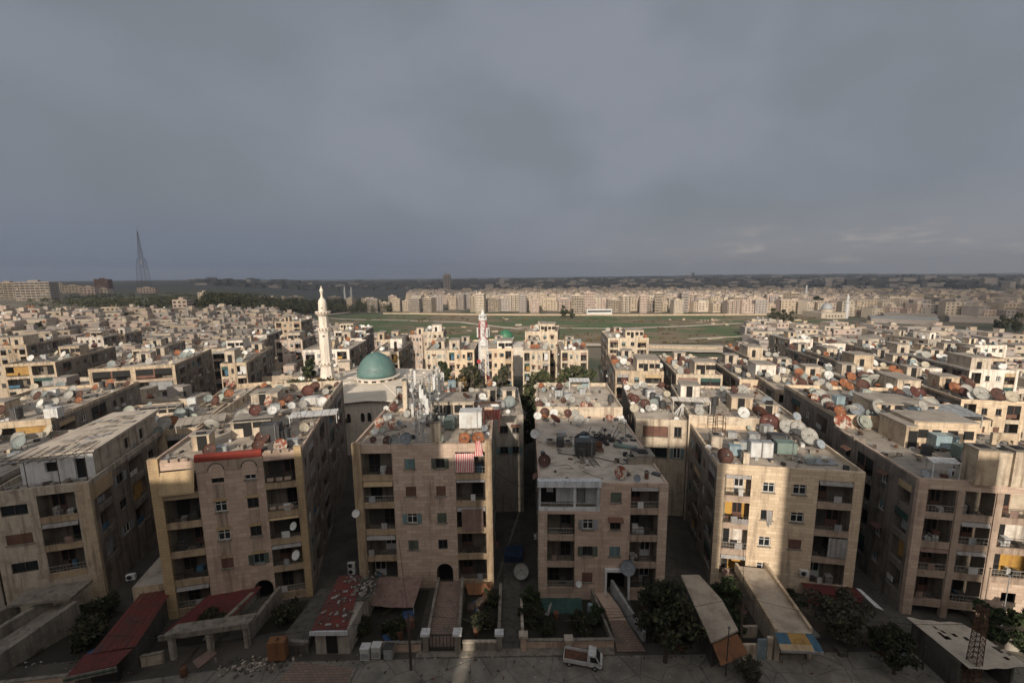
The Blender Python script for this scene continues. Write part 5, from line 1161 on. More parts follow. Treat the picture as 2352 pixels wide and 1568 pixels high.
# rose block ramp with white walls
t = thing('entrance_ramp', 'tiled ramp with brick steps between white walls beside the parked pickup', 'ramp', (0, 0, 0))
b = MB(); b.prism([(9.3, 35.0), (11.9, 35.0), (11.0, 38.3), (9.3, 38.3)], 0, [.12, .12, .35, .35]); b.build('walkway', PAV, t)
b = MB()
for k in range(5): b.prism([(9.3-.28*k*.25, 38.3+k*.28), (11.0-.1*k, 38.3+k*.28), (11.0-.1*k-.1, 38.58+k*.28), (9.3-.28*k*.25-.07, 38.58+k*.28)], 0, .42+.1*k)
b.prism([(8.95, 39.7), (10.5, 39.7), (9.7, 42.1), (8.3, 42.1)], 0, [.85, .85, .9, .9]); b.build('steps', M['stone_rose'], t)
b = MB(); b.prism([(12.0, 36.2), (12.25, 36.2), (10.4, 41.6), (10.1, 41.6)], 0, [1.0, 1.0, 2.3, 2.3]); b.build('side_wall', M['metal'], t)
b = MB(); b.prism([(8.95, 36), (9.2, 36), (8.3, 41.6), (8.05, 41.6)], 0, [.5, .5, 1.3, 1.3]); b.build('side_wall', M['concrete'], t)
# pickup truck
t = thing('pickup_truck', 'small white pickup truck with an empty rusty brown bed', 'pickup truck', (5.95, 34.0, 0), rad(-13), None, .82)
b = MB(); b.box(.62, .66, -.70, .7, .45, 1.55, 0); prof = [(.65, .42), (2.0, .42), (2.12, .6), (2.1, .88), (1.86, .98), (1.42, 1.68), (.65, 1.72)]
W_ = .76
L0 = [b.add((x, -W_ if z < 1.1 else -W_+.1, z)) for x, z in prof]; L1 = [b.add((x, W_ if z < 1.1 else W_-.1, z)) for x, z in prof]
b.idx(L0, 0); b.idx(L1[::-1], 0)
for k in range(len(prof)): j = (k+1) % len(prof); b.idx([L0[k], L1[k], L1[j], L0[j]], 0)
b.build('cab', M['metal_white'], t)
b = MB(); b.face([(1.87, -.66, 1.01), (1.87, .66, 1.01), (1.47, .6, 1.62), (1.47, -.6, 1.62)]); b.T = Matrix.Translation((.015, 0, .01)); o = b.build('windscreen', M['glass'], t)
for s in (-1, 1):
    b = MB(); b.face([(.85, s*.768, 1.0), (1.7, s*.768, 1.0), (1.38, s*.695, 1.55), (.85, s*.695, 1.55)]); b.build('side_window', M['glass'], t)
    b = MB(); b.box(2.095, 2.13, s*.5-.12, s*.5+.12, .66, .82); b.build('headlight', M['white'], t)
b = MB(); b.box(-2.0, .6, -.8, .8, .55, .62, 1)
for q in ((-2.0, .6, -.82, -.76), (-2.0, .6, .76, .82), (-2.0, -1.94, -.76, .76), (.54, .6, -.76, .76)): b.box(*q, .5, .95, 0)
b.face([(-1.93, -.755, .63), (.53, -.755, .63), (.53, .755, .63), (-1.93, .755, .63)], 1); b.build('bed', [M['metal_white'], M['rusty']], t)
for x in (-1.35, 1.35):
    for s in (-1, 1):
        b = MB(); b.tube([(x, s*.56, .29), (x, s*.78, .29)], .29, 0, 14); w = b.build('wheel', M['black'], t); b = MB(); b.tube([(x, s*.775, .29), (x, s*.792, .29)], .15, 0, 10); b.build('rim', M['metal'], w)
part('bumper', 'metal_dark', t, (2.06, 2.16, -.74, .74, .36, .5)); part('chassis', 'black', t, (-1.9, 2.0, -.5, .5, .26, .5))
# half sunlit block: slab roof, covered walk, stalls
t = thing('flat_roof_annex', 'long beige flat roofed annex left of the green bush', 'annex', (0, 0, 0))
b = MB(); b.prism([(17.1, 33.4), (19.6, 34.6), (19.9, 38), (19.2, 41.4), (17.7, 41.4)], 0, 2.6); b.build('wall', M['conc_dark'], t); b = MB(); b.prism([(16.8, 33.1), (19.8, 34.4), (20.1, 38), (19.4, 41.6), (17.5, 41.6)], 2.601, 2.8); b.build('roof', M['roof'], t)
canopy('awning', 'torn orange and blue awning hanging off the beige annex front', [(17.0, 33.2, 2.5), (19.7, 34.3, 2.5), (20.2, 33.3, 1.5), (17.3, 32.2, 1.4)], 'orange_paint', .25)
t = thing('covered_walk', 'covered entrance walk with a patchy sunlit roof and side parapets', 'covered walk', (0, 0, 0))
b = MB(); b.prism([(23.4, 34.6), (26.0, 34.4), (26.6, 41.6), (24.1, 42.6)], 0, [2.4, 2.4, 2.6, 2.6], 0); b.prism([(23.2, 34.3), (26.2, 34.1), (26.9, 42.4), (23.9, 42.95)], [2.42, 2.42, 2.65, 2.65], [2.6, 2.6, 2.8, 2.8], 1); b.build('roof', [M['render_pale'], M['roof']], t)
for xs in (((23.0, 23.25), (23.75, 24.0)), ((26.1, 26.35), (26.85, 27.1))):
    b = MB(); b.prism([(xs[0][0], 34.3), (xs[0][1], 34.3), (xs[1][1], 42.7), (xs[1][0], 42.8)], 2.3, [2.95, 2.95, 3.3, 3.3]); b.build('parapet', M['render_sand'], t)
t = thing('shop_front', 'open dusty shop front under the striped awning', 'shop', (0, 0, 0)); part('wall', 'render_pale', t, (23.0, 23.4, 34.0, 34.55, 0, 2.3), (25.9, 26.3, 34.0, 34.35, 0, 2.3)); part('counter', 'concrete', t, (23.5, 25.8, 34.05, 34.3, 0, .5)); part('interior', 'recess_dark', t, (23.45, 25.85, 34.38, 34.39, .5, 2.25))
t = thing('striped_awning', 'awning of blue, orange and cream bands over the shop front', 'awning', (0, 0, 0))
A = [((23.0, 34.3, 2.55), (26.2, 34.1, 2.55)), ((22.95, 33.9, 2.42), (26.3, 33.7, 2.4)), ((22.9, 33.5, 2.2), (26.4, 33.3, 2.15)), ((22.9, 33.15, 1.92), (26.45, 32.95, 1.85))]
MTS = ['sky_blue_cloth', 'ochre', 'sky_blue_cloth', 'tan_cloth', 'ochre', 'sky_blue_cloth', 'tan_cloth', 'tan_cloth', 'sky_blue_cloth']
b = MB(); n = 0
for k in range(3):
    for i, (f0, f1) in enumerate(((0, .32), (.32, .8), (.8, 1))):
        a, c = [Vector(x) for x in A[k]], [Vector(x) for x in A[k+1]]; b.face([a[0].lerp(a[1], f0), a[0].lerp(a[1], f1), c[0].lerp(c[1], f1), c[0].lerp(c[1], f0)], [0, 1, 0, 0, 1, 0, 2, 2, 0][k*3+i])
b.face([A[3][0], A[3][1], (26.45, 32.93, 1.62), (22.9, 33.13, 1.68)], 3); b.build('cloth', [M['sky_blue_cloth'], M['ochre'], M['tan_cloth'], M['grey_cloth']], t); b = MB(); b.tube([A[3][0], A[3][1]], .03, 0, 5); b.build('front_bar', M['metal'], t)
t = thing('yard_wall', 'cream yard wall with a grey steel door between the pole and the shop', 'wall', (0, 0, 0)); part('wall', 'render_cream', t, (20.2, 21.45, 34.1, 34.35, 0, 1.5), (22.35, 22.85, 34.1, 34.35, 0, 2.2), (20.2, 22.85, 36.5, 36.7, 0, 1.2)); d_ = part('door', 'tank_blue', t, (21.46, 22.34, 34.15, 34.22, .02, 2.05)); part('handle', 'metal_white', d_, (22.18, 22.24, 34.1, 34.149, .95, 1.1))
def pole(label, x, y, h, r=.07, mt='wood', lamp=False, cat='pole'):
    t = thing('street_lamp' if lamp else 'utility_pole', label, 'street lamp' if lamp else cat, (x, y, 0)); b = MB(); b.tube([(0, 0, 0), (0, 0, h)], [r, r*.7], 0, 7); b.build('shaft', M[mt], t)
    b = MB()
    if lamp: b.tube([(0, 0, h), (0, -.7, h+.25)], .04, 0, 5); b.build('arm', M[mt], t); b = MB(); b.box(-.12, .12, -1.1, -.65, h+.2, h+.32); b.build('lamp_head', M['metal_white'], t)
    else: b.box(-.09, .09, -.09, .09, h, h+.06); b.build('cap', M['metal_dark'], t)
pole('thick dark pole left of the sunlit entrance walk', 20.2, 34.6, 6.0, .13); pole('thin dark pole in front of the beige annex', 18.0, 32.6, 4.6, .06, 'metal_dark'); pole('slim pole at the right border before the sunlit balconies', 45.4, 36.2, 6.5, .05, 'metal')
wbox('hoarding', 'dark red painted hoarding under the shaded right balcony', 'hoarding', b5, [(9.2, 14.1, -1.5, -1.4, -.6, 1.3, 0), (9.1, 14.2, -1.55, -.05, 1.301, 1.36, 1)], [M['red_roof'], M['red_cloth']])
b = MB(); b.face([(35.6, 41.0, 1.5), (36.0, 40.9, 1.45), (36.9, 39.0, .6), (36.2, 39.2, .8)]); b.face([(35.6, 41.0, 1.52), (36.0, 40.9, 1.47), (36.9, 39.0, .62), (36.2, 39.2, .82)]); tag(b.build('white_board', M['white']), 'bent white board leaning at the corner of the red hoarding', 'board')
# tarp roofed shed and lattice mast at the right
t = thing('tarp_shed', 'wide pale tarpaulin roof with holes and torn right edge', 'shed', (0, 0, 0))
g = []; b = MB(); A4 = [Vector(q) for q in ((35.6, 35.4, 3.0), (39.9, 34.7, 3.0), (41.2, 30.6, 2.7), (36.2, 30.4, 2.7))]; nu, nv = 16, 14; r2 = random.Random(6)
for i in range(nv+1):
    s = i/nv; g.append([])
    for j in range(nu+1):
        q = j/nu; p = (A4[0]*(1-q)+A4[1]*q)*(1-s)+(A4[3]*(1-q)+A4[2]*q)*s; p.z += .05*math.sin(j*1.1)*math.cos(i*.9)-.12*math.sin(math.pi*q); g[-1].append(b.add(p))
holes = {(2, 5), (3, 6), (5, 4), (4, 4), (5, 5), (4, 8), (5, 10), (8, 14), (9, 14), (10, 15), (11, 13), (8, 15)}
for i in range(nv):
    for j in range(nu):
        if (i, j) not in holes: b.idx([g[i][j], g[i][j+1], g[i+1][j+1], g[i+1][j]])
b.build('roof', M['tarp'], t); part('wall', 'conc_dark', t, (36.0, 36.2, 31, 35.2, 0, 2.6), (40.4, 40.6, 31, 34.6, 0, 2.6), (36.3, 40.3, 34.4, 34.6, 0, 2.6)); part('interior', 'black', t, (36.3, 40.3, 33.0, 33.1, 0, 2.4))
def lattice(name, label, base, h, w0, w1, nseg, mts, r=.05, bands=None, cat='mast', rz=.3):
    t = thing(name, label, cat, base, rz); b = MB(); nm = max(2, nseg)
    cs = lambda z: [( (w0+(w1-w0)*z/h)*sx/2, (w0+(w1-w0)*z/h)*sy/2) for sx, sy in ((-1, -1), (1, -1), (1, 1), (-1, 1))]
    for k in range(nm):
        z0, z1 = h*k/nm, h*(k+1)/nm; m_ = (bands(k) if bands else 0); a, c = cs(z0), cs(z1)
        for i in range(4):
            j = (i+1) % 4
            b.tube([(*a[i], z0), (*c[i], z1)], r, m_, 4, False); b.tube([(*a[i], z0), (*c[j], z1)], r*.6, m_, 3, False); b.tube([(*a[j], z0), (*c[i], z1)], r*.6, m_, 3, False); b.tube([(*c[i], z1), (*c[j], z1)], r*.6, m_, 3, False)
    b.build('lattice', mts, t); return t
lattice('lattice_pylon', 'dark lattice pylon in front of the pale tarpaulin roof', (37.2, 31.0, 0), 7.7, .75, .5, 16, [M['rusty']], .035, rz=.2)
pole('short dark post with a slanting bar before the tarpaulin', 35.2, 33.0, 2.2, .09)
low_wall('grey slanting wall right of the tarpaulin shed', 41.4, 45.5, 35.6, 1.2, 'render_grey', 'concrete', 34.6)
# garden dishes, tarpaulin, basin
for (px, py, z, r, lab) in ((1197, 1307, 1.2, .85, 'grey dish standing in the dark garden beside the alley path'), ):
    p_ = atz(px, py, z); 
    T_ = thing('satellite_dish', lab, 'satellite dish', (p_.x, p_.y, .03), -.1, 'satellite dishes on the roofs', r)
    link('reflector', cached(('rf', 'grey', 1), lambda: reflector_mesh('grey', 1)), T_); link('mount', DMO, T_); link('feed', DFE, T_)
def wall_dish(label, B, u, z, r, col, yaw=0):
    w_ = world(B, u, -.35, z-1.12*r); T_ = thing('satellite_dish', label, 'satellite dish', w_, B.yaw+yaw, 'satellite dishes on walls', r); link('reflector', cached(('rf', col, 1), lambda: reflector_mesh(col, 1)), T_); link('feed', DFE, T_)
    b = MB(); b.tube([(0, .12, 1.1), (0, .5/r*.6, 1.1)], .05, 0, 5); b.build('bracket', M['metal_dark'], T_)
wall_dish('grey dish fixed beside the entrance of the rose block', b4, 9.2, 4.0, .78, 'slate'); wall_dish('small white dish by the lowest window of the rose block', b4, 4.2, 2.1, .33, 'white'); wall_dish('small white dish on the left pillar of the striped cloth block', b3, .1, 9.2, .42, 'white'); wall_dish('white dish in a right balcony of the red edged block, upper one', b2, 12.3, 8.5, .42, 'white', -.6); wall_dish('white dish in a right balcony of the red edged block, lower one', b2, 12.3, 5.2, .5, 'white', -.6)
b = MB(); p_ = atz(1180, 1270, .8); b.prism([(p_.x-1.2, p_.y-.6), (p_.x+1.0, p_.y-.6), (p_.x+1.2, p_.y+1.4), (p_.x-1.0, p_.y+1.4)], 0, [.9, .7, 1.0, .8]); tag(b.build('covered_pile', M['dark_tarp']), 'pile under a blue tarpaulin in the dark alley', 'tarpaulin')
# clutter in the yards and along the street
rr = random.Random(77); YARDS = [(-16, 36.2, -10, 42.5, 'in the yard left of the iron gate'), (-33, 33, -25, 40, 'about the crooked porch'), (1.2, 36.4, 8.2, 41, 'in the garden behind the pickup truck'), (12.6, 35.5, 16, 41, 'behind the large dark tree'), (27.3, 33.5, 35, 41, 'in the yard right of the shop'), (-47, 33, -38, 40, 'in the yard by the concrete stair'), (20.3, 37, 23, 41.5, 'beside the green bush'), (-4.8, 36.2, -2, 42, 'in the small yard left of the alley path')]
for (x0, y0, x1, y1, where) in YARDS:
    by = {}
    for k in range(9):
        x, y = rr.uniform(x0, x1), rr.uniform(y0, y1); b = MB(); kd = k % 4
        if kd == 0: nm, mt = 'barrel', rr.choice(['metal_dark', 'rusty', 'tank_blue']); b.lathe([(.27, .03), (.29, .06), (.29, .85), (.26, .88)], n=12)
        elif kd == 1:
            nm, mt = 'crate', rr.choice(['wood', 'conc_dark', 'shut_brown']); h_ = rr.uniform(.4, .9); b.box(-.45, .45, -.35, .35, .03, h_)
            for q in (-.4, 0, .4): b.box(q-.04, q+.04, -.37, -.351, .03, h_)
        elif kd == 2: nm, mt = 'timber_plank', 'wood'; b.T = Matrix.Rotation(rr.uniform(.02, .3), 4, 'Y'); b.box(-1.1, 1.1, -.1, .1, .2, .26)
        else: nm, mt = 'plastic_sheet', rr.choice(['grey_cloth', 'blue_tarp', 'tarp', 'pink_cloth']); b.prism([(-.9, -.5), (.7, -.7), (.9, .5), (-.6, .6)], .02, [.12, .3, .08, .22])
        o = b.build(nm, M[mt]); o.location = (x, y, .03); o.rotation_euler = (0, 0, rr.uniform(0, 3)); by.setdefault((nm, mt), []).append((x, o))
    for (nm, mt), ls in by.items():
        ls.sort(key=lambda t: t[0]); cn = {'metal_dark': 'black', 'rusty': 'rusty', 'tank_blue': 'blue grey', 'wood': 'weathered', 'conc_dark': 'grey', 'shut_brown': 'brown', 'grey_cloth': 'grey', 'blue_tarp': 'blue', 'tarp': 'pale', 'pink_cloth': 'mauve'}[mt]
        for i, (x, o) in enumerate(ls): tag(o, f"{cn} {nm.replace('_', ' ')}{'' if len(ls) == 1 else ', '+NTH[i]} {where}", nm.replace('_', ' '), 'clutter in the yards')
b = MB(); rr = random.Random(78)
for k in range(420):
    x = rr.uniform(-46, 44); y = rr.choice([rr.uniform(31.2, 34.4), rr.gauss(34.6, .25)]); s_ = rr.uniform(.03, .13)
    b.T = Matrix.Translation((x, y, .06)) @ Matrix.Rotation(rr.uniform(0, 3), 4, 'Z') @ Matrix.Rotation(rr.uniform(-.5, .5), 4, 'X'); b.box(-s_, s_, -s_*.6, s_*.6, -.03, .03, k % 4)
b.T = None; tag(b.build('litter', [M['concrete'], M['grey_cloth'], M['conc_dark'], M['rusty']]), 'small litter and stones strewn along the street', 'litter', kind='stuff')
def wire(label, a, c, sag, r=.022):
    a, c = Vector(a), Vector(c); b = MB(); b.tube([a.lerp(c, k/12)-Vector((0, 0, sag*4*(k/12)*(1-k/12))) for k in range(13)], r, 0, 4); tag(b.build('overhead_wire', M['black']), label, 'wire', 'overhead wires')
wire('overhead wire from the dark utility pole to the striped cloth block', (-9.15, 33.5, 5.5), (-12.4, 43.2, 6.2), .5); wire('overhead wire sagging over the street left of the utility pole', (-9.15, 33.5, 5.4), (-37, 31.5, 6.0), 1.4); wire('overhead wire sagging over the pickup truck', (-9.15, 33.5, 5.5), (20.2, 34.6, 5.9), 1.5); wire('overhead wire from the thick dark pole to the half sunlit block', (20.2, 34.6, 5.9), (24.5, 42.9, 6.4), .4); wire('overhead wire from the thick dark pole to the lattice pylon', (20.2, 34.6, 5.9), (37.2, 31, 6.2), 1.0); wire('overhead wire across the alley beside the striped cloth block', (-2.3, 45, 13.2), (2.6, 46, 10.4), .6); wire('overhead wire across the gap beside the half sunlit block', (15.6, 46, 9.8), (22.6, 47, 10.6), .8); wire('overhead wire across the gap beside the corner block', (36.2, 44, 10.4), (40.2, 46, 11.2), .5)
# ------------------------------------------------------------------ trees
def leaf_cloud(b, cen, rx, ry, rz, n, s, mats_n, rr, flat_=.3):
    for k in range(n):
        a, c = rr.uniform(0, 6.283), rr.uniform(-1, 1); q = rr.random()**.45; h = math.sqrt(1-c*c)
        p = Vector((cen[0]+rx*q*h*math.cos(a), cen[1]+ry*q*h*math.sin(a), cen[2]+rz*q*c))
        d = Vector((rr.uniform(-1, 1), rr.uniform(-1, 1), rr.uniform(-.6, 1))).normalized(); e = d.cross(Vector((rr.uniform(-1, 1), rr.uniform(-1, 1), .3))).normalized()
        z = s*rr.uniform(.6, 1.3); e2 = d.cross(e)*z*.6; e = e*z
        b.face([p-e, p-e2, p+e, p+e2], rr.randrange(mats_n))
def tree_meshes(h, cr, nclump, nleaf, s, mats_, seed, trunk=.22, low=.3, loose=1.0):
    rr = random.Random(seed); t = MB(); c = MB()
    t.tube([(0, 0, -.3), (.05, .03, h*.25), (.0, .1, h*.5), (.1, 0, h*.8)], [trunk, trunk*.8, trunk*.6, trunk*.2], 0, 8)
    for k in range(nclump):
        a = rr.uniform(0, 6.283); v = rr.uniform(low, .95); rad_ = cr*rr.uniform(.25, 1.0)*math.sin(math.pi*min(.97, max(.12, (v-low*.6)/(1.05-low*.6))))
        p = (rad_*math.cos(a), rad_*math.sin(a), h*v); q = cr*rr.uniform(.22, .4)*loose
        t.tube([(0, .05, h*v*.55), (p[0]*.55, p[1]*.55, h*(v*.8)), p], [trunk*.4, trunk*.25, trunk*.1], 0, 5, False)
        leaf_cloud(c, p, q, q, q*.8, nleaf, s, len(mats_), rr)
    return t.mesh('trunk', M['bark']), c.mesh('crown', [M[x] for x in mats_])
TM = {'dark': tree_meshes(7, 2.6, 34, 150, .22, ['leaf_a', 'leaf_a', 'leaf_b'], 1), 'dusty': tree_meshes(5.5, 3.0, 34, 130, .2, ['leaf_a', 'bush_grey', 'leaf_b', 'bush_grey'], 2, low=.2), 'olive': tree_meshes(9, 2.9, 30, 90, .27, ['leaf_b', 'leaf_b', 'leaf_c', 'leaf_a'], 3, low=.2, loose=.85),
 'tall': tree_meshes(11, 2.6, 40, 90, .3, ['leaf_b', 'leaf_a', 'bush_grey'], 4, low=.12, loose=.8), 'rusty': tree_meshes(8, 2.6, 26, 90, .28, ['leaf_d', 'leaf_d', 'leaf_b', 'bush_grey'], 5, low=.2), 'cypress': tree_meshes(9, 1.1, 26, 70, .28, ['leaf_a', 'leaf_a', 'leaf_c'], 6, low=.05), 'bush': tree_meshes(3.2, 1.7, 24, 110, .17, ['leaf_c', 'leaf_a', 'leaf_c'], 7, .1, .1),
 'far': tree_meshes(8, 3.4, 16, 30, .7, ['leaf_a', 'leaf_b'], 8, low=.15), 'shrub': tree_meshes(3.5, 2.6, 12, 26, .5, ['leaf_b', 'bush_grey', 'leaf_a'], 9, .12, .1)}
def tree(kind, label, x, y, sc=1.0, rz=0.0, name='tree', group=None, z=None):
    t = thing(name, label, 'tree' if name != 'bush' else 'bush', (x, y, hgt(x, y) if z is None else z), rz, group, sc); link('trunk', TM[kind][0], t); link('crown', TM[kind][1], t); return t
tree('dark', 'large dark tree beside the pickup truck and the tiled ramp', 13.3, 34.0, 1.0); tree('dusty', 'dusty spreading tree in front of the red hoarding', 30.2, 36.2, .85, .6); tree('dark', 'dark leafy tree below the dusty one at the bottom edge', 32.4, 32.6, .62, 2); tree('bush', 'bright green bush between the beige annex and the entrance walk', 21.6, 40.0, 1.0, 0, 'bush'); tree('bush', 'dark hanging bush at the front of the beige annex yard', 21.0, 37.0, .7, 2, 'bush')
tree('bush', 'dark bush right of the tarpaulin shed', 43.8, 35.6, 1.1, 1, 'bush'); tree('bush', 'tall dark bush at the lower right border', 46.2, 34.4, 1.2, 2.4, 'bush'); tree('dusty', 'low bare shrub by the thin dark pole', 19.6, 32.0, .38, 1, 'bush'); tree('dark', 'dark plant at the bottom left corner', -45.8, 31.2, .35, 2, 'bush'); tree('bush', 'dark shrub in the garden left of the tiled ramp', 8.0, 38.2, .6, 1, 'bush'); tree('bush', 'dark shrub at the back of the alley side garden', 1.6, 40.4, .7, 4, 'bush'); tree('dusty', 'bare shrub behind the tall dark tree', 14.8, 37.6, .5, 2, 'bush')
TM['dark_bush'] = tree_meshes(2.6, 1.7, 22, 110, .17, ['leaf_a', 'leaf_a', 'leaf_b'], 17, .08, .08, 1.1)
for k, (x, y, sc, lb) in enumerate(((1.6, 38.4, .8, 'dark bush at the left side of the garden behind the pickup'), (3.4, 37.2, .55, 'small dark bush in the middle of the garden behind the pickup'), (6.6, 37.4, .75, 'dark bush at the right side of the garden behind the pickup'), (-3.2, 38.0, .7, 'dark bush in the yard right of the brick ramp'), (-2.6, 41.0, .6, 'dark bush at the back of the yard right of the brick ramp'), (-11.6, 37.0, .7, 'dark bush behind the three grey boxes'), (-14.6, 37.4, .6, 'dark bush beside the red shed wall'), (-29.6, 38.4, .75, 'dark bush between the long red roof and the broad red awning'), (-22.8, 39.0, .8, 'dark bush left of the sloping grey terrace'), (-40.5, 36.5, 1.0, 'dark bush in the yard left of the long red roof'), (-42.0, 39.6, .9, 'dark bush under the left corner block'), (28.2, 39.6, .8, 'dark bush under the red hoarding'), (33.6, 35.4, .7, 'dark bush between the dusty tree and the tarpaulin'), (15.0, 36.2, .8, 'dark bush at the foot of the large dark tree'))):
    tree('dark_bush', lb, x, y, sc, k*1.3, 'bush', 'dark bushes in the yards')
def at_roof(px, py, Y): p = aty(px, py, Y); return p.x
for kind, lb, px, Y, top, sc in (('tall', 'tall grey green tree left of the lattice tower legs', 1080, 84, 832, 1), ('tall', 'tall feathery tree right of the lattice tower legs', 1150, 86, 838, 1), ('rusty', 'rusty leaved tree in front of the mosque wall', 1030, 80, 868, .9), ('rusty', 'red brown tree behind the phone masts', 1040, 74, 900, .8), ('olive', 'dense round tree before the square balcony block', 1238, 90, 842, 1), ('olive', 'big spreading green tree before the block with the shaded balcony', 1332, 88, 830, 1.15), ('olive', 'dark tree filling the alley end', 1200, 80, 905, .9), ('cypress', 'small pointed dark tree left of the annexed block', 1015, 96, 825, .8),
        ('olive', 'broad dark tree at the foot of the tall minaret, left one', 655, 84, 866, 1), ('olive', 'broad dark tree at the foot of the tall minaret, right one', 700, 82, 862, .95), ('rusty', 'brownish tree touching the minaret base', 722, 80, 872, .8), ('cypress', 'dark cypress between the shaded balcony block and the minaret', 712, 100, 820, 1)):
    p_ = aty(px, top, Y); g0 = hgt(p_.x, Y); hh = p_.z-g0; base_h = {'tall': 11, 'rusty': 8, 'olive': 9, 'cypress': 9}[kind]
    tree(kind, lb, p_.x, Y, hh/base_h, Y, group='trees among the blocks')
# ------------------------------------------------------------------ the big mosque with minaret
t = thing('mosque', 'cream mosque with a green dome on a faceted low roof', 'mosque', (-30.2, 95, 0), .15)
zc = aty(865, 862, 95).z
b = MB(); ez = zc-2.1; n = 8; R0 = 15.5
ring = [(R0*math.cos(math.pi/8+math.pi/4*k)*1.12, R0*math.sin(math.pi/8+math.pi/4*k), ez) for k in range(n)]
b.prism([(p[0], p[1]) for p in ring], -3, ez); b.build('wall', M['mosque'], t)
b = MB(); inner = [(5.6*math.cos(math.pi/8+math.pi/4*k), 5.6*math.sin(math.pi/8+math.pi/4*k), zc-.75) for k in range(n)]
for k in range(n):
    j = (k+1) % n; o1, o2 = Vector(ring[k])*1.0, Vector(ring[j]); o1 = Vector((ring[k][0]*1.05, ring[k][1]*1.05, ez+.02)); o2 = Vector((ring[j][0]*1.05, ring[j][1]*1.05, ez+.02)); mdp = (o1+o2)/2+Vector((0, 0, .5)); i1, i2 = Vector(inner[k]), Vector(inner[j])
    b.face([o1, mdp, i1]); b.face([mdp, o2, i2]); b.face([mdp, i2, i1]); b.tube([o1, i1], .14, 1, 4); b.tube([o1+Vector((0, 0, .05)), mdp+Vector((0, 0, .05)), o2+Vector((0, 0, .05))], .12, 1, 4)
b.prism([(p[0], p[1]) for p in inner], zc-2.5, zc-.74, 0); b.build('roof', [M['mosque_roof'], M['mosque']], t)
b = MB(); b.lathe([(4.5, zc-.8), (4.5, zc-.15), (5.0, zc-.1), (5.0, zc+.12), (4.5, zc+.13)], n=32, m=0)
for k in range(16):
    a = 2*math.pi*k/16; b.T = Matrix.Rotation(a, 4, 'Z'); b.box(4.42, 4.53, -.45, .45, zc-.62, zc-.28, 1)
b.T = None; b.build('drum', [M['mosque'], M['dark']], t)
Rd, Hd = 4.2, aty(865, 809, 95).z-zc; prof = []
for k in range(13):
    s = k/12; prof.append((max(.02, Rd*math.cos(s*math.pi/2)**.72*(1-.06*s)), zc+.14+Hd*(s*.45+.55*math.sin(s*math.pi/2))))
b = MB(); b.lathe(prof, n=40); dm = b.build('dome', M['dome'], t, True)
b = MB(); r2 = random.Random(14)
for k in range(26):    # the pale calligraphy on the dome reads only as broken strokes
    a = rad(-115)+k*.028; zz = zc+1.55+.28*math.sin(k*1.7)+.16*(k % 3); rr_ = Rd*.99
    q = [Vector(((rr_)*math.cos(a+d), (rr_)*math.sin(a+d), zz+e)) for d, e in ((0, 0), (.018, .1), (.03, -.05))]
    b.tube(q, .035, 0, 4)
b.build('calligraphy', M['dome3'], dm)
for x in (-4.0, -.2, 3.8):
    zz = ez-2.6
    for d in (-.62, .62):
        b = MB(); b.T = Matrix.Translation((x+d, -R0*math.cos(math.pi/8)-.03, 0)); pts = [(-.4, zz-1.2), (.4, zz-1.2), (.4, zz+.3), (.25, zz+.6), (0, zz+.75), (-.25, zz+.6), (-.4, zz+.3)]
        q = [b.add((p[0], 0, p[1])) for p in pts]; b.idx(q, 0); b.tube([(p[0], -.02, p[1]) for p in pts]+[(pts[0][0], -.02, pts[0][1])], .07, 1, 4); b.build('arched_window', [M['dark'], M['mosque']], t)
for k in range(5):
    a = rad(20+k*30); b = MB(); b.T = Matrix.Translation((11*math.cos(a), 9*math.sin(a)-2, zc-1.8)); b.lathe([(.3, 0), (.3, 1.6), (.5, 1.65), (.5, 1.9), (.2, 2.0)], n=10); b.build('vent', M['mosque'], t)
mx = aty(745, 760, 92).x; g0 = -1; Z = lambda y, x=738: aty(x, y, 92).z
t = thing('minaret', 'tall cream minaret with three galleries beside the green dome', 'minaret', (mx, 92, 0), .2)
b = MB(); b.prism([(-1.7, -1.7), (1.7, -1.7), (1.7, 1.7), (-1.7, 1.7)], -2, Z(870)); b.lathe([(1.62, Z(870)), (1.35, Z(848)), (1.3, Z(840))], n=8); b.build('base', M['mosque'], t)
b = MB(); b.lathe([(1.22, Z(840)), (1.18, Z(763))], n=8); b.lathe([(1.02, Z(754)), (1.0, Z(726))], n=8); b.lathe([(.86, Z(718)), (.84, Z(695)), (.7, Z(689)), (.3, Z(684))], n=16); b.build('shaft', M['mosque'], t)
for (za, zb, r0, r1) in ((840, 832, 1.2, 1.75), (763, 754, 1.18, 1.6), (725.5, 717, 1.0, 1.6)):
    b = MB(); b.lathe([(r0+.02, Z(za)), (r1*.85, Z((za+zb)/2)), (r1, Z((za+zb)/2)+.12), (r1, Z(zb)+.25), (r1-.1, Z(zb)+.25), (r1-.1, Z(zb)-.05)], n=16)
    for k in range(16):
        b.T = Matrix.Rotation(2*math.pi*k/16, 4, 'Z'); b.box(r1-.02, r1+.015, -.13, .13, Z(zb)-.18, Z(zb)+.08, 1)
    b.T = None; b.build('gallery', [M['mosque'], M['shut_brown']], t)
b = MB(); b.lathe([(.3, Z(684)), (.2, Z(676)), (.34, Z(674.5)), (.24, Z(673)), (.42, Z(668)), (.3, Z(664)), (.1, Z(660)), (.04, Z(656))], n=12); b.build('finial', M['mosque'], t)
b = MB(); b.box(-.2, .2, -1.22, -1.15, Z(772), Z(769)); b.box(-.15, .15, -.9, -.84, Z(708), Z(706)); b.build('window', M['dark'], t)
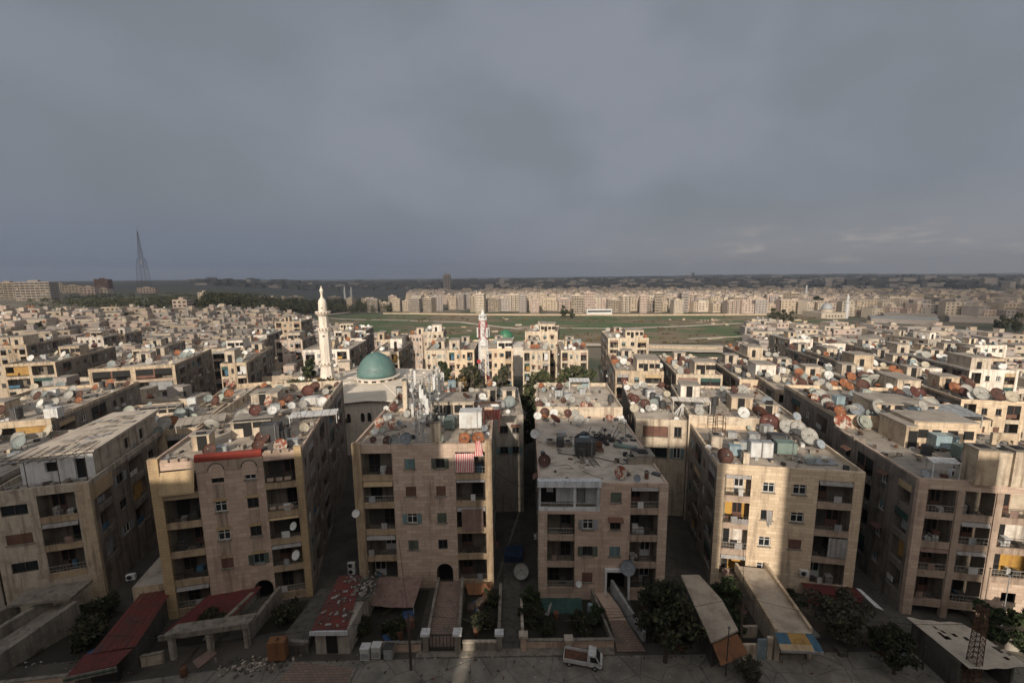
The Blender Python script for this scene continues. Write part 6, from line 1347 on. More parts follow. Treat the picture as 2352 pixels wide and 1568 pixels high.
# striped lattice tower with phone panels
tb = aty(1109, 738, 88); bands = lambda k: [0, 0, 0, 1, 1, 1, 0, 0, 1, 1, 1, 1, 0, 0, 0, 0][k % 16]
M['tower_red'] = plain('tower_red', (.3, .03, .032), .6); M['tower_white'] = plain('tower_white', (.62, .62, .62), .6)
t = lattice('lattice_tower', 'red and white lattice tower before the white minaret', (tb.x, 88, -1), tb.z+1, 2.4, 1.35, 14, [M['tower_red'], M['tower_white']], .06, bands, 'lattice tower', .25)
for k in range(6):
    a = k*1.05; b = MB(); b.T = Matrix.Translation((1.15*math.cos(a), 1.15*math.sin(a), tb.z-1.6)); b.box(-.15, .15, -.1, .1, -.6, 1.4, 0); b.build('panel', M['metal_white'], t)
for k, z in enumerate((12.5, 18)):
    b = MB(); b.T = Matrix.Translation((-1.2, -1.1, z)); b.tube([(0, -.2, 0), (0, .2, 0)], .4, 0, 10); b.build('drum', M['tower_red'], t)
# second mosque behind the tower
Z2 = lambda y: aty(1109, y, 185).z
t = thing('minaret', 'plain white minaret rising behind the striped lattice tower', 'minaret', (aty(1109, 740, 185).x, 185, 0), 0)
b = MB(); b.lathe([(1.55, -10), (1.5, Z2(740)), (1.5, Z2(736))], n=12); b.build('shaft', M['white'], t); b = MB(); b.lathe([(1.55, Z2(737)), (1.9, Z2(734)), (1.9, Z2(731)), (1.6, Z2(731))], n=16)
for k in range(10): a = 2*math.pi*k/10; b.tube([(1.55*math.cos(a), 1.55*math.sin(a), Z2(731)), (1.55*math.cos(a), 1.55*math.sin(a), Z2(725))], .16, 0, 5)
b.lathe([(1.0, Z2(731)), (1.0, Z2(725)), (1.9, Z2(725)), (1.9, Z2(722.5)), (1.2, Z2(721.5))], n=16); b.build('gallery', M['white'], t); b = MB(); b.lathe([(.8, Z2(722)), (.75, Z2(718)), (.35, Z2(715)), (.25, Z2(712)), (.05, Z2(708))], n=12); b.build('finial', M['white'], t)
dc = aty(1162, 785, 185); t = thing('small_mosque', 'small mosque with a bright green dome on a white arcaded drum', 'mosque', (dc.x, 185, hgt(dc.x, 185)), 0); z0 = dc.z-t.location.z
b = MB(); b.box(-13, 13, -7, 9, 0, z0-1.6, 0); b.box(-13.3, 13.3, -7.3, 9.3, z0-1.59, z0-1.2, 0); b.build('wall', M['mosque'], t); b = MB(); b.lathe([(3.2, z0-1.2), (3.2, z0+1.6), (3.6, z0+1.65), (3.6, z0+1.9)], n=24)
for k in range(18): b.T = Matrix.Rotation(2*math.pi*k/18, 4, 'Z'); b.box(3.15, 3.23, -.25, .25, z0-.9, z0+1.1, 1)
b.T = None; b.build('drum', [M['white'], M['dark']], t); b = MB(); b.lathe([(3.0*math.cos(k*math.pi/20)+.02, z0+1.9+3.4*math.sin(k*math.pi/20)) for k in range(11)], n=24); b.build('dome', M['dome2'], t, True)
# ------------------------------------------------------------------ the green field, its paths and the far town
def pt(x, y): p = onground(x, y); return (p.x, p.y)
rows = []
for k in range(15):
    s = k/14; row = []
    for j in range(49):
        q = j/48; x = 735+1165*q
        yn = 800-14*q if q < .75 else 789.5-60*(q-.75)/.25*.35
        yf = 722+2*q if q > .1 else 722+60*(.1-q)
        yn = min(yn, 812)
        y = yn*(1-s)+yf*s; row.append(pt(x, y))
    rows.append(row)
m, nt, bs = nmat('field', .95); p = pos(nt)
pf = mul(nt, p, (.55, 1.0, 1.0))
c = mixc(nt, ramp(nt, noise(nt, pf, .022, 5, .6), .44, .54), (.23, .175, .105), (.08, .13, .042))
c = mixc(nt, ramp(nt, noise(nt, mul(nt, p, (.4, 1, 1)), .06, 5, .65), .52, .62), c, (.16, .13, .08))
c = mixc(nt, ramp(nt, noise(nt, p, .35, 4, .7), .35, .8), mixc(nt, 1.0, c, (.7, .7, .7), 'MULTIPLY'), c)
L(nt, c, bs.inputs['Base Color'])
sheet_on_ground('field', rows, m, .55)
M['path'] = grime('path_earth', (.58, .50, .40), dirt=(.45, .38, .30), streak=False)
def path(pxs, w, lift=.3, mt='path'):
    lift += .6
    ps = [onground(*q) for q in pxs]; fine = []
    for a, c in zip(ps, ps[1:]):
        for k in range(6): fine.append(a.lerp(c, k/6))
    fine.append(ps[-1]); b = MB()
    L_, R_ = [], []
    for k, p_ in enumerate(fine):
        d = (fine[min(k+1, len(fine)-1)]-fine[max(k-1, 0)]).xy.normalized(); nrm = Vector((-d.y, d.x)); jit = .8+.4*R.random()
        for s_, lst in ((1, L_), (-1, R_)): q = p_.xy+nrm*s_*w*.72*jit; lst.append(b.add((q.x, q.y, hgt(q.x, q.y)+lift)))
    for k in range(len(fine)-1): b.idx([L_[k], L_[k+1], R_[k+1], R_[k]])
    struct(b.build('path', M[mt]))
path([(756, 732), (850, 736), (940, 738), (1060, 742), (1140, 752), (1200, 758)], 5.5); path([(1190, 754), (1300, 756), (1420, 757), (1560, 752), (1690, 745), (1790, 743)], 4.5, .35); path([(752, 724), (830, 714), (900, 711)], 5, .33); path([(1580, 781), (1640, 778), (1700, 776), (1738, 772)], 3.5, .36); path([(1720, 741), (1810, 748), (1890, 752), (1990, 756)], 4, .38)
# earth road and walls at the near edge of the field
path([(1000, 792), (1200, 793), (1400, 795), (1560, 797), (1700, 802), (1790, 805)], 9, .4); path([(1480, 806), (1600, 809), (1720, 812)], 7, .42)
def long_wall(label, pxs, h, mt):
    ps = [onground(*q) for q in pxs]; b = MB()
    for a, c in zip(ps, ps[1:]):
        n = Vector((-(c-a).y, (c-a).x, 0)).normalized()*.25; b.prism([(a-n).xy, (c-n).xy, (c+n).xy, (a+n).xy], [hgt(a.x, a.y)-1, hgt(c.x, c.y)-1]*1+[hgt(c.x, c.y)-1, hgt(a.x, a.y)-1], [hgt(a.x, a.y)+h, hgt(c.x, c.y)+h, hgt(c.x, c.y)+h, hgt(a.x, a.y)+h])
    tag(b.build('field_wall', M[mt]), label, 'wall')
long_wall('long pale wall along the far edge of the green field', [(880, 722), (1150, 725), (1450, 726), (1760, 725)], 2.2, 'render_sand'); long_wall('broken stone wall crossing the right part of the green field', [(1625, 781), (1700, 775), (1735, 772)], 1.2, 'render_pale'); long_wall('low earth wall along the road at the near field edge', [(1490, 799), (1640, 803), (1780, 810)], 1.6, 'render_sand')
# far row of apartment blocks behind the field
def tower_mesh(W, D, Hh, nf, nc, style, seed, mts):
    rr = random.Random(seed); b = MB(); b.box(0, W, 0, D, -3, Hh, 0, 1); b.box(0, W, 0, .3, Hh, Hh+.7, 0); b.box(W*.3, W*.6, D*.3, D*.6, Hh, Hh+2.4, 0, 1)
    fh = Hh/nf; cw = W/nc
    for i in range(nf):
        for j in range(nc):
            z = fh*i+fh*.28; x = cw*j+cw*.25
            k = rr.random()
            if style == 0 or (style == 2 and j % 2): b.box(x-cw*.05, x+cw*.5, -.05, -.01, z-.1, z+fh*.5, 2)
            else: b.box(cw*j+cw*.08, cw*j+cw*.92, -.06, -.01, z-.1, z+fh*.55, 2); b.box(cw*j+cw*.04, cw*j+cw*.96, -1.0, 0, fh*i-.1, fh*i+.55, 3)
            if k < .1: b.box(x, x+cw*.4, -.08, -.051, z+.3, z+fh*.4, 3)
        for j in range(max(2, int(D/4))):
            for xx, s in ((-.05, 0), (W+.01, 1)): b.box(xx, xx+.04, 4*j+1.3, 4*j+2.5, fh*i+fh*.3, fh*i+fh*.72, 2)
    return b.mesh('far_block', [M[x] for x in mts])
FM = {}
M['far_a'] = grime('far_wall_buff', (.46, .375, .285), dirt=(.34, .275, .21), scale=.2, fine=1.5); M['far_b'] = grime('far_wall_rose', (.48, .375, .32), dirt=(.36, .285, .24), scale=.2, fine=1.5); M['far_c'] = grime('far_wall_pale', (.52, .445, .36), dirt=(.4, .335, .265), scale=.2, fine=1.5); M['far_d'] = grime('far_wall_grey', (.34, .30, .28), dirt=(.26, .23, .21), scale=.2, fine=1.5); M['far_win'] = plain('far_opening', (.03, .027, .025), .7)
walls = ['far_a', 'far_b', 'far_c', 'far_d']; wn = {'far_a': 'buff', 'far_b': 'rose brown', 'far_c': 'pale cream', 'far_d': 'grey'}
for wl in walls:
    for st in range(3):
        for v in range(2): FM[(wl, st, v)] = tower_mesh(15+4*v, 13, 20+2*v, 7, 5+v, st, st*7+v, [wl, 'roof_grey', 'far_win', 'far_c' if wl != 'far_c' else 'far_a'])
rr = random.Random(31); far = []; x = 782
while x < 1850:
    wpx = rr.uniform(14, 30); y = (719 if x < 900 else 720)+rr.uniform(-3, 1.5); p_ = onground(x+wpx/2, y); v = rr.randrange(2); wl = rr.choices(walls, [4, 3, 3, 2])[0]; st = rr.randrange(3)
    s = (wpx/FPX*p_.y)/(15+4*v); o = link('apartment_block', FM[(wl, st, v)], None, (p_.x-wpx/FPX*p_.y/2, p_.y+rr.choice([0, 10, 30, 60])+rr.uniform(0, 14), hgt(p_.x, p_.y)), rr.uniform(-.3, .25)); o.scale = (s, 1, rr.uniform(.66, 1.12)*(1 if x > 940 else .8)); far.append((x, o, wl)); x += wpx*rr.uniform(.7, 1.25)
x = 1968
while x < 2200:
    wpx = rr.uniform(20, 38); y = 722+rr.uniform(-4, 2); p_ = onground(x+wpx/2, y); v = rr.randrange(2); wl = rr.choices(walls, [3, 2, 4, 2])[0]
    s = (wpx/FPX*p_.y*.9)/(15+4*v); o = link('apartment_block', FM[(wl, rr.randrange(3), v)], None, (p_.x-wpx/FPX*p_.y/2, p_.y+rr.uniform(0, 30), hgt(p_.x, p_.y)), rr.uniform(-.3, -.05)); o.scale = (s, 1, rr.uniform(.75, .95)); far.append((x, o, wl)); x += wpx*rr.uniform(.9, 1.3)
cnt = {}
far.sort(key=lambda f: f[0])
LAND = [(0, 'the twin minarets'), (905, 'the low wood'), (1015, 'the grey tower'), (1100, 'the striped lattice tower'), (1170, 'the bright green dome'), (1260, 'the red strip block'), (1340, 'the low white school'), (1420, 'the field tree'), (1500, 'the detached roof'), (1600, 'the field ruins'), (1720, 'the dark bushes'), (1800, 'the thin white minaret'), (1900, 'the pale domed mosque'), (2000, 'the mosque tower'), (2090, 'the long sheds')]
for x, o, wl in far:
    ld = [l for l in LAND if l[0] <= x][-1]; k = (ld[1], wl); cnt.setdefault(k, []).append((x, o))
for (ld, wl), ls in cnt.items():
    for i, (x, o) in enumerate(ls):
        tag(o, f"{wn[wl]} far block{'' if len(ls) == 1 else ', '+NTH[i]} right of {ld}", 'apartment block', 'apartment blocks beyond the green field')
# one mass of roofs behind that row, too many to count
def house_mesh(b, x, y, z, w, d, h, yaw, k, rr, wins=True):
    b.T = Matrix.Translation((x, y, z)) @ Matrix.Rotation(yaw, 4, 'Z'); b.box(-w/2, w/2, -d/2, d/2, -3, h, k, 4+(k % 2))
    if rr.random() < .55: q = rr.uniform(-.3, .2)*w; b.box(q, q+w*.3, -d*.1, d*.25, h, h+2.3, (k+1) % 4, 4)
    if wins:
        n = max(2, int(w/3.2)); nf = max(1, int(h/3))
        for i in range(nf):
            for j in range(n):
                if rr.random() < .8: xx = -w/2+w*(j+.3)/n; b.box(xx, xx+w/n*.42, -d/2-.05, -d/2-.01, h-2.3-3*i, h-1.0-3*i, 6)
HM = [M[k] for k in ('far_a', 'far_b', 'far_c', 'far_d', 'roof_grey', 'roof_pale', 'far_win', 'rusty', 'hill_dark')]
b = MB(); rr = random.Random(12)
for k in range(2600):
    az = rr.uniform(-13, 54); r = 590*math.exp(rr.uniform(0, .62)); x, y = r*math.sin(rad(az)), r*math.cos(rad(az))
    if az < -4 and r < 760: continue
    h = rr.uniform(9, 18); house_mesh(b, x, y, hgt(x, y), rr.uniform(10, 22), rr.uniform(9, 14), h, rr.uniform(-.4, .4), rr.choices((0, 1, 2, 3), (4, 3, 3, 2))[0], rr, r < 950)
b.T = None; tag(b.build('distant_town', HM), 'mass of small pale town blocks beyond the far apartment row', 'town', kind='stuff')
b = MB()
for k in range(1700):
    az = rr.uniform(-36, 57); r = 1500*math.exp(rr.uniform(0, .9)); x, y = r*math.sin(rad(az)), r*math.cos(rad(az)); s = r/1500
    b.T = Matrix.Translation((x, y, hgt(x, y))) @ Matrix.Rotation(rr.uniform(-.4, .4), 4, 'Z'); q = rr.uniform(7, 17)*s; b.box(-q, q, -8, 8, -4, rr.uniform(3, 9)*(1 if rr.random() < .85 else 2), 8 if rr.random() < (.72 if az > -5 else .9) else 3)
b.T = None; tag(b.build('distant_suburb', HM), 'dim suburb under the dark hills at the horizon', 'town', kind='stuff')
# low quarter on the left and the yards on the right: the nearest houses are things, the rest one mass
def blocked(x, y, m_):
    for B in BL:
        u, v = local(B, (x, y))
        if -m_ < u < B.W+m_ and -m_ < v < B.D+m_: return True
    return abs(x+30) < 19 and abs(y-95) < 20 or abs(x+40) < 6 and abs(y-92) < 6
hs = []; rr = random.Random(17)
for row in range(60):
    r = 112*math.exp(row*.0245)
    a = -51.5
    while a < -12:
        w = rr.uniform(7, 13); a += math.degrees((w+rr.uniform(.5, 3.5))/r)
        lim = -17 if r < 300 else -17-(r-300)*.055
        if a > lim or r > 450+60*smooth(-20, -45, a): continue
        x, y = r*math.sin(rad(a)), r*math.cos(rad(a))
        if blocked(x, y, w*.55): continue
        hs.append((x, y, w, rr.uniform(7, 11), rr.uniform(6, 9.5)+(2 if r < 190 else 0), rad(12)+rr.uniform(-.25, .25), rr.choices((0, 1, 2, 3), (4, 3, 4, 1.5))[0], 'L'))
for row in range(26):
    r = 150*math.exp(row*.043)
    a = 27.0
    while a < 52:
        w = rr.uniform(7, 18); a += math.degrees((w+rr.uniform(1, 6))/r)
        if a > 52 or (r < 300 and a < 27+ (300-r)*.03 and r > 170) or r > 440: continue
        x, y = r*math.sin(rad(a)), r*math.cos(rad(a))
        if blocked(x, y, w*.55): continue
        hs.append((x, y, w, rr.uniform(7, 13), rr.uniform(4, 8), rad(-8)+rr.uniform(-.3, .3), rr.choices((0, 1, 2, 3), (3, 2, 3, 3))[0], 'R'))
def inview(h):
    X, Y = proj((h[0], h[1], hgt(h[0], h[1])+h[4])); X2, Y2 = proj((h[0], h[1], hgt(h[0], h[1])))
    if h[7] == 'R' and 1862 < X < 1972 and Y < 738: return False
    return -20 < X < 2372 and (h[7] == 'R' or Y2 > (716 if X < 450 else 716+(X-450)*.03) and Y > 704)
hs = [h for h in hs if inview(h)]
hs.sort(key=lambda h: math.hypot(h[0], h[1])); lk = {}
HN = {0: 'buff', 1: 'rose brown', 2: 'pale cream', 3: 'grey'}
GAZE = {'L': [(-60, 'at the left border'), (95, 'below the grey balcony block on the ridge'), (190, 'below the brown tower'), (290, 'below the tall mast'), (375, 'below the pink castle house'), (455, 'below the wood edge'), (560, 'left of the lone tall block'), (640, 'around the lone tall block'), (700, 'left of the minaret')], 'R': [(0, 'right of the field'), (1900, 'under the pale domed mosque'), (1990, 'left of the long sheds'), (2090, 'by the long sheds'), (2200, 'right of the long sheds'), (2290, 'at the right border')]}
rest = MB(); ind = 0
for h in hs:
    X = proj((h[0], h[1], hgt(h[0], h[1])+h[4]))[0]
    if ind < 285:
        b = MB(); r3 = random.Random(ind); house_mesh(b, 0, 0, 0, h[2], h[3], h[4], 0, h[6], r3)
        b.T = None
        for q in range(r3.randrange(3, 10)): xx, yy = r3.uniform(-h[2]*.45, h[2]*.4), r3.uniform(-h[3]*.45, h[3]*.4); b.box(xx, xx+r3.uniform(.4, 1.3), yy, yy+.8, h[4], h[4]+r3.uniform(.5, 1.5), r3.choice((2, 3, 4, 6, 6, 7)))
        b.box(-h[2]/2, h[2]/2, -h[3]/2, -h[3]/2+.2, h[4], h[4]+.5, h[6])
        o = b.build('house', HM); o.location = (h[0], h[1], hgt(h[0], h[1])); o.rotation_euler = (0, 0, h[5]); ind += 1
        ld = [l for l in GAZE[h[7]] if l[0] <= X][-1][1]; lk.setdefault((ld, h[6], h[7], h[4] > 7.8), []).append((Vector(h[:2]).length, o))
    else: house_mesh(rest, h[0], h[1], hgt(h[0], h[1]), h[2], h[3], h[4], h[5], h[6], rr)
    if rr.random() < .75:
        for q in range(rr.randrange(1, 5)): mass_dish((h[0]+rr.uniform(-.35, .35)*h[2], h[1]+rr.uniform(-.3, .3)*h[3], hgt(h[0], h[1])+h[4]), rr.uniform(.6, 1.0), rr.randrange(6), rr.uniform(-.7, .7))
ORD = ['nearest', 'second nearest', 'third nearest', 'fourth nearest', 'fifth nearest', 'sixth nearest', 'seventh nearest', 'eighth nearest', 'ninth nearest', 'tenth nearest', 'eleventh nearest', 'twelfth nearest', 'thirteenth nearest', 'fourteenth nearest', 'fifteenth nearest', 'sixteenth nearest', 'seventeenth nearest', 'eighteenth nearest']
for (ld, k, sd, tall), ls in lk.items():
    ls.sort(key=lambda t: t[0])
    for i, (d_, o) in enumerate(ls): tag(o, f"{HN[k]} {'taller' if tall else 'low'} house{'' if len(ls) == 1 else ', '+(ORD[i] if i < 18 else 'one of the farther ones')}, {ld}", 'house', 'houses of the low quarter' if sd == 'L' else 'houses of the right yards')
rest.T = None; tag(rest.build('packed_houses', HM), 'packed far houses of the low quarter too small to count', 'town', kind='stuff')
mass.T = None; tag(mass.build('roof_dishes', mm), 'crowd of tiny far satellite dishes on the low roofs', 'satellite dishes', kind='stuff')
# long sheds on the right
for k, (a0, a1, y0, lb, mt) in enumerate((((2000, 741), (2160, 751), 14, 'long pale sheet roofed shed, front one', 'metal'), ((2030, 733), (2150, 741), 14, 'long grey roofed shed behind the front one', 'roof_grey'), ((2180, 739), (2330, 744), 16, 'shed with white hoods at the right', 'render_pale'))):
    p0, p1 = onground(*a0), onground(*a1); d = (p1-p0).xy; W = d.length; yw = max(-.5, min(.5, math.atan2(d.y, d.x))); t = thing('long_shed', lb, 'shed', (p0.x, p0.y, hgt(p0.x, p0.y)), yw, 'long sheds on the right'); b = MB(); b.box(0, W, 0, y0, -2, 4.5); b.build('wall', M['far_d'], t); b = MB(); b.prism([(-.5, -.5), (W+.5, -.5), (W+.5, y0/2), (-.5, y0/2)], [4.51, 4.51, 6, 6], [4.6, 4.6, 6.1, 6.1]); b.prism([(-.5, y0/2), (W+.5, y0/2), (W+.5, y0+.5), (-.5, y0+.5)], [6, 6, 4.51, 4.51], [6.1, 6.1, 4.6, 4.6]); b.build('roof', M[mt], t)
# school in the far row
p_ = onground(1345, 722); t = thing('school', 'long low white building with a dark window band beyond the field', 'school', (p_.x, p_.y-8, hgt(p_.x, p_.y)), 0); b = MB(); b.box(0, 30, 0, 8, -2, 6.5); b.build('wall', M['white'], t); b = MB(); b.box(1, 29, -.1, -.02, 3.2, 5.2); b.build('window_band', M['dark'], t)
# third mosque, far minarets, towers
p_ = onground(1912, 732); t = thing('mosque', 'distant cream mosque with a pale grey dome', 'mosque', (p_.x, p_.y, hgt(p_.x, p_.y)), 0)
s = p_.y/FPX; b = MB(); b.box(-26*s, 30*s, 0, 30, -3, 14*s, 0)
for k in range(6): b.box((-16+7*k)*s, (-13.5+7*k)*s, -.1, -.01, 4*s, 8*s, 1)
b.build('wall', [M['far_c'], M['dark']], t); b = MB(); b.lathe([(13*s, 14*s), (13*s, 20*s)], c=(4*s, 12, 0), n=24); b.build('drum', M['far_c'], t); b = MB(); b.lathe([(12*s*math.cos(k*math.pi/16)+.02, 20*s+15*s*math.sin(k*math.pi/16)) for k in range(9)], c=(4*s, 12, 0), n=24); b.build('dome', M['dome3'], t, True)
def far_minaret(label, px, ytop, ybase, w, group=None, Yd=None):
    p_ = onground(px, ybase) if Yd is None else aty(px, ybase, Yd); s = p_.y/FPX; H = (ybase-ytop)*s; t = thing('minaret', label, 'minaret', (p_.x, p_.y, p_.z-2 if Yd else hgt(p_.x, p_.y)), 0, group); r = w*s/2
    b = MB(); b.lathe([(r, -3), (r*.95, H*.62)], n=10); b.lathe([(r*.7, H*.66), (r*.65, H*.86)], n=10); b.build('shaft', M['white'], t); b = MB(); b.lathe([(r, H*.62), (r*1.5, H*.64), (r*1.5, H*.665), (r*.7, H*.67)], n=12); b.build('gallery', M['white'], t); b = MB(); b.lathe([(r*.7, H*.86), (r*.2, H*.95), (.05, H)], n=10); b.build('finial', M['white'], t)
far_minaret('white minaret beside the distant pale domed mosque', 1943, 674, 731, 8); far_minaret('thin white minaret standing above the far apartment row', 1849, 652, 700, 5); far_minaret('left of the twin far minarets at the wood edge', 793, 656, 694, 4.5, 'twin far minarets'); far_minaret('right of the twin far minarets at the wood edge', 808, 656, 694, 4.5, 'twin far minarets'); far_minaret('short white spire in the middle of the far row', 1095, 665, 700, 2.6)
p_ = onground(1029, 676); s = p_.y/FPX; t = thing('tower_block', 'lone dark grey high rise on the horizon with narrow vertical bays', 'tower block', (p_.x, p_.y, hgt(p_.x, p_.y)), .3); b = MB(); H = 47*s
b.box(-8*s, 8*s, 0, 14*s, -5, H*.95); b.box(-5*s, 7*s, 2*s, 12*s, H*.95, H)
for k in range(4): b.box((-6.5+4*k)*s, (-5+4*k)*s, -.5, -.1, H*.05, H*.92, 1)
b.build('tower', [M['far_d'], M['metal_dark']], t)
# ridge at the left: blocks, brown tower, castle house, lattice television mast
def ridge_block(label, px0, px1, ytop, ybase, mt, Yd=None, nf=6, st=0):
    p_ = onground((px0+px1)/2, ybase); s = p_.y/FPX; W = (px1-px0)*s*.93; H = (ybase-ytop)*s; me = tower_mesh(W, 14, H, nf, max(3, int(W/4)), st, int(px0)+7, [mt, 'roof_grey', 'far_win', 'far_c']); o = link('apartment_block', me, None, (p_.x-W/2, p_.y, hgt(p_.x, p_.y)), .25); tag(o, label, 'apartment block', 'buildings on the left ridge')
ridge_block('cream block at the left border on the ridge', -12, 34, 651, 688, 'far_a', nf=7, st=1); ridge_block('white and grey unfinished block with open floors on the ridge', 36, 106, 649, 690, 'far_d', nf=7, st=1); ridge_block('pale blank block right of the open floored one on the ridge', 108, 140, 651, 672, 'far_c', nf=4); ridge_block('low buff block in the middle of the ridge', 142, 182, 657, 674, 'far_a', nf=3); ridge_block('low rose block left of the brown tower', 183, 214, 660, 677, 'far_b', nf=3); ridge_block('squat brown tower standing on the ridge', 218, 246, 642, 670, 'shut_brown', nf=8); ridge_block('low pale base beside the brown tower', 222, 244, 664, 676, 'far_c', nf=2); ridge_block('pink castle like house alone on the slope', 396, 427, 690, 707, 'render_rose', nf=2); ridge_block('small pale block on the slope below the ridge', 455, 475, 673, 690, 'far_c', nf=4); ridge_block('low red walled house by the foot of the mast', 314, 352, 662, 673, 'far_b', nf=2)
for k, (a, c, y0, y1) in enumerate(((582, 612, 684, 694), (614, 634, 683, 695), (636, 662, 684, 694), (664, 694, 682, 693), (752, 782, 682, 691))): ridge_block(['first', 'second', 'third', 'fourth', 'fifth'][k]+' pale slab from the left behind the dark wood', a, c, y0, y1, 'far_c' if k % 2 else 'far_a', nf=4, st=1)
p_ = onground(333, 664); s = p_.y/FPX; Hm = 128*s
t = thing('television_mast', 'tall thin lattice television mast rising from the left ridge', 'mast', (p_.x, p_.y, hgt(p_.x, p_.y)), .2); b = MB(); NS = 22
hw = lambda z: (10*s*(1-z/Hm*.75) if z < Hm*.5 else 3.6*s*(1-(z-Hm*.5)/(Hm*.52))+.3)
for k in range(NS):
    z0, z1 = Hm*k/NS, Hm*(k+1)/NS; a, c = hw(z0), hw(z1); q = ((-1, -1), (1, -1), (1, 1), (-1, 1))
    for i in range(4):
        j = (i+1) % 4; b.tube([(q[i][0]*a, q[i][1]*a, z0), (q[i][0]*c, q[i][1]*c, z1)], .26, 0, 4, False); b.tube([(q[i][0]*a, q[i][1]*a, z0), (q[j][0]*c, q[j][1]*c, z1)], .11, 0, 3, False); b.tube([(q[j][0]*a, q[j][1]*a, z0), (q[i][0]*c, q[i][1]*c, z1)], .11, 0, 3, False); b.tube([(q[i][0]*c, q[i][1]*c, z1), (q[j][0]*c, q[j][1]*c, z1)], .11, 0, 3, False)
b.build('lattice', M['conc_dark'], t); b = MB(); b.lathe([(1.6, Hm*.44), (1.9, Hm*.46), (1.6, Hm*.5)], n=10); b.lathe([(1.0, Hm*.6), (1.2, Hm*.61), (1.0, Hm*.63)], n=10); b.build('drum', M['metal_white'], t); b = MB(); b.tube([(0, 0, Hm*.98), (0, 0, Hm*1.1)], .2, 0, 5); b.build('aerial', M['conc_dark'], t)
# far hills with the measured skyline
sk = [(-500, 648), (-100, 650), (0, 655), (350, 653), (480, 658), (600, 653), (760, 652), (900, 646), (1176, 640), (1350, 636), (1500, 634), (1650, 631), (1800, 630), (2000, 628), (2200, 631), (2352, 633), (2700, 634), (3000, 640)]
def skyl(x):
    for (a, ya), (c, yc) in zip(sk, sk[1:]):
        if a <= x <= c: return ya+(yc-ya)*(x-a)/(c-a)
    return 645
b = MB(); prev = None; rr = random.Random(41)
for k in range(181):
    x = -480+k*(3460/180.0); y = skyl(x)+rr.uniform(-.7, .7); d = ray(x, y); t_ = 4600/d.y; top = Vector((0, 0, CZ))+d*t_; dn = top.xy.normalized()
    col = []
    for f, zf in ((-2100, 0), (-1500, .18), (-900, .42), (-450, .72), (-150, .93), (0, 1.0), (400, .9), (1500, .2)):
        q = top.xy+dn*f; base = 3.0; col.append(b.add((q.x, q.y, base-2+(top.z-base+2)*zf+rr.uniform(-1, 1)*(3 if 0 < zf < 1 else 0))))
    if prev:
        for i in range(len(col)-1): b.idx([prev[i], col[i], col[i+1], prev[i+1]])
    prev = col
m, nt, bs = nmat('hills', .95); p = pos(nt)
L(nt, mixc(nt, ramp(nt, noise(nt, p, .006, 7, .7), .45, .7), (.06, .068, .066), (.115, .11, .10)), bs.inputs['Base Color']); struct(b.build('hills', m, None, True))
p_ = Vector((0, 0, CZ))+ray(1593, 632)*(4300/ray(1593, 632).y); t = thing('hilltop_tower', 'tiny tower on a flat hilltop building at the horizon', 'tower', (p_.x, p_.y, p_.z-14), 0); part('tower', 'conc_dark', t, (-9, 9, 0, 18, 0, 40)); part('base', 'conc_dark', t, (-70, 150, 2, 40, -5, 14))
# dark wood and field trees
b = MB(); rr = random.Random(51)
for k in range(720):
    u = rr.random(); X = 470+u*440; lo = 722-(max(0, X-720)*.035) if X > 560 else 712; hi = 697 if X > 600 else 690
    p_ = onground(X, rr.uniform(hi, lo)); q = rr.uniform(3.2, 6.5)
    leaf_cloud(b, (p_.x, p_.y, hgt(p_.x, p_.y)+q*.9), q, q, q*1.1, 52, 1.1, 2, rr)
for k in range(420):
    X = rr.choice([rr.uniform(60, 360), rr.gauss(230, 50), rr.uniform(340, 480)]); p_ = onground(X, rr.choice([rr.uniform(676, 706), rr.gauss(694, 6)])); q = rr.uniform(1.2, 3.4); leaf_cloud(b, (p_.x, p_.y, hgt(p_.x, p_.y)+q*.5), q*1.4, q, q*.7, 20, .8, 2, rr)
tag(b.build('wood', [M['leaf_a'], M['leaf_b']]), 'dark wood stretching along the slope behind the low quarter', 'wood', kind='stuff')
FT = []
for (X, Y, sc, lb) in ((88, 784, 1.7, 'large dark tree clump among the left houses, left half'), (66, 782, 1.4, 'large dark tree clump among the left houses, outer left'), (108, 785, 1.35, 'large dark tree clump among the left houses, right half'), (290, 745, 1.1, 'dark tree above the packed roofs under the mast'), (300, 747, 1.0, 'second dark tree above the packed roofs under the mast'), (1296, 730, 1.1, 'wide dark tree at the far edge of the field'), (1312, 732, .9, 'smaller tree beside the wide one at the far field edge'), (1775, 740, 1.3, 'dark tree left in the bush patch at the field end'), (1795, 741, 1.2, 'dark tree middle in the bush patch at the field end'), (1815, 742, 1.1, 'dark tree right in the bush patch at the field end'), (1870, 718, 1.5, 'dark tree left of the pale domed mosque'), (1885, 716, 1.2, 'second dark tree left of the pale domed mosque'), (1960, 770, .9, 'brown tree in the yards below the mosque'), (2300, 765, 1.6, 'dark tree mass at the right yards, left part'), (2330, 762, 1.7, 'dark tree mass at the right yards, right part'), (2150, 727, 1.2, 'green tree behind the long sheds'), (1480, 786, .7, 'thin pole like tree at the near field edge')):
    p_ = onground(X, Y); tree('far', lb, p_.x, p_.y, sc*p_.y/330, X, group='far trees')
rr = random.Random(61)
b = MB()
for k in range(240):
    X, Y = rr.uniform(800, 1880), rr.choice([rr.uniform(729, 742), rr.uniform(757, 792)]); p_ = onground(X, Y); q = rr.uniform(.8, 2.4); leaf_cloud(b, (p_.x, p_.y, hgt(p_.x, p_.y)+q*.5), q*1.6, q, q*.7, 14, .9, 3, rr)
tag(b.build('field_scrub', [M['leaf_b'], M['bush_grey'], M['leaf_d']]), 'low brown scrub scattered over the green field', 'scrub', kind='stuff')
b = MB()
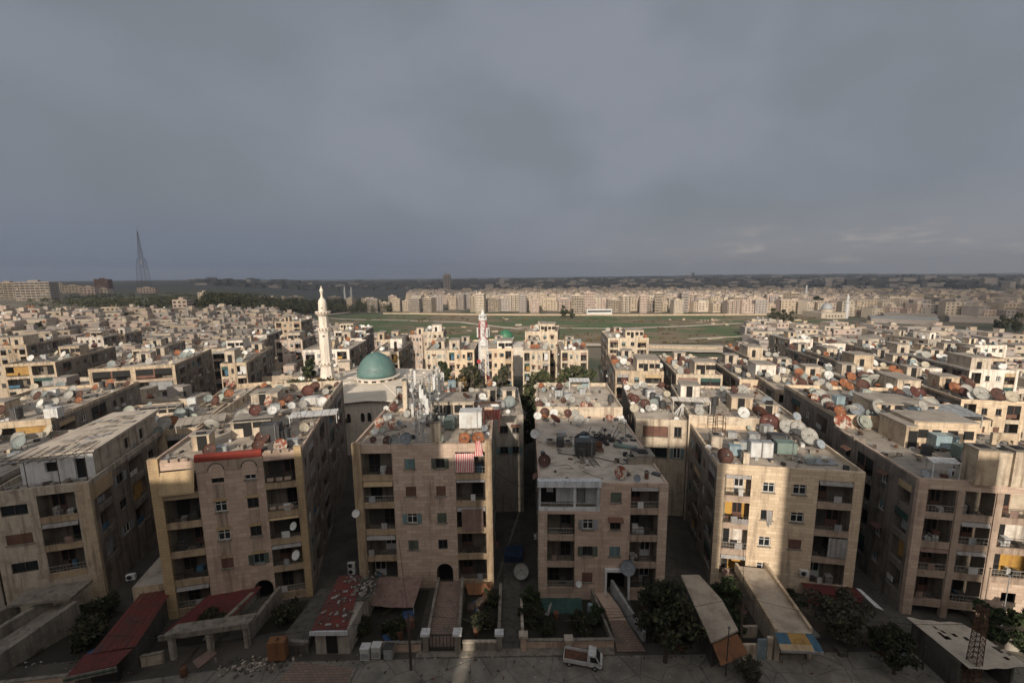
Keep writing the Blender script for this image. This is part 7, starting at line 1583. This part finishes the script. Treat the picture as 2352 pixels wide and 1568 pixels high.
for k in range(46):
    X, Y = (rr.uniform(1520, 1840), rr.uniform(735, 750)) if k < 34 else (rr.uniform(840, 1240), rr.uniform(728, 786)); p_ = onground(X, Y); s = rr.uniform(1.0, 3.4); b.T = Matrix.Translation((p_.x, p_.y, hgt(p_.x, p_.y))) @ Matrix.Rotation(rr.uniform(0, 3), 4, 'Z'); b.box(-s, s, -s*.5, s*.5, -.5, rr.uniform(.5, 2.6), k % 3)
b.T = None; tag(b.build('field_ruins', [M['render_pale'], M['far_a'], M['render_sand']]), 'scattered pale sheds and ruins in the green field', 'ruins', kind='stuff')
# ------------------------------------------------------------------ the row of buildings behind the viewpoint, which shades the street
SUN_AZ, SUN_EL = rad(10.5), rad(21.0); k_ = math.tan(SUN_AZ); T47 = 47*math.tan(SUN_EL)
def shade_block(x0, x1, top, label):
    b = MB(); y0, y1 = -15.0, -3.0; poly = [(x0-(y0-y1)*-k_, y0), (x1-(y0-y1)*-k_, y0), (x1, y1), (x0, y1)]; t = thing('street_building', label, 'building', (0, 0, 0)); b.prism(poly, 0, top); b.build('wall', M['stone_buff'], t)
    b = MB(); n = int((x1-x0)/3)
    for i in range(int(top/3.1)):
        for j in range(n): x = x0+(x1-x0)*(j+.3)/max(1, n); b.box(x, x+1.2, -2.99, -2.95, 1+3.1*i, 2.3+3.1*i)
    if n: b.build('window_row', M['dark'], t)
for (a, c, h, lb) in ((-80, -44.0, 16.0, 'tall building across the street, far left of the viewpoint'), (-43.98, -39.7, 13.4, 'lower stair part of the buildings across the street'), (-39.68, -25.5, 15.9, 'flat topped building across the street left of the viewpoint'), (-25.48, -16.2, 19.8, 'high building across the street left of the viewpoint'), (-16.18, -11.88, 15.2, 'narrow building across the street next to the viewpoint'), (-11.0, 7.6, 20.0, 'tower block that carries the viewpoint'), (7.62, 13.8, 16.2, 'stair tower beside the block that carries the viewpoint'), (13.82, 19.78, 1.6, 'low building across the street right of the viewpoint'), (19.8, 37.6, 15.0, 'tall building across the street right of the viewpoint'), (41.8, 80, 15, 'tall building across the street, far right of the viewpoint')): shade_block(a, c, h+T47, lb)
# unseen bank added behind the viewpoint to shade the far suburbs and hills
b = MB(); rr = random.Random(71); ZC = 3000.0; off = ZC/math.tan(SUN_EL)
def edge_r(az): return 800-330*smooth(40, 46, az)+60*math.sin(az*.35)+40*math.sin(az*.9)-430*math.exp(-((az+29.5)/4.5)**2)
top = []; bot = []; n = 90
for k in range(n+1):
    az = -62+124*k/n; r0 = edge_r(az); near_ = (r0*math.sin(rad(az))-off*math.sin(SUN_AZ), r0*math.cos(rad(az))-off*math.cos(SUN_AZ)); r1 = 5600; far_ = (r1*math.sin(rad(az))-off*math.sin(SUN_AZ), r1*math.cos(rad(az))-off*math.cos(SUN_AZ))
    row = []
    for i in range(13):
        s_ = i/12; x, y = near_[0]*(1-s_)+far_[0]*s_, near_[1]*(1-s_)+far_[1]*s_; e_ = min(1, min(i, 12-i)/2.5); row.append((b.add((x, y, ZC-40*e_+rr.uniform(-15, 15))), b.add((x, y, ZC+20+180*e_+rr.uniform(-30, 30)))))
    top.append(row)
for k in range(n):
    for i in range(12):
        for w_ in (0, 1): b.idx([top[k][i][w_], top[k][i+1][w_], top[k+1][i+1][w_], top[k+1][i][w_]])
off2 = (ZC-100)/math.tan(SUN_EL); b2_ = MB(); rr = random.Random(72); n2_ = 40; prev = None  # second unseen sheet added to dim the sun on the left quarter
for k in range(n2_+1):
    az = -56+38*k/n2_; ra, rb = 215+35*math.sin(az*.5)+25*math.sin(az*1.3), 440+40*math.sin(az*.4+1); cur = []
    for i in range(9):
        s_ = i/8; r_ = ra+(rb-ra)*s_; e_ = min(1, min(i, 8-i)/2); cur.append((b2_.add((r_*math.sin(rad(az))-off2*math.sin(SUN_AZ), r_*math.cos(rad(az))-off2*math.cos(SUN_AZ), ZC-100+rr.uniform(-8, 8))), b2_.add((r_*math.sin(rad(az))-off2*math.sin(SUN_AZ), r_*math.cos(rad(az))-off2*math.cos(SUN_AZ), ZC-90+40*e_+rr.uniform(-5, 5)))))
    if prev:
        for i in range(8):
            b2_.idx([prev[i][0], prev[i+1][0], cur[i+1][0], cur[i][0]])
    prev = cur
mt_, nt, bs = nmat('added_thin_cloud', 1.0); bs.inputs['Base Color'].default_value = (.8, .8, .8, 1); tp = N(nt, 'ShaderNodeBsdfTransparent'); mx_ = N(nt, 'ShaderNodeMixShader'); mx_.inputs[0].default_value = .5; L(nt, tp.outputs[0], mx_.inputs[1]); L(nt, bs.outputs[0], mx_.inputs[2]); L(nt, mx_.outputs[0], nt.nodes['Material Output'].inputs['Surface'])
struct(b2_.build('added_thin_cloud', mt_, None, True))
m, nt, bs = nmat('added_cloud', 1.0); bs.inputs['Base Color'].default_value = (.6, .6, .6, 1); bs.inputs['Emission Color'].default_value = (.9, .93, 1.0, 1); bs.inputs['Emission Strength'].default_value = .55  # glow added so the unseen bank also lights the shaded facades
struct(b.build('added_cloud', m, None, True))
# ------------------------------------------------------------------ air
b = MB(); b.box(-5200, 5200, -60, 6600, -18, 165)
hz = b.build('haze', []); hz['kind'] = 'stuff'; hz['label'] = 'thin grey blue haze over the town'; hz['category'] = 'haze'
m = bpy.data.materials.new('haze'); m.use_nodes = True; nt = m.node_tree; nt.nodes.clear(); out = N(nt, 'ShaderNodeOutputMaterial'); v = N(nt, 'ShaderNodeVolumePrincipled'); v.inputs['Color'].default_value = (.78, .86, 1.0, 1); v.inputs['Density'].default_value = 1.5e-4; v.inputs['Anisotropy'].default_value = .4; L(nt, v.outputs[0], out.inputs['Volume']); hz.data.materials.append(m)
# ------------------------------------------------------------------ sky, sun, camera
w = bpy.data.worlds.new('World'); S.world = w; w.use_nodes = True; nt = w.node_tree; bg = nt.nodes['Background']
sky = N(nt, 'ShaderNodeTexSky', sky_type='NISHITA'); sky.sun_disc = False; sky.sun_elevation = SUN_EL; sky.sun_rotation = math.pi+SUN_AZ; sky.air_density = 1.0; sky.dust_density = 2.0
tc = N(nt, 'ShaderNodeTexCoord').outputs['Generated']; sx = N(nt, 'ShaderNodeSeparateXYZ'); L(nt, tc, sx.inputs[0])
def mr(src, a, c, lo, hi): n = N(nt, 'ShaderNodeMapRange'); n.interpolation_type = 'SMOOTHSTEP'; setin(n, **{'From Min': a, 'From Max': c, 'To Min': lo, 'To Max': hi}); L(nt, src, n.inputs[0]); return n.outputs[0]
st = mul(nt, tc, (1.0, 1.0, 1.35)); n1 = noise(nt, st, 1.5, 5, .42); n2 = noise(nt, mul(nt, tc, (1, 1, 1.6)), 3.2, 4, .45)
K = 10.0      # the Background strength below is 0.1
cl = mixc(nt, ramp(nt, n1, .36, .66), (.19*K, .215*K, .25*K), (.255*K, .276*K, .325*K))
cl = mixc(nt, mr(n2, .38, .66, 0, .6), cl, (.18*K, .205*K, .225*K))
hzn = mixc(nt, mr(sx.outputs[0], -.5, .6, 0, 1), (.158*K, .187*K, .262*K), (.31*K, .305*K, .315*K))
cl = mixc(nt, mr(sx.outputs[2], .0, .17, .85, 0), cl, hzn)
n3 = noise(nt, mul(nt, tc, (1, 1, 4.5)), 7.0, 5, .6)
a = N(nt, 'ShaderNodeMath', operation='MULTIPLY'); L(nt, ramp(nt, n3, .53, .7), a.inputs[0]); L(nt, mr(sx.outputs[0], .1, .45, 0, 1), a.inputs[1])
a2 = N(nt, 'ShaderNodeMath', operation='MULTIPLY'); L(nt, a.outputs[0], a2.inputs[0])
zb = N(nt, 'ShaderNodeMath', operation='MULTIPLY'); L(nt, mr(sx.outputs[2], .008, .03, 0, 1), zb.inputs[0]); L(nt, mr(sx.outputs[2], .045, .1, 1, 0), zb.inputs[1]); L(nt, zb.outputs[0], a2.inputs[1])
cl = mixc(nt, a2.outputs[0], cl, (.46*K, .41*K, .38*K))
f = mixc(nt, mr(sx.outputs[1], -.1, -.6, 0, 1), cl, mixc(nt, .5, sky.outputs[0], (2.0*K, 1.76*K, 1.45*K))); L(nt, f, bg.inputs['Color']); bg.inputs['Strength'].default_value = .1
sun = bpy.data.lights.new('sun', 'SUN'); sun.energy = 4.6; sun.angle = rad(.9); sun.color = (1.0, .885, .735)
so = bpy.data.objects.new('sun', sun); C.objects.link(so); dv = Vector((math.sin(SUN_AZ)*math.cos(SUN_EL), math.cos(SUN_AZ)*math.cos(SUN_EL), -math.sin(SUN_EL))); so.rotation_euler = dv.to_track_quat('-Z', 'Y').to_euler(); so.location = (0, -50, 90)
cam = bpy.data.cameras.new('camera'); cam.sensor_width = 36; cam.lens = 36*FPX/2352; cam.clip_start = .5; cam.clip_end = 20000
co = bpy.data.objects.new('camera', cam); C.objects.link(co); co.matrix_world = Matrix(((_r.x, _u.x, -_f.x, 0), (_r.y, _u.y, -_f.y, 0), (_r.z, _u.z, -_f.z, CZ), (0, 0, 0, 1))); S.camera = co
S.render.engine = 'CYCLES'; S.cycles.max_bounces = 6; S.cycles.diffuse_bounces = 3; S.cycles.glossy_bounces = 2; S.cycles.transmission_bounces = 2; S.cycles.volume_bounces = 0; S.cycles.use_denoising = True; S.cycles.use_adaptive_sampling = True; S.cycles.adaptive_threshold = .02
S.view_settings.view_transform = 'Standard'; S.view_settings.look = 'None'; S.view_settings.exposure = 0; S.view_settings.gamma = 1
print('objects', len(bpy.data.objects), 'houses', ind, 'far blocks', len(far))
